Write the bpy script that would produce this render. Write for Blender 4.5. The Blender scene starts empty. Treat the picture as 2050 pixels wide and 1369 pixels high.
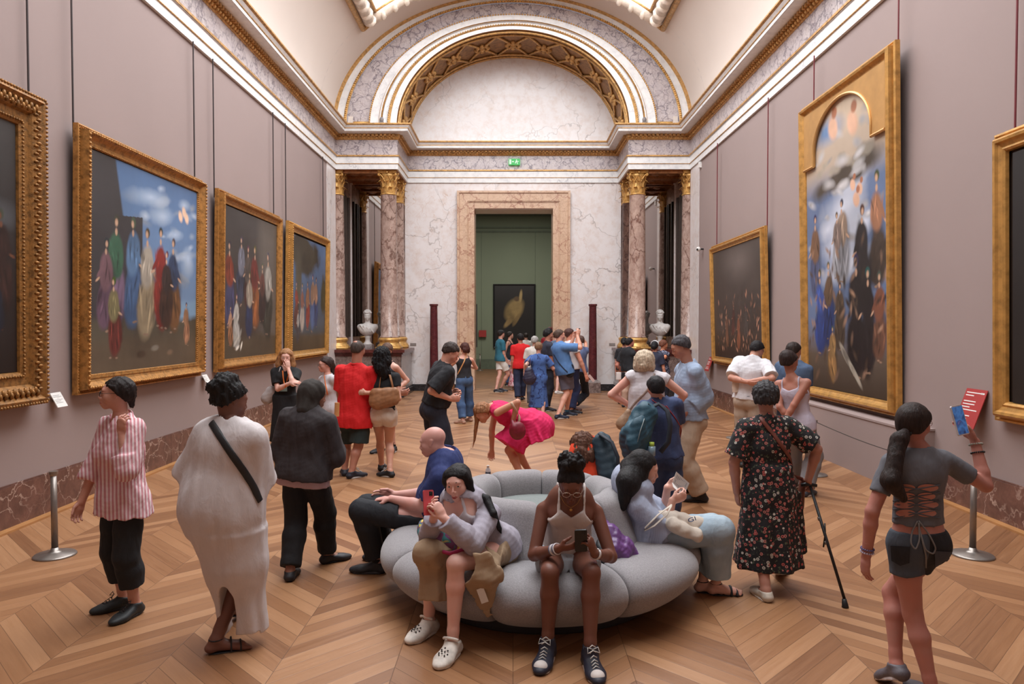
import bpy, bmesh, math, random
import numpy as np
from mathutils import Vector, Matrix
from mathutils.bvhtree import BVHTree
PI = math.pi
sc = bpy.context.scene
COL = sc.collection
random.seed(7)
# ------------------------------------------------------------------ camera
F, CX, CY, H0 = 1450.0, 1027.0, 692.5, 1.95
TH = math.radians(1.6)
FW = Vector((0, math.cos(TH), -math.sin(TH))); UP = Vector((0, math.sin(TH), math.cos(TH))); RT = Vector((1, 0, 0))
CAM = Vector((0, 0, H0))
cd = bpy.data.cameras.new('camera'); cam = bpy.data.objects.new('camera', cd); COL.objects.link(cam)
cam.location = CAM; cam.rotation_euler = (PI / 2 - TH, 0, 0)
cd.sensor_width = 36; cd.lens = F / 2050 * 36; cd.shift_x = (1025 - CX) / 2050; cd.shift_y = (CY - 684.5) / 2050
cd.clip_start = .05; cd.clip_end = 200
sc.camera = cam
def ray(px, py):
    return RT * ((px - CX) / F) + UP * (-(py - CY) / F) + FW
def P(px, py, Y):
    d = ray(px, py); return CAM + d * (Y / d.y)
def G(px, py, z=0.0):
    d = ray(px, py); return CAM + d * ((z - H0) / d.z)
def V(*a): return Vector(a)
# ------------------------------------------------------------------ objects
def link(o, parent=None):
    COL.objects.link(o)
    if parent is not None: o.parent = parent
    return o
def tag(o, label=None, cat=None, group=None, kind=None):
    if label: o['label'] = label
    if cat: o['category'] = cat
    if group: o['group'] = group
    if kind: o['kind'] = kind
    return o
def empty(name, loc, rot=(0, 0, 0), label=None, cat=None, group=None):
    o = bpy.data.objects.new(name, None); COL.objects.link(o)
    o.location = loc; o.rotation_euler = rot; o.empty_display_size = .1
    return tag(o, label, cat, group)
def mesh(name, vs, fs, mat, parent=None, smooth=False, off=None, label=None):
    me = bpy.data.meshes.new(name)
    if off is not None: vs = [Vector(v) - off for v in vs]
    me.from_pydata([tuple(v) for v in vs], [], fs)
    if smooth: me.shade_smooth()
    if mat is not None: me.materials.append(mat)
    o = bpy.data.objects.new(name, me); link(o, parent)
    if label: o['label'] = label
    return o
def npmesh(name, v, quads, mat, parent=None, smooth=True, label=None):
    me = bpy.data.meshes.new(name)
    n = len(v); m = len(quads); k = quads.shape[1] if m else 4
    me.vertices.add(n); me.vertices.foreach_set('co', np.asarray(v, np.float32).ravel())
    me.loops.add(m * k); me.loops.foreach_set('vertex_index', quads.astype(np.int32).ravel())
    me.polygons.add(m); me.polygons.foreach_set('loop_start', np.arange(0, m * k, k, dtype=np.int32))
    me.polygons.foreach_set('loop_total', np.full(m, k, np.int32))
    me.update(calc_edges=True)
    if smooth: me.polygons.foreach_set('use_smooth', np.ones(m, bool))
    if mat is not None: me.materials.append(mat)
    o = bpy.data.objects.new(name, me); link(o, parent)
    if label: o['label'] = label
    return o
class MB:
    def __init__(s): s.v = []; s.f = []
    def add(s, vs, fs):
        n = len(s.v); s.v += [tuple(v) for v in vs]; s.f += [tuple(i + n for i in f) for f in fs]; return s
    def box(s, lo, hi, M=None):
        x0, y0, z0 = lo; x1, y1, z1 = hi
        vs = [V(x, y, z) for x in (x0, x1) for y in (y0, y1) for z in (z0, z1)]
        if M is not None: vs = [M @ v for v in vs]
        return s.add(vs, [(0, 1, 3, 2), (4, 6, 7, 5), (0, 4, 5, 1), (2, 3, 7, 6), (0, 2, 6, 4), (1, 5, 7, 3)])
    def lathe(s, prof, c=(0, 0, 0), n=24, a0=0., a1=2 * PI, M=None):
        full = abs(a1 - a0 - 2 * PI) < 1e-6; m = n if full else n + 1
        vs = []
        for r, z in prof:
            for i in range(m):
                a = a0 + (a1 - a0) * i / n
                v = V(c[0] + r * math.cos(a), c[1] + r * math.sin(a), c[2] + z); vs.append(M @ v if M is not None else v)
        fs = []
        for j in range(len(prof) - 1):
            for i in range(n):
                k = (i + 1) % m
                fs.append((j * m + i, j * m + k, (j + 1) * m + k, (j + 1) * m + i))
        if full and prof[0][0] > 1e-4: fs.append(tuple(range(m - 1, -1, -1)))
        if full and prof[-1][0] > 1e-4: fs.append(tuple((len(prof) - 1) * m + i for i in range(m)))
        return s.add(vs, fs)
    def tube(s, pts, r, n=8, asp=1.0, nrm=None):
        pts = [Vector(p) for p in pts]; rs = r if isinstance(r, (list, tuple)) else [r] * len(pts)
        vs = []; prev = None
        for i, p in enumerate(pts):
            d = (pts[min(i + 1, len(pts) - 1)] - pts[max(i - 1, 0)]); d.normalize()
            if nrm is not None: u = (nrm[i] if isinstance(nrm, list) else nrm)
            else: u = prev if prev is not None else (V(0, 0, 1) if abs(d.z) < .9 else V(1, 0, 0))
            u = (u - d * u.dot(d)); u = u.normalized() if u.length > 1e-6 else d.orthogonal().normalized()
            prev = u; w = d.cross(u)
            for k in range(n):
                a = 2 * PI * k / n; vs.append(p + (w * math.cos(a) + u * math.sin(a) * asp) * rs[i])
        fs = [(i * n + k, i * n + (k + 1) % n, (i + 1) * n + (k + 1) % n, (i + 1) * n + k) for i in range(len(pts) - 1) for k in range(n)]
        fs += [tuple(range(n - 1, -1, -1)), tuple((len(pts) - 1) * n + k for k in range(n))]
        return s.add(vs, fs)
    def ball(s, c, r, n=8, m=6, M=None):
        if not isinstance(r, (tuple, list)): r = (r, r, r)
        c = Vector(c); vs = []; fs = []
        for j in range(m + 1):
            t = PI * j / m
            for i in range(n):
                a = 2 * PI * i / n; v = V(r[0] * math.sin(t) * math.cos(a), r[1] * math.sin(t) * math.sin(a), r[2] * math.cos(t))
                if M is not None: v = M @ v
                vs.append(c + v)
        for j in range(m):
            for i in range(n): fs.append((j * n + i, (j + 1) * n + i, (j + 1) * n + (i + 1) % n, j * n + (i + 1) % n))
        return s.add(vs, fs)
    def build(s, name, mat, parent=None, smooth=False, off=None, label=None):
        return mesh(name, s.v, s.f, mat, parent, smooth, off, label)
def structure(o): o['kind'] = 'structure'; return o
# ------------------------------------------------------------------ materials
def srgb(r, g, b):
    f = lambda c: (c / 255) / 12.92 if c / 255 <= .04045 else ((c / 255 + .055) / 1.055) ** 2.4
    return (f(r), f(g), f(b), 1)
class NT:
    def __init__(s, name):
        s.m = bpy.data.materials.new(name); s.m.use_nodes = True; s.t = s.m.node_tree; s.t.nodes.clear()
        s.out = s.t.nodes.new('ShaderNodeOutputMaterial'); s.b = s.t.nodes.new('ShaderNodeBsdfPrincipled')
        s.t.links.new(s.b.outputs[0], s.out.inputs[0])
        s.tc = s.t.nodes.new('ShaderNodeTexCoord')
    def n(s, typ, ins=None, **kw):
        nd = s.t.nodes.new(typ)
        for k, v in kw.items(): setattr(nd, k, v)
        for k, v in (ins or {}).items():
            s.set(nd.inputs[k], v)
        return nd
    def set(s, inp, v):
        if hasattr(v, 'bl_idname') or isinstance(v, bpy.types.NodeSocket): s.t.links.new(v if isinstance(v, bpy.types.NodeSocket) else v.outputs[0], inp)
        else: inp.default_value = v
    def math(s, op, a, b=0.0, c=0.0):
        nd = s.t.nodes.new('ShaderNodeMath'); nd.operation = op
        s.set(nd.inputs[0], a); s.set(nd.inputs[1], b); s.set(nd.inputs[2], c); return nd.outputs[0]
    def ramp(s, fac, stops, interp='LINEAR'):
        nd = s.t.nodes.new('ShaderNodeValToRGB'); s.set(nd.inputs[0], fac); cr = nd.color_ramp; cr.interpolation = interp
        while len(cr.elements) < len(stops): cr.elements.new(.5)
        for e, (p, c) in zip(cr.elements, stops): e.position = p; e.color = c if len(c) == 4 else (*c, 1)
        return nd.outputs[0]
    def mix(s, fac, a, b, typ='MIX'):
        nd = s.t.nodes.new('ShaderNodeMix'); nd.data_type = 'RGBA'; nd.blend_type = typ
        s.set(nd.inputs[0], fac); s.set(nd.inputs[6], a); s.set(nd.inputs[7], b); return nd.outputs[2]
    def noise(s, scale, detail=3, vec=None, rough=.5, dist=0.0):
        nd = s.n('ShaderNodeTexNoise', {'Scale': scale, 'Detail': detail, 'Roughness': rough, 'Distortion': dist})
        s.set(nd.inputs['Vector'], vec if vec is not None else s.tc.outputs['Object']); return nd
    def mapping(s, vec=None, scale=(1, 1, 1), rot=(0, 0, 0), loc=(0, 0, 0)):
        nd = s.n('ShaderNodeMapping', {'Scale': scale, 'Rotation': rot, 'Location': loc})
        s.set(nd.inputs[0], vec if vec is not None else s.tc.outputs['Object']); return nd.outputs[0]
    def bump(s, h, strength=.3, dist=.01):
        nd = s.n('ShaderNodeBump', {'Strength': strength, 'Distance': dist, 'Height': h}); s.set(s.b.inputs['Normal'], nd.outputs[0]); return nd
    def done(s, col=None, rough=None, metal=None, **kw):
        if col is not None: s.set(s.b.inputs['Base Color'], col)
        if rough is not None: s.set(s.b.inputs['Roughness'], rough)
        if metal is not None: s.set(s.b.inputs['Metallic'], metal)
        for k, v in kw.items(): s.set(s.b.inputs[k.replace('_', ' ')], v)
        return s.m
MATS = {}
def cached(fn):
    def w(*a, **k):
        key = (fn.__name__, a, tuple(sorted(k.items())))
        if key not in MATS: MATS[key] = fn(*a, **k)
        return MATS[key]
    return w
@cached
def plain(name, c, rough=.5, metal=0.0, var=.12, scale=6.0, bump=0.0):
    t = NT(name); c = srgb(*c)
    nz = t.noise(scale, 3)
    d = tuple(x * (1 - var) for x in c[:3]) + (1,); l = tuple(min(1, x * (1 + var)) for x in c[:3]) + (1,)
    col = t.ramp(nz.outputs['Fac'], [(.3, d), (.7, l)])
    if bump: t.bump(t.noise(scale * 8, 3).outputs['Fac'], bump, .01)
    return t.done(col, rough, metal)
@cached
def marble(name, base, base2, vein, scale=1.0, thick=.05, dens=.5, rough=.28, vein2=None, stretch=(1, 1, 1), mott=.5):
    t = NT(name)
    vec = t.mapping(scale=tuple(scale * q for q in stretch))
    nz = t.noise(1.6, 4, vec, .55)
    big = t.noise(.7, 3, vec)
    v = t.n('ShaderNodeVectorMath', operation='MULTIPLY_ADD'); t.set(v.inputs[0], nz.outputs['Color']); v.inputs[1].default_value = (1.3, 1.3, 1.3); t.set(v.inputs[2], vec)
    vo = t.n('ShaderNodeTexVoronoi', {'Vector': v.outputs[0], 'Scale': 1.3}, feature='DISTANCE_TO_EDGE')
    vo2 = t.n('ShaderNodeTexVoronoi', {'Vector': v.outputs[0], 'Scale': 3.7}, feature='DISTANCE_TO_EDGE')
    m1 = t.ramp(vo.outputs[0], [(0, (1, 1, 1)), (thick, (0, 0, 0))])
    m2 = t.ramp(vo2.outputs[0], [(0, (1, 1, 1)), (thick * .8, (0, 0, 0))])
    mask = t.ramp(big.outputs['Fac'], [(dens - .12, (0, 0, 0)), (dens + .12, (1, 1, 1))])
    mask2 = t.ramp(t.noise(1.1, 3, t.mapping(vec, loc=(5, 3, 1))).outputs['Fac'], [(dens, (0, 0, 0)), (dens + .15, (1, 1, 1))])
    a = t.math('MULTIPLY', m1, mask); b = t.math('MULTIPLY', m2, mask2)
    fine = t.noise(9, 5, vec, .65)
    bc = t.mix(t.ramp(t.noise(2.3, 5, vec, .6, .6).outputs['Fac'], [(.5 - mott * .3, (0, 0, 0)), (.5 + mott * .3, (1, 1, 1))]), srgb(*base), srgb(*base2))
    bc = t.mix(t.math('MULTIPLY', t.ramp(fine.outputs['Fac'], [(.45, (0, 0, 0)), (.75, (1, 1, 1))]), .35), bc, srgb(*(vein2 or vein)))
    c = t.mix(t.math('MULTIPLY', a, .8), bc, srgb(*vein))
    c = t.mix(t.math('MULTIPLY', b, .65), c, srgb(*(vein2 or vein)))
    return t.done(c, rough)
@cached
def gilt(name, c=(206, 160, 100), rough=.42, scale=14.0, dark=.45, bump=.25):
    t = NT(name); c = srgb(*c)
    nz = t.noise(scale, 5, None, .6)
    d = tuple(x * dark for x in c[:3]) + (1,)
    col = t.ramp(nz.outputs['Fac'], [(.28, d), (.55, c), (.85, tuple(min(1, x * 1.25) for x in c[:3]) + (1,))])
    t.bump(t.noise(scale * 4, 4).outputs['Fac'], bump, .008)
    return t.done(col, rough, .42)
@cached
def emis(name, c, s):
    t = NT(name); t.b.inputs['Emission Color'].default_value = (*c, 1); t.b.inputs['Emission Strength'].default_value = s
    return t.done((.04, .05, .04, 1), .5)
GOLD = gilt('gilt moulding')
GOLDB = gilt('bright gilt', (216, 168, 98), .36, 10, .5)
FR_A = gilt('dark carved gilt', (150, 104, 52), .45, 22, .3, .5)
FR_B = gilt('amber gilt', (180, 128, 68), .42, 18, .4, .3)
FR_C = gilt('honey gilt', (200, 150, 82), .36, 10, .6, .2)
WHITE = marble('white marble', (230, 224, 223), (221, 214, 213), (150, 138, 134), .55, .02, .52, .3, (190, 150, 120), (1, 1, 1), 1.0)
FASCIA = marble('pale fascia marble', (234, 232, 230), (222, 222, 222), (150, 150, 160), .9, .02, .6, .3, None, (1, 1, 1), 1.0)
FRIEZE = marble('lilac veined marble', (206, 196, 194), (184, 174, 178), (86, 78, 92), 2.2, .06, .32, .3, (112, 92, 96), (1, 1, 1), .8)
COLM = marble('brown mottled column marble', (196, 172, 160), (158, 134, 124), (92, 62, 52), 2.1, .07, .4, .25, (120, 74, 60), (1, 1, .6), .5)
COLR = marble('rose column marble', (204, 178, 164), (170, 142, 130), (96, 58, 50), 1.7, .06, .4, .25, (130, 80, 64), (1, 1, .6), .5)
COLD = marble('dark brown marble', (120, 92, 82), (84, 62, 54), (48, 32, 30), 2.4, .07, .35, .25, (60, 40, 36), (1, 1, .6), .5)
DOORM = marble('peach breccia marble', (216, 186, 160), (200, 166, 138), (142, 78, 60), 1.8, .05, .42, .3, (150, 104, 84), (1, 1, 1), .8)
PORPH = marble('dark red porphyry', (92, 38, 42), (72, 28, 34), (130, 84, 80), 5.0, .03, .6, .22, (120, 70, 66))
REDM = marble('red brown plinth marble', (118, 82, 72), (90, 62, 54), (190, 164, 150), 2.2, .035, .47, .25, (70, 44, 40), (1, 1, 1), .6)
PEDM = marble('grey brown pedestal marble', (150, 132, 126), (112, 94, 88), (70, 54, 50), 3.5, .07, .38, .3, (90, 60, 54))
PEDG = marble('light grey pedestal marble', (172, 164, 162), (150, 142, 140), (110, 100, 98), 2.0, .05, .5, .3)
REDCAP = marble('deep red marble', (104, 52, 46), (78, 38, 36), (50, 24, 24), 3, .05, .5, .25)
BLACKM = marble('black plinth marble', (44, 42, 44), (34, 32, 34), (90, 88, 90), 2.5, .02, .5, .25)
BUSTM = plain('bust marble', (205, 200, 196), .5, 0.0, .08, 12.0, .1)
CREAM = plain('cream vault plaster', (212, 198, 188), .8, 0.0, .03, .6)
MAUVE = plain('mauve wall cloth', (150, 132, 128), .85, 0.0, .035, .5, .05)
GREEN = plain('sage green wall', (122, 132, 112), .8, 0.0, .04, .6)
BLACK = plain('black satin', (18, 18, 20), .5)
STEEL = plain('brushed grey metal', (140, 132, 126), .35, .7)
PAPERW = plain('white card', (225, 222, 218), .7, 0.0, .03)
ROD_D = plain('dark hanging rod', (62, 54, 54), .5, .4)
ROD_R = plain('dark red hanging rod', (110, 34, 42), .5)
REDLAB = plain('red label panel', (158, 46, 44), .55, 0.0, .06)
def floor_mat():
    t = NT('oak chevron parquet'); W = .6757; PP = .155
    sep = t.n('ShaderNodeSeparateXYZ', {0: t.tc.outputs['Object']})
    s = t.math('DIVIDE', sep.outputs[0], W); k = t.math('FLOOR', s); fr = t.math('SUBTRACT', s, k)
    par = t.math('MODULO', t.math('ADD', k, 100.0), 2.0)
    tri = t.math('ADD', t.math('MULTIPLY', fr, t.math('SUBTRACT', 1.0, par)), t.math('MULTIPLY', t.math('SUBTRACT', 1.0, fr), par))
    c = t.math('SUBTRACT', sep.outputs[1], t.math('MULTIPLY', tri, W))
    q = t.math('DIVIDE', c, PP); idx = t.math('FLOOR', q); qf = t.math('SUBTRACT', q, idx)
    cm = t.n('ShaderNodeCombineXYZ', {0: idx, 1: k, 2: 3.0})
    wn = t.n('ShaderNodeTexWhiteNoise', {'Vector': cm}, noise_dimensions='3D')
    g = t.n('ShaderNodeCombineXYZ', {0: t.math('MULTIPLY', c, 26.0), 1: t.math('ADD', t.math('MULTIPLY', tri, 1.6), t.math('MULTIPLY', wn.outputs[0], 40.0)), 2: k})
    gr = t.n('ShaderNodeTexNoise', {'Vector': g, 'Scale': 1.0, 'Detail': 6, 'Roughness': .62, 'Distortion': .4})
    g2 = t.n('ShaderNodeCombineXYZ', {0: t.math('MULTIPLY', c, 90.0), 1: t.math('ADD', t.math('MULTIPLY', tri, 5.0), t.math('MULTIPLY', wn.outputs[0], 40.0)), 2: k})
    gr2 = t.n('ShaderNodeTexNoise', {'Vector': g2, 'Scale': 1.0, 'Detail': 3, 'Roughness': .5})
    val = t.math('ADD', t.math('MULTIPLY', wn.outputs[0], .62), t.math('MULTIPLY', gr.outputs['Fac'], .5))
    col = t.ramp(val, [(.1, srgb(110, 72, 47)), (.4, srgb(140, 97, 64)), (.65, srgb(160, 115, 79)), (1.0, srgb(182, 138, 101))])
    col = t.mix(t.math('MULTIPLY', gr2.outputs['Fac'], .3), col, srgb(110, 66, 34))
    e1 = t.math('MINIMUM', qf, t.math('SUBTRACT', 1.0, qf)); e2 = t.math('MULTIPLY', t.math('MINIMUM', fr, t.math('SUBTRACT', 1.0, fr)), W / PP)
    gap = t.ramp(t.math('MINIMUM', e1, e2), [(.006, (1, 1, 1)), (.022, (0, 0, 0))])
    col = t.mix(t.math('MULTIPLY', gap, .6), col, srgb(52, 30, 18))
    hh = t.math('SUBTRACT', t.math('MULTIPLY', gr2.outputs['Fac'], .35), gap)
    t.bump(hh, .22, .004)
    rg = t.math('ADD', .3, t.math('MULTIPLY', gr.outputs['Fac'], .22))
    return t.done(col, rg, 0.0, **{'Specular_IOR_Level': .55})
# ------------------------------------------------------------------ sweep of a profile along a plan polyline
def sweep(mb, path, prof, side=1, closed=False):
    """path: plan points; prof: (offset toward the room, z); side=+1 puts the room right of the path"""
    n = len(path); pts = [V(p[0], p[1], 0) for p in path]; offs = []
    for i in range(n):
        ds = []
        if i > 0 or closed: ds.append((pts[i] - pts[i - 1]).normalized())
        if i < n - 1 or closed: ds.append((pts[(i + 1) % n] - pts[i]).normalized())
        ns = [V(d.y, -d.x, 0) * side for d in ds]
        if len(ns) == 1: offs.append(ns[0])
        else:
            b = (ns[0] + ns[1]); b = b.normalized() if b.length > 1e-6 else ns[0]; offs.append(b / max(.3, b.dot(ns[0])))
    vs = [(pts[i].x + offs[i].x * o, pts[i].y + offs[i].y * o, z) for i in range(n) for o, z in prof]
    m = len(prof); fs = []
    for i in range(n if closed else n - 1):
        a = i * m; b = ((i + 1) % n) * m
        for j in range(m - 1): fs.append((a + j, b + j, b + j + 1, a + j + 1))
    return mb.add(vs, fs)
# ================================================================== the room
XW, YB, YP, YE, XB = 4.85, -7.0, 19.84, 21.7, 3.17       # side walls, back wall, bay front, end wall, bay edge
FLOORM = floor_mat()
o = MB().box((-XW - .3, YB - .3, -.1), (XW + .3, YE + .9, 0)).build('floor', FLOORM); structure(o)
MB_ = MB
for sx, nm in ((-1, 'left'), (1, 'right')):
    m = MB().box((min(sx * XW, sx * (XW + .25)), YB, 0), (max(sx * XW, sx * (XW + .25)), 18.95, 7.4))
    structure(m.build('wall_' + nm, MAUVE))
    m = MB().box((min(sx * (XW - .01), sx * (XW + .25)), 18.95, 0), (max(sx * (XW - .01), sx * (XW + .25)), YP + .02, 7.4))
    structure(m.build('wall_%s_pilaster' % nm, WHITE))
    m = MB().box((min(sx * XW, sx * (XW + .25)), YP + .02, 0), (max(sx * XW, sx * (XW + .25)), YE, 7.4))
    structure(m.build('wall_%s_bay' % nm, COLM))
    # red marble plinth with stone joints
    m = MB(); y = YB
    while y < 18.9:
        y1 = min(y + 1.32, 18.94)
        m.box((min(sx * XW, sx * (XW - .035)), y + .004, 0), (max(sx * XW, sx * (XW - .035)), y1 - .004, .41)); y = y1
    m.box((min(sx * XW, sx * (XW - .02)), YB, 0), (max(sx * XW, sx * (XW - .02)), 18.94, .425))
    structure(m.build('baseboard_' + nm, REDM))
    m = MB().box((min(sx * XW, sx * (XW - .12)), YB, 0), (max(sx * XW, sx * (XW - .12)), 18.94, .02))
    structure(m.build('trim_%d' % (20 + (sx > 0)), plain('oak floor border', (170, 120, 74), .4)))
o = MB().box((-XW - .3, YB - .3, 0), (XW + .3, YB, 11)).build('wall_back', CREAM); structure(o)
# end wall with the doorway (back side green room)
DX0, DX1, DZ = -1.152, 1.20, 5.42
m = MB(); m.box((-XW - .3, YE, 0), (DX0, YE + .9, 7.2)).box((DX1, YE, 0), (XW + .3, YE + .9, 7.2)).box((DX0, YE, DZ), (DX1, YE + .9, 7.2))
structure(m.build('wall_end', WHITE))
# black plinth at the end wall
m = MB()
for a, b in ((-3.04, -1.66), (1.7, 3.04)): m.box((a, YE - .04, 0), (b, YE, .2))
structure(m.build('baseboard_end', BLACKM))
# door surround, stepped architrave in peach marble
def surround(x0, x1, z1, w):
    m = MB(); pr = [(0, .0), (0, .14), (.06, .14), (.075, .10), (.30, .10), (.31, .075), (.33, .075), (.34, .05), (w, .05), (w, -.85)]
    # profile: (distance inward from outer edge, protrusion)
    vs = []
    for k, (px_, pz_) in enumerate(((-1, 0), (-1, 1), (1, 1), (1, 0))):
        for d, h in pr:
            x = (x0 + d) if px_ < 0 else (x1 - d); z = 0 if pz_ == 0 else z1 - d
            vs.append((x, YE - h, z))
    n = len(pr); fs = []
    for k in range(3):
        for j in range(n - 1): fs.append((k * n + j, k * n + j + 1, (k + 1) * n + j + 1, (k + 1) * n + j))
    m.add(vs, fs); return m
structure(surround(-1.66, 1.70, 5.95, .51).build('door_1', DOORM, smooth=False))
# tympanum
def ell_pts(a, b, zc, n=48, a0=0.0, a1=PI): return [(a * math.cos(a0 + (a1 - a0) * i / n), zc + b * math.sin(a0 + (a1 - a0) * i / n)) for i in range(n + 1)]
ZS = 7.33; A_IN, B_IN = 3.15, 2.60; A_OUT, B_OUT = 4.85, 3.50
pts = ell_pts(3.25, 2.72, ZS)
m = MB(); m.add([(x, YE, z) for x, z in pts] + [(-3.25, YE, 7.1), (3.25, YE, 7.1)], [tuple(range(len(pts) + 2))])
structure(m.build('wall_end_tympanum', WHITE))
# arch face bands at the bay front
def arch_band(m, a0, b0, a1, b1, y0, y1=None, n=72, zc=ZS, t0=0, t1=PI):
    y1 = y0 if y1 is None else y1
    p0 = ell_pts(a0, b0, zc, n, t0, t1); p1 = ell_pts(a1, b1, zc, n, t0, t1)
    m.add([(x, y0, z) for x, z in p0] + [(x, y1, z) for x, z in p1], [(i, i + 1, n + 2 + i, n + 1 + i) for i in range(n)])
def lerp_ab(t): return A_IN + (A_OUT - A_IN) * t, B_IN + (B_OUT - B_IN) * t
def band(m, t0, t1, h0, h1):   # h protrusion toward the room
    a0, b0 = lerp_ab(t0); a1, b1 = lerp_ab(t1); arch_band(m, a0, b0, a1, b1, YP - h0, YP - h1)
mw = MB(); mf = MB(); mg = MB()
band(mw, 0.0, .10, .10, .10); band(mg, .10, .13, .10, .15); band(mg, .13, .145, .15, .10); band(mw, .145, .22, .10, .10)
band(mg, .22, .25, .10, .17); band(mw, .25, .27, .17, .17); band(mg, .27, .285, .17, .12); band(mw, .285, .42, .12, .12); band(mg, .42, .445, .12, .06)
band(mf, .445, .80, .05, .05); band(mg, .80, .84, .08, .13); band(mw, .84, .955, .12, .12); band(mg, .955, .98, .12, .2); band(mg, .98, 1.0, .2, .2); band(mw, .42, .42, .12, .0); band(mw, .22, .22, .0, .17); band(mg, 1.0, 1.03, .2, .0)
# soffit reveal between face and tympanum
ms = MB(); arch_band(ms, A_IN, B_IN, A_IN, B_IN, YP - .1, YE)
structure(mw.build('trim_1', FASCIA)); structure(mf.build('trim_2', FRIEZE)); structure(mg.build('trim_3', GOLD))
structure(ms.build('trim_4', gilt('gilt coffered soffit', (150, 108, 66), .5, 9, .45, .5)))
# lattice and rosettes on the soffit, beads along the bands
m = MB(); N = 11
def sof(t, y, e=.03):
    a = PI * t; return V((A_IN - e) * math.cos(a), y, ZS + (B_IN - e) * math.sin(a))
for y in (YP + .02, YP + .22, YE - .22, YE - .03):
    m.tube([sof(i / 60, y) for i in range(61)], .035, 6)
for i in range(N):
    for q in (0, 1):
        ya, yb = (YP + .25, YE - .25) if q else (YE - .25, YP + .25)
        m.tube([sof((i + j / 6) / N, ya + (yb - ya) * j / 6) for j in range(7)], .035, 5)
    c = sof((i + .5) / N, (YP + YE) / 2)
    for k in range(8):
        a = k * PI / 4; tt = (i + .5) / N + .018 * math.cos(a); m.ball(sof(tt, (YP + YE) / 2 + .2 * math.sin(a)), .07, 6, 4)
    m.ball(c, .09, 8, 5)
structure(m.build('trim_5', GOLD, smooth=True))
m = MB()
for tt, n, r in ((.82, 190, .03), (.43, 170, .022), (.1375, 150, .022)):
    a, b = lerp_ab(tt)
    for i in range(n):
        t = PI * (i + .5) / n; m.ball((a * math.cos(t), YP - .14, ZS + b * math.sin(t)), r, 6, 4)
for sx in (-1, 1):      # lower closing bar of the marble panel
    a0, b0 = lerp_ab(.445); a1, b1 = lerp_ab(.80)
    m.box((min(sx * a0, sx * a1), YP - .12, ZS + .06), (max(sx * a0, sx * a1), YP - .02, ZS + .13))
structure(m.build('trim_6', GOLDB, smooth=True))
# vault shell with the long skylight opening
XS = 3.42     # glazed half width
def vz(x): return ZS + B_OUT * math.sqrt(max(0, 1 - (x / A_OUT) ** 2))
t_s = math.acos(XS / A_OUT)
m = MB(); n = 20
for y0, y1, full in ((YB, 1.5, 1), (1.5, 18.3, 0), (18.3, YP, 1)):
    segs = [(0, PI)] if full else [(0, t_s), (PI - t_s, PI)]
    for s0, s1 in segs:
        k = 48 if full else 16
        p = ell_pts(A_OUT, B_OUT, ZS, k, s0, s1)
        m.add([(x, y0, z) for x, z in p] + [(x, y1, z) for x, z in p], [(i, i + 1, k + 2 + i, k + 1 + i) for i in range(k)])
structure(m.build('ceiling', CREAM, smooth=True))
# skylight frame: gilded carved border + inner walls + glazing
mfr = MB(); mwh = MB(); mgl = MB(); mbar = MB()
YS0, YS1 = 1.5, 18.3
def vp(x, y, e=0.0):
    z = vz(x); nrm = V(x / A_OUT ** 2, 0, (z - ZS) / B_OUT ** 2).normalized(); return V(x, y, z) - nrm * e
for sx in (-1, 1):
    mfr.tube([vp(sx * (XS + .40), YS0 - .3, .02), vp(sx * (XS + .40), YS1 + .3, .02)], .07, 8)
    mfr.tube([vp(sx * (XS + .02), YS0, .02), vp(sx * (XS + .02), YS1, .02)], .04, 8)
xs = [-(XS + .4) + 2 * (XS + .4) * i / 24 for i in range(25)]
for y in (YS0 - .3, YS1 + .3): mfr.tube([vp(x, y, .02) for x in xs], .07, 8)
for y in (YS0, YS1): mfr.tube([vp(x * XS / (XS + .4), y, .02) for x in xs], .04, 8)
structure(mfr.build('trim_7', GOLD, smooth=True))
for sx in (-1, 1):
    mwh.tube([vp(sx * (XS + .22), YS0 - .1, .06), vp(sx * (XS + .22), YS1 + .1, .06)], .15, 10)
for y in (YS0 - .12, YS1 + .12): mwh.tube([vp(x * (XS + .2) / (XS + .4), y, .06) for x in xs], .15, 10)
# leaf wraps on the torus
for sx in (-1, 1):
    y = YS1
    while y > 2:
        mwh.ball(vp(sx * (XS + .22), y, .1), (.17, .1, .17), 8, 5); y -= .42
for x in xs[1:-1:1]: mwh.ball(vp(x * (XS + .2) / (XS + .4), YS1 + .12, .1), (.1, .16, .17), 8, 5)
structure(mwh.build('trim_8', plain('cream carved plaster', (222, 206, 190), .7, 0.0, .15, 9.0, .6), smooth=True))
m = MB(); zt = .55
for sx in (-1, 1): m.add([(sx * XS, YS0, vz(XS) - .02), (sx * XS, YS1, vz(XS) - .02), (sx * XS, YS1, vz(XS) + zt), (sx * XS, YS0, vz(XS) + zt)], [(0, 1, 2, 3)])
for y in (YS0, YS1):
    xx = [-XS + 2 * XS * i / 24 for i in range(25)]
    m.add([(x, y, vz(x) - .02) for x in xx] + [(x, y, max(vz(XS) + zt, vz(x)) + .3) for x in xx], [(i, i + 1, 26 + i, 25 + i) for i in range(24)])
structure(m.build('trim_9', plain('white skylight lining', (226, 220, 212), .7)))
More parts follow.
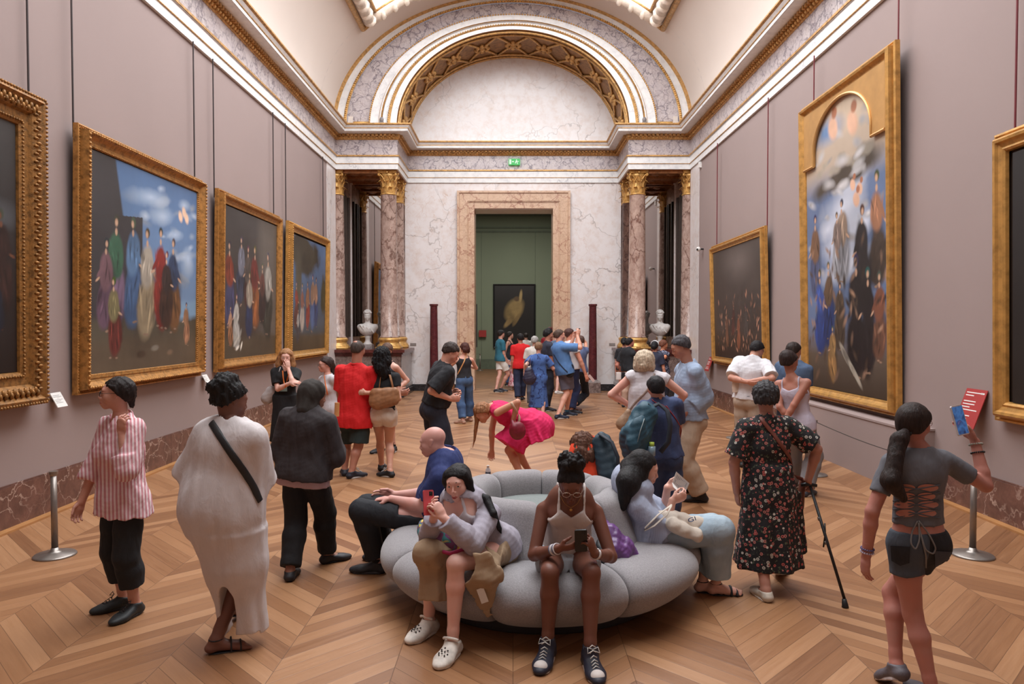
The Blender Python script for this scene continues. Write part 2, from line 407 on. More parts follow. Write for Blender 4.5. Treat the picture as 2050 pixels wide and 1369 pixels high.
# glazing: gently curved laylight with bars
def gz(x): return vz(XS) + zt - .02 + .55 * (1 - (x / XS) ** 2)
xx = [-XS + 2 * XS * i / 12 for i in range(13)]
mgl.add([(x, YS0, gz(x)) for x in xx] + [(x, YS1, gz(x)) for x in xx], [(i, 13 + i, 14 + i, i + 1) for i in range(12)])
g = structure(mgl.build('window_1', emis('daylit glass', (.95, .97, 1.0), 7.6), smooth=False))
for i in range(0, 13, 2): mbar.tube([(xx[i], YS0, gz(xx[i]) - .04), (xx[i], YS1, gz(xx[i]) - .04)], .035, 4)
y = YS1 - .55
while y > YS0:
    mbar.tube([(x, y, gz(x) - .05) for x in xx], .03, 4); y -= 1.1
structure(mbar.build('window_2', plain('white glazing bar', (225, 225, 225), .5)))
# roof above to close the shell
# ---------------------------------------------------------------- entablature: sweep along the plan
PATH = [(-XW, YB), (-XW, YP), (-XB, YP), (-XB, YE), (XB, YE), (XB, YP), (XW, YP), (XW, YB)]
m = MB()
sweep(m, PATH, [(0, 6.2), (.045, 6.2), (.045, 6.345), (.06, 6.35), (.06, 6.53), (.08, 6.53)]); sweep(m, PATH, [(.02, 7.13), (.34, 7.14), (.36, 7.15), (.36, 7.215)]); sweep(m, PATH, [(.375, 7.235), (.41, 7.285), (.41, 7.29)])
sweep(m, PATH, [(.45, 7.34), (.0, 7.35)])
structure(m.build('trim_10', FASCIA))
m = MB(); sweep(m, PATH, [(.06, 6.53), (.09, 6.54), (.09, 6.575), (.035, 6.585)]); sweep(m, PATH, [(.36, 7.215), (.375, 7.22), (.375, 7.235)]); sweep(m, PATH, [(.41, 7.29), (.45, 7.31), (.45, 7.34)])
sweep(m, PATH, [(.035, 6.99), (.05, 6.995), (.07, 7.03), (.10, 7.06), (.10, 7.135)])
sweep(m, PATH, [(.046, 6.34), (.066, 6.345), (.066, 6.355)])
structure(m.build('trim_11', GOLD))
m = MB(); sweep(m, PATH, [(.035, 6.575), (.035, 7.0)]); structure(m.build('trim_12', FRIEZE))
m = MB()
for (xa, ya), (xb, yb) in zip(PATH, PATH[1:]):
    a = V(xa, ya, 0); b = V(xb, yb, 0); d = (b - a); L = d.length; d.normalize(); nr = V(d.y, -d.x, 0)
    k = int(L / .105)
    for i in range(k):
        c = a + d * ((i + .5) * L / k)
        if c.y < 5.5: continue
        M = Matrix(((d.x, nr.x, 0, c.x), (d.y, nr.y, 0, c.y), (0, 0, 1, 0), (0, 0, 0, 1)))
        m.box((-.033, .08, 7.075), (.033, .16, 7.13), M)
        m.ball(c + nr * .095 + V(0, 0, 7.035), (.034, .034, .036), 6, 4)
structure(m.build('trim_13', GOLD))
# ceiling of the bays (gilded soffit behind the architrave)
for sx in (-1, 1):
    m = MB(); x0, x1 = sorted((sx * XB, sx * XW)); m.box((x0, YP, 6.2), (x1, YE, 6.26))
    for (a, b, c, d_) in ((x0 + .12, YP + .1, x1 - .12, YP + .18), (x0 + .12, YP + .85, x1 - .12, YP + .93), (x0 + .12, YE - .2, x1 - .12, YE - .1)): m.box((a, b, 6.12), (c, d_, 6.2))
    for q in range(3):
        for w in range(2): m.ball((x0 + .4 + q * .42, YP + .5 + w * .75, 6.19), (.15, .2, .06), 8, 5)
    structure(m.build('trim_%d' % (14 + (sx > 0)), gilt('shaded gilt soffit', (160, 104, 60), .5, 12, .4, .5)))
    # upper return wall of the bay above entablature is the arch face; pedestal
    px0, px1 = sorted((sx * 3.06, sx * (XW - .012)))
    def ped(mm, o, z0, z1): mm.box((px0 - (o if sx > 0 else 0), 19.72 - o, z0), (px1 + (o if sx < 0 else 0), YE - .1, z1))
    ro = empty('pedestal', ((px0 + px1) / 2, 20.7, 0), label='long marble pedestal carrying the columns and bust in the %s bay' % ('left' if sx < 0 else 'right'), cat='pedestal')
    b = MB(); ped(b, .10, 0, .16); ped(b, .06, .16, .2); b.build('plinth', BLACKM, ro, off=ro.location)
    b = MB(); ped(b, .05, .2, .27); ped(b, .0, .27, 1.12); b.build('body', PEDM, ro, off=ro.location)
    b = MB(); xs_ = sx * 3.052
    b.box((min(xs_, xs_ - sx * .02), 19.75, .27), (max(xs_, xs_ - sx * .02), YE - .1, 1.12)); b.box((min(xs_, xs_ - sx * .05), 19.8, .2), (max(xs_, xs_ - sx * .05), YE - .1, .3)); b.build('side_panel', PEDG, ro, off=ro.location)
    b = MB(); ped(b, .03, 1.12, 1.17); ped(b, .07, 1.17, 1.22); ped(b, .12, 1.22, 1.30); b.build('cornice', REDCAP, ro, off=ro.location)
    # mirror between the columns, side panel
    mx0, mx1 = sorted((sx * 3.22, sx * 4.8))
    mo = MB().box((mx0, YE - .012, 1.3), (mx1, YE - .002, 6.14)).build('wall_mirror', NT('mirror glass').done((.62, .6, .58, 1), .03, 1.0))
    tag(mo, 'tall mirror set between the columns behind the bust, %s bay' % ('left' if sx < 0 else 'right'), 'mirror')
    sxw = sx * (XW - .02)
    m = MB(); m.box((min(sxw, sx * XW), YP + .5, 1.62), (max(sxw, sx * XW), YE - .35, 5.7))
    structure(m.build('window_%d' % (3 if sx < 0 else 4), NT('dark window glass').done(srgb(84, 68, 60), .12, .0)))
    m = MB()
    for yy in (YP + .5, YP + .9, YE - .75, YE - .35): m.box((min(sx * (XW - .06), sx * XW), yy - .025, 1.62), (max(sx * (XW - .06), sx * XW), yy + .025, 5.7))
    structure(m.build('window_%d' % (5 if sx < 0 else 6), plain('dark window frame', (70, 56, 48), .5)))
# ---------------------------------------------------------------- columns
def capital_mb(R, a0=0.0, a1=2 * PI, h=.62):
    """Corinthian capital: bell, two tiers of curling leaves, volutes, abacus"""
    m = MB(); m.lathe([(R * .86, -.04), (R * 1.02, -.03), (R * 1.02, 0), (R * .84, .01), (R * .84, h * .5), (R * .95, h * .75), (R * 1.12, h * .86)], n=20, a0=a0, a1=a1)
    def leaf(ang, z0, L, w, r0, curl):
        vs = []; fs = []; k = 7
        for i in range(k):
            t = i / (k - 1)
            rr = r0 + .03 * t + curl * max(0, t - .55) ** 1.3 * 2.2; z = z0 + L * (t if t < .8 else .8 - (t - .8) * .6)
            ww = w * (1 - .75 * t ** 3) * (1 + .12 * math.sin(t * 19))
            for s in (-1, -.5, 0, .5, 1):
                a = ang + s * ww / rr; rx = rr + (.012 if s == 0 else -.012 * abs(s)); vs.append((rx * math.cos(a), rx * math.sin(a), z))
        for i in range(k - 1):
            for j in range(4): fs.append((i * 5 + j, i * 5 + j + 1, i * 5 + j + 6, i * 5 + j + 5))
        m.add(vs, fs)
    full = abs(a1 - a0 - 2 * PI) < .01
    for i in range(8):
        an = i * PI / 4 + PI / 8
        leaf(an, 0, h * .36, R * .34, R * .88, R * .5)
        leaf(an + PI / 8, .06, h * .6, R * .32, R * .86, R * .6)
    for q in range(4):
        an = PI / 4 + q * PI / 2
        for s in (-1, 1):
            pts = []
            for i in range(22):
                t = i / 21
                if t < .5: u = t / .5; r = R * (.9 + .5 * u * u); z = h * (.5 + .36 * u); da = s * .45 * (1 - u)
                else:
                    u = (t - .5) / .5; ph = PI / 2 - u * PI * 2.2; rad = R * .17 * (1 - u * .75)
                    r = R * 1.4 + rad * math.cos(ph) + .0; z = h * .86 - R * .17 + rad * math.sin(ph); da = s * .03
                a = an + da; pts.append((r * math.cos(a), r * math.sin(a), z))
            m.tube(pts, R * .07, 5)
        a2 = q * PI / 2
        m.ball((R * 1.12 * math.cos(a2), R * 1.12 * math.sin(a2), h * .9), R * .16, 8, 5)
        for s in (-1, 1):
            pts = [(R * (.95 + .12 * u) * math.cos(a2 + s * (.5 - .38 * u)), R * (.95 + .12 * u) * math.sin(a2 + s * (.5 - .38 * u)), h * (.5 + .3 * u)) for u in (0, .3, .6, .9, 1)]
            m.tube(pts, R * .06, 5)
    # abacus with concave sides
    out = []
    for q in range(4):
        c0 = PI / 4 + q * PI / 2
        for i in range(8):
            u = i / 8; a = c0 + u * PI / 2; rr = R * (1.62 - .62 * math.sin(u * PI) ** .8); out.append((rr * math.cos(a), rr * math.sin(a)))
    n = len(out)
    for z0, z1, e in ((h * .88, h * .94, .94), (h * .94, h, 1.0)):
        m.add([(x * e, y * e, z0) for x, y in out] + [(x * e, y * e, z1) for x, y in out], [(i, (i + 1) % n, n + (i + 1) % n, n + i) for i in range(n)] + [tuple(range(n - 1, -1, -1)), tuple(range(n, 2 * n))])
    return m
CAPM = capital_mb(.225)
CAPME = None
def column(x, y, mat, label, R=.235):
    global CAPME
    ro = empty('column', (x, y, 1.3), label=label, cat='column')
    MB().lathe([(R + .02, .32), (R + .03, .335), (R + .02, .35), (R * 1.0, .37), (R * 1.0, 1.8), (R * .9, 4.26), (R * .96, 4.28)], n=32).build('shaft', mat, ro, smooth=True)
    b = MB(); b.lathe([(R * 1.3, 0.0), (R * 1.42, .03), (R * 1.44, .08), (R * 1.36, .12), (R * 1.2, .15), (R * 1.16, .19), (R * 1.22, .22), (R * 1.3, .25), (R * 1.28, .29), (R * 1.14, .32)], n=32)
    b.box((-R * 1.4, -R * 1.4, 0), (R * 1.4, R * 1.4, .07)); b.build('base', GOLDB, ro, smooth=True)
    if CAPME is None: c = CAPM.build('capital', GOLDB, ro, smooth=True); CAPME = c.data
    else: c = link(bpy.data.objects.new('capital', CAPME), ro)
    c.location = (0, 0, 4.28)
for sx, nm in ((-1, 'left'), (1, 'right')):
    M1 = COLM if sx < 0 else COLR
    column(sx * 3.44, 20.14, M1, 'front free-standing marble column with gilt capital on the %s pedestal' % nm)
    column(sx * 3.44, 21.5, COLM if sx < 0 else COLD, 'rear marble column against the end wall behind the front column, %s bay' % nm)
    column(sx * 4.9, 20.14, COLM, 'engaged marble column half sunk in the %s side wall' % nm)
# ---------------------------------------------------------------- beyond the doorway: green room
fr = plain('dim oak floor beyond', (120, 84, 58), .45, 0.0, .2, 3.0)
y0 = YE + .9; y1 = 32.6
structure(MB().box((-6, y0, -.1), (6, y1, 0)).build('floor_far', fr))
structure(MB().box((-6, y1, 0), (6, y1 + .2, 7)).build('wall_far', GREEN))
m = MB().box((-6, y1 - .03, 6.12), (6, y1, 6.2)).box((-6, y1 - .06, 6.3), (6, y1, 6.36)).box((-6, y1 - .09, 6.85), (6, y1, 7.0)); m.box((-6, y1 - .03, .0), (6, y1, .45))
for x in (-1.42, 1.0): m.box((x - .01, y1 - .006, .45), (x + .01, y1, 6.12))
structure(m.build('trim_16', plain('darker green trim', (92, 102, 86), .7)))
structure(MB().box((-6.2, y0, 0), (-6, y1, 7)).box((6, y0, 0), (6.2, y1, 7)).build('wall_far_sides', GREEN))
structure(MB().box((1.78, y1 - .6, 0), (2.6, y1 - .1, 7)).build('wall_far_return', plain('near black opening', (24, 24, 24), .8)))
structure(MB().box((1.95, y1 - .62, 2.2), (2.5, y1 - .6, 4.2)).box((1.95, y1 - .62, .3), (2.3, y1 - .6, 2.0)).build('wall_far_panel', plain('pale far panel', (190, 184, 172), .8)))
structure(MB().box((-6, y0, 7), (6, y1, 7.1)).build('ceiling_far', plain('dim ceiling', (150, 146, 136), .8)))
ld = bpy.data.lights.new('green room lamp', 'AREA'); ld.energy = 420; ld.size = 4; ld.color = (1, .96, .88)
lo = bpy.data.objects.new('green_room_lamp', ld); COL.objects.link(lo); lo.location = (0, 27, 6.8)
# ---------------------------------------------------------------- world
w = bpy.data.worlds.new('world'); sc.world = w; w.use_nodes = True
w.node_tree.nodes['Background'].inputs[0].default_value = (.7, .8, 1, 1); w.node_tree.nodes['Background'].inputs[1].default_value = .3
sc.view_settings.view_transform = 'Standard'; sc.view_settings.look = 'None'; sc.view_settings.gamma = 1; sc.view_settings.exposure = 0
# ================================================================== paintings (generic stand-ins)
def vmat(name):
    t = NT(name); a = t.n('ShaderNodeAttribute', attribute_name='Col')
    t.bump(t.noise(60, 4).outputs['Fac'], .12, .003)
    return t.done(a.outputs['Color'], .38)
CANVM = vmat('oil paint')
def lin(c): return np.array(srgb(*c)[:3], np.float32)
class Canvas:
    def __init__(s, w, h, seed, res=110):
        s.nx, s.nz = int(w * res), int(h * res); s.w, s.h = w, h; s.rng = np.random.RandomState(seed)
        s.X, s.Z = np.meshgrid(np.linspace(0, 1, s.nx), np.linspace(0, 1, s.nz)); s.a = w / h
        s.img = np.zeros((s.nz, s.nx, 3), np.float32)
        r = s.rng; s.N = np.zeros_like(s.X)
        for k in range(7):
            f = 3 * 1.7 ** k; th = r.rand() * 6.3
            s.N += np.sin(f * (s.X * s.a * math.cos(th) + s.Z * math.sin(th)) * 2 + r.rand() * 6.3 + 2 * np.sin(f * 1.3 * (s.Z * math.cos(th) - s.X * math.sin(th)) + r.rand() * 6)) / (1.5 ** k)
        s.N /= 2.4
    def fill(s, m, c, shade=.0):
        m = np.clip(m, 0, 1)[..., None]; cc = lin(c)[None, None, :] * (1 + shade * s.N[..., None]); s.img = s.img * (1 - m) + np.clip(cc, 0, 1) * m
    def grad(s, c0, c1, shade=.2):
        t = s.Z[..., None]; s.img = (lin(c0) * (1 - t) + lin(c1) * t) * (1 + shade * s.N[..., None])
    def ell(s, x, z, rx, rz, c, rot=0, soft=.25, shade=.4, wob=.0):
        dx = (s.X - x) * s.a; dz = s.Z - z; cr, sr = math.cos(rot), math.sin(rot)
        u = (dx * cr + dz * sr) / rx; v = (-dx * sr + dz * cr) / rz
        d = np.sqrt(u * u + v * v) + wob * s.N
        s.fill((1 - d) / soft, c, shade)
        return s
    def figure(s, x, z, h, c, skin=(196, 150, 122), c2=None, lean=0.0):
        """loose standing draped shape: overlapping dabs with fold streaks"""
        r = s.rng; h = h * 1.12; mu = lambda q, k=.72: tuple(int(v * k + 18 * (1 - k)) for v in q); c = mu(c); c2 = mu(c2) if c2 else c; skin = mu(skin, .86)
        s.ell(x + .01, z + h * .36, h * .16, h * .4, mu(c2, .4), 0, .7, .4, .25)
        def folds(x0, z0, rx, rz, col, rot, n=9):
            s.ell(x0, z0, rx, rz, col, rot, .25, .45, .22)
            for k in range(n):
                f = r.uniform(.45, 1.5); q = tuple(min(235, int(v * f)) for v in col); t = r.uniform(-.75, .75)
                s.ell(x0 + t * rx / s.a + r.uniform(-.004, .004), z0 + r.uniform(-.4, .4) * rz, rx * .13, rz * r.uniform(.25, .6), q, rot + r.uniform(-.35, .35), .9, .4, .2)
        folds(x + r.uniform(-.015, .015), z + h * .25, h * .15, h * .27, c2, r.uniform(-.18, .18), 13); folds(x + lean * .1, z + h * .56, h * .115, h * .19, c, lean * .4 + r.uniform(-.2, .2), 9)
        sg = r.choice([-1, 1]); s.ell(x + sg * h * .085 / s.a, z + h * .55, h * .03, h * .1, c, sg * r.uniform(.3, .9), .4, .4, .2); s.ell(x + sg * h * .13 / s.a, z + h * .48, h * .016, h * .05, skin, sg * r.uniform(.8, 1.4), .5, .2, .1)
        s.ell(x + lean * .12, z + h * .735, h * .022, h * .035, skin, 0, .5, .2); hx = x + lean * .13 + r.uniform(-.004, .004)
        s.ell(hx + .003, z + h * .82, h * .043, h * .052, tuple(int(v) for v in r.uniform(24, 90, 3)), 0, .4, .4, .15); s.ell(hx - sg * .003, z + h * .805, h * .028, h * .038, skin, .1 * sg, .55, .15); s.ell(hx - sg * .006, z + h * .80, h * .010, h * .02, mu(skin, 1.1), 0, .9, .1)
        for k in range(2): s.ell(x + r.uniform(-.03, .03), z + r.uniform(0, .02), h * .03, h * .012, mu(skin, .7), 0, .5)
    def build(s, parent, hid=0.0):
        """canvas grid in the painting's local frame: centre x, z from 0"""
        img = np.clip(s.img, 0, 1); nx, nz = s.nx, s.nz
        vx = (s.X - .5) * s.w; vz_ = s.Z * s.h
        v = np.stack([vx, np.zeros_like(vx), vz_], -1).reshape(-1, 3)
        i = np.arange((nz - 1) * nx).reshape(nz - 1, nx)[:, :-1].ravel()
        q = np.stack([i, i + 1, i + nx + 1, i + nx], 1)
        o = npmesh('canvas', v, q, CANVM, parent, False)
        at = o.data.color_attributes.new('Col', 'FLOAT_COLOR', 'POINT')
        at.data.foreach_set('color', np.concatenate([img.reshape(-1, 3), np.ones((nx * nz, 1))], 1).astype(np.float32).ravel())
        return o
def frame_mesh(W, H, prof):
    """prof: (distance inward, protrusion toward viewer)"""
    vs = []; n = len(prof)
    for cx, cz in ((-1, 0), (1, 0), (1, 1), (-1, 1)):
        for d, p in prof:
            vs.append((cx * (W / 2 - d), -p, d if cz == 0 else H - d))
    fs = [(k * n + j, ((k + 1) % 4) * n + j, ((k + 1) % 4) * n + j + 1, k * n + j + 1) for k in range(4) for j in range(n - 1)]
    return MB().add(vs, fs)
def beads(W, H, d, p, r, step, sq=(1, 1, 1)):
    m = MB()
    for z in (d, H - d):
        k = int((W - 2 * d) / step)
        for i in range(k): m.ball((-W / 2 + d + (i + .5) * (W - 2 * d) / k, -p, z), (r * sq[0], r * sq[1], r * sq[2]), 6, 4)
    for x in (-W / 2 + d, W / 2 - d):
        k = int((H - 2 * d) / step)
        for i in range(k): m.ball((x, -p, d + (i + .5) * (H - 2 * d) / k), (r * sq[2], r * sq[1], r * sq[0]), 6, 4)
    return m
def painting(side, ya, yb, z0, z1, fw, prof, gilt_m, canvas, label, bead=(), rods=(), rodm=None, lean=.02, off=.03, dprof=.06):
    W, H = yb - ya, z1 - z0
    x = side * (XW - off); rz = PI / 2 if side < 0 else -PI / 2
    ro = empty('framed_painting', (x, (ya + yb) / 2, z0), (lean, 0, rz), label, 'painting')
    f = frame_mesh(W, H, [(0, 0)] + prof + [(fw, dprof - .02)]).build('frame', gilt_m, ro)
    MB().box((-W / 2 + .02, -.01, .02), (W / 2 - .02, 0, H - .02)).build('backing_board', plain('dark wooden backing', (60, 42, 30), .8), ro)
    for b in bead: beads(W, H, *b).build('beading', gilt_m, ro, smooth=True)['kind'] = 'stuff'
    c = canvas.build(ro); c.location = (0, -dprof, fw)
    for ry in rods:
        lx = (ry - (ya + yb) / 2) * (1 if side < 0 else -1)
        MB().tube([(lx, .012 , H - .15), (lx, .012 + (6.2 - z1) * math.tan(lean) , 6.19 - z0)], .011, 6).build('hanging_rod', rodm, ro)
    return ro
PROF_B = [(0, .055), (.015, .06), (.02, .045), (.045, .045), (.05, .085), (.06, .14), (.085, .145), (.10, .12), (.13, .09), (.16, .08), (.17, .09), (.2, .085), (.215, .065)]
PROF_A = [(0, .10), (.02, .15), (.05, .16), (.07, .14), (.10, .12), (.15, .14), (.18, .12), (.2, .09), (.28, .08), (.29, .095), (.32, .08)]
PROF_C = [(0, .06), (.02, .065), (.025, .05), (.05, .05), (.06, .13), (.08, .145), (.10, .14), (.13, .10), (.17, .08), (.2, .075)]
PROF_R = [(0, .05), (.02, .055), (.03, .04), (.05, .04), (.055, .10), (.075, .12), (.10, .115), (.115, .09), (.15, .075), (.17, .085), (.19, .07)]
# A: very dark, partly outside the frame at the left
c = Canvas(2.5, 2.36, 3, 90); c.grad((28, 20, 18), (52, 50, 50), .25)
c.ell(.8, .62, .3, .08, (84, 86, 90), 0, .8, .5, .3)
for k, (x, z, h, cc) in enumerate([(.62, .28, .4, (70, 26, 20)), (.72, .22, .42, (44, 26, 22)), (.82, .27, .4, (96, 44, 30)), (.92, .24, .42, (50, 30, 26)), (.76, .18, .2, (34, 44, 62)), (.9, .16, .22, (30, 36, 50))]):
    c.figure(x, z, h, cc, (120, 74, 54), None)
c.ell(.5, .02, 1.2, .12, (26, 20, 18), 0, .6)
painting(-1, 4.1, 7.27, 1.18, 4.19, .33, PROF_A, FR_A, c, 'huge dark painting in a leafy carved gilt frame at the left edge', [(.012, .15, .016, .04), (.285, .1, .013, .036), (.115, .14, .03, .075, (.6, .8, 1.2)), (.145, .135, .028, .075, (.6, .8, 1.2))], (4.6, 7.24), ROD_D, .012)
# B: blue sky with a standing crowd
c = Canvas(2.72, 2.52, 11, 120); c.grad((120, 144, 172), (82, 112, 152), .14)
for k in range(26): c.ell(c.rng.uniform(.42, .98), c.rng.uniform(.45, .98), c.rng.uniform(.04, .12), c.rng.uniform(.015, .04), tuple(int(v) for v in np.array([160, 172, 188]) * c.rng.uniform(.75, 1.1)), c.rng.uniform(-.3, .5), .95, .4, .5)
for x, z, rx, rz in ((.5, .88, .22, .06), (.75, .72, .16, .05), (.62, .8, .2, .07), (.9, .6, .1, .12), (.85, .9, .1, .04)): c.ell(x, z, rx, rz, (168, 184, 204), .1, .9, .3, .4)
c.fill(np.clip((.30 - c.X - (c.Z - .6) * .25) * 60, 0, 1) * (c.Z > .1), (58, 56, 58), .12); c.fill(np.clip((.43 - c.X) * 90, 0, 1) * (c.Z < .72 + .1 * c.X), (56, 54, 56), .12)
c.fill(np.clip((.36 - c.Z - .03 * c.N) * 25, 0, 1) * (c.X > .4), (120, 150, 176), .12)
c.fill(np.clip((.27 - c.Z - .02 * c.N) * 30, 0, 1), (76, 70, 58), .25); c.fill(np.clip((.2 - c.Z - .03 * c.N) * 12, 0, 1), (84, 72, 58), .3)
for x, z, h, cc, c2 in ((.2, .2, .56, (70, 120, 92), (150, 120, 150)), (.34, .22, .55, (110, 150, 196), (84, 120, 170)), (.12, .18, .46, (150, 110, 120), (120, 90, 110)), (.47, .16, .58, (206, 194, 176), (198, 176, 140)), (.6, .2, .56, (150, 44, 38), (158, 50, 42)), (.73, .18, .54, (58, 78, 116), (140, 92, 54)), (.66, .2, .44, (60, 44, 42), (80, 50, 40)), (.18, .06, .4, (150, 140, 96), (118, 50, 44)), (.88, .1, .26, (196, 142, 104), (186, 130, 96))): c.figure(x, z, h, cc, (212, 170, 142), c2)
for x, z in ((.85, .86), (.81, .83), (.88, .83)): c.ell(x, z, .03, .04, (226, 188, 160), .5, .5, .2)
for x, z, cc in ((.55, .1, (120, 112, 100)), (.42, .07, (70, 56, 44)), (.7, .07, (110, 90, 72))): c.ell(x, z, .05, .02, cc, .1, .5, .5, .5)
painting(-1, 7.9, 11.05, 1.19, 4.15, .215, PROF_B, FR_B, c, 'big painting of a standing crowd against blue sky, second from left', [(.075, .145, .017, .05, (1.2, 1, .9)), (.03, .05, .009, .03), (.205, .08, .01, .03)], (7.93, 10.93), ROD_D)
# C: dark interior scene
c = Canvas(2.64, 2.53, 21, 90); c.grad((62, 50, 42), (58, 56, 56), .25); c.fill(np.clip((c.X - .55) * 6, 0, 1), (88, 82, 76), .2)
c.fill(np.clip((.17 - c.Z - .03 * c.N) * 20, 0, 1), (74, 64, 50), .3)
for x, z, h, cc, c2 in ((.1, .2, .6, (150, 60, 40), (70, 70, 110)), (.3, .35, .5, (150, 152, 170), (60, 66, 90)), (.42, .3, .5, (110, 96, 90), (84, 40, 36)), (.55, .2, .62, (140, 50, 44), (176, 100, 50)), (.45, .12, .5, (196, 180, 160), (40, 52, 90)), (.82, .14, .66, (206, 200, 190), (60, 62, 52)), (.7, .25, .45, (120, 70, 60), (60, 40, 40)), (.22, .05, .4, (222, 216, 206), (210, 206, 200)), (.12, .08, .28, (200, 150, 120), (180, 120, 80))): c.figure(x, z, h, cc, (206, 164, 136), c2)

for k in range(12): c.ell(.2 + c.rng.uniform(0, .12), .1 + c.rng.uniform(-.05, .08), .05, .018, tuple(int(v) for v in np.array([214, 208, 196]) * c.rng.uniform(.55, 1.05)), c.rng.uniform(.2, 1.4), .6, .5, .3)
painting(-1, 11.63, 14.69, 1.2, 4.15, .2, PROF_C, FR_B, c, 'dim crowded painting with white drapery in a gilt frame, third on left wall', [(.065, .135, .008, .05)], (11.64, 14.52), ROD_D)
# D: landscape with tree
c = Canvas(2.84, 2.53, 31, 80); c.grad((60, 62, 52), (82, 112, 152), .15); c.ell(.35, .86, .5, .2, (58, 54, 42), 0, .3, .4, .25); c.ell(.2, .6, .12, .35, (70, 66, 52), 0, .4, .4, .2); c.ell(.93, .5, .12, .22, (56, 58, 40), 0, .4, .4, .3)
c.fill(np.clip((.17 - c.Z) * 20, 0, 1), (78, 66, 50), .3)
for x, z, h, cc, c2 in ((.15, .2, .42, (150, 60, 40), (120, 60, 44)), (.3, .16, .46, (150, 96, 80), (206, 190, 176)), (.45, .18, .46, (190, 130, 90), (160, 60, 44)), (.6, .16, .56, (206, 160, 130), (90, 116, 170)), (.7, .2, .5, (200, 150, 120), (60, 80, 130)), (.2, .08, .3, (216, 208, 200), (90, 84, 90))): c.figure(x, z, h, cc, (206, 160, 130), c2)
painting(-1, 15.25, 18.45, 1.2, 4.16, .19, PROF_C, FR_C, c, 'painting with dark tree and blue sky beside the left marble pilaster', [(.02, .07, .014, .04), (.07, .14, .012, .05)], (15.3, 18.3), ROD_D)
# right wall: dark battle
c = Canvas(3.27, 2.4, 41, 80); c.grad((50, 38, 32), (74, 66, 62), .3)
for k in range(150):
    r = c.rng; c.ell(r.uniform(.08, .95), .08 + .5 * r.rand() ** 1.6, .014, .035, tuple(int(v) for v in r.choice([50, 80, 110, 150, 190]) * np.array([1, .72, .58])), r.uniform(-1, 1), .6, .5)
for x, z, h, cc in ((.3, .1, .32, (140, 90, 64)), (.55, .08, .34, (166, 96, 66)), (.45, .2, .3, (96, 44, 36)), (.7, .18, .3, (90, 80, 76))): c.figure(x, z, h, cc, (190, 130, 96))
c.ell(.55, .85, .5, .2, (98, 88, 84), 0, .9, .5, .3)
painting(1, 13.55, 17.2, 1.06, 3.82, .18, [(q, p) for q, p in PROF_R if q < .18], FR_C, c, 'dark brown battle painting in a yellow gilt frame, far right wall', (), (13.6, 16.95), ROD_R, .03)
# right wall: tall arched altarpiece
W2, H2 = 2.87, 4.62; cw, ch = W2 - .36, H2 - .36
c = Canvas(cw, ch, 57, 110); c.grad((56, 46, 38), (196, 176, 156), .1)
c.fill(np.clip((c.Z - .12) * 8, 0, 1) * np.clip((.78 - c.Z) * 10, 0, 1), (92, 110, 142), .25)
for x, z, rx, rz in ((.5, .62, .22, .09), (.4, .5, .16, .1), (.62, .7, .14, .06), (.3, .56, .1, .05), (.75, .55, .12, .06), (.5, .42, .3, .05)): c.ell(x, z, rx, rz, (196, 200, 212), .2, .9, .3, .4)
c.ell(.5, .95, .36, .1, (206, 184, 160), 0, .8, .3, .3); c.ell(.3, .9, .16, .06, (110, 140, 180), 0, .8)
c.ell(.5, .72, .34, .05, (66, 56, 46), .1, .5, .4, .4)
for k in range(9): c.ell(.2 + k * .075, .765 + .02 * math.sin(k * 1.9), .04, .022, (150, 140, 126), .2 * math.sin(k), .7, .5, .5)
for k in range(40): c.ell(c.rng.uniform(.05, .95), c.rng.uniform(.4, .98), c.rng.uniform(.02, .07), c.rng.uniform(.01, .025), tuple(int(v) for v in np.array([200, 196, 196]) * c.rng.uniform(.6, 1.05)), c.rng.uniform(-.5, .5), .9, .4, .4)
for x, z, s_ in ((.38, .9, .05), (.62, .88, .05), (.62, .68, .025), (.7, .66, .025), (.66, .63, .03)): c.ell(x, z, s_ * .8, s_, (222, 176, 148), .6, .4, .4, .15); c.ell(x + .02, z + s_, s_ * .5, s_ * .5, (170, 110, 80), 0, .4)
for x, z, h, cc, c2 in ((.12, .3, .34, (150, 110, 84), (90, 100, 140)), (.88, .33, .38, (176, 120, 88), (70, 56, 48)), (.48, .36, .3, (206, 176, 150), (196, 198, 206)), (.42, .38, .24, (176, 150, 140), (200, 202, 210)), (.72, .26, .36, (38, 34, 38), (40, 36, 40)), (.3, .16, .3, (120, 92, 70), (44, 76, 150)), (.18, .12, .32, (60, 90, 170), (44, 72, 146)), (.65, .05, .42, (26, 22, 26), (24, 20, 24)), (.78, .06, .36, (28, 24, 28), (30, 26, 28)), (.45, .14, .24, (120, 96, 76), (100, 82, 64)), (.9, .1, .3, (150, 90, 66), (120, 80, 60)), (.35, .03, .2, (206, 160, 100), (200, 150, 92))): c.figure(x, z, h, cc, (214, 170, 140), c2)

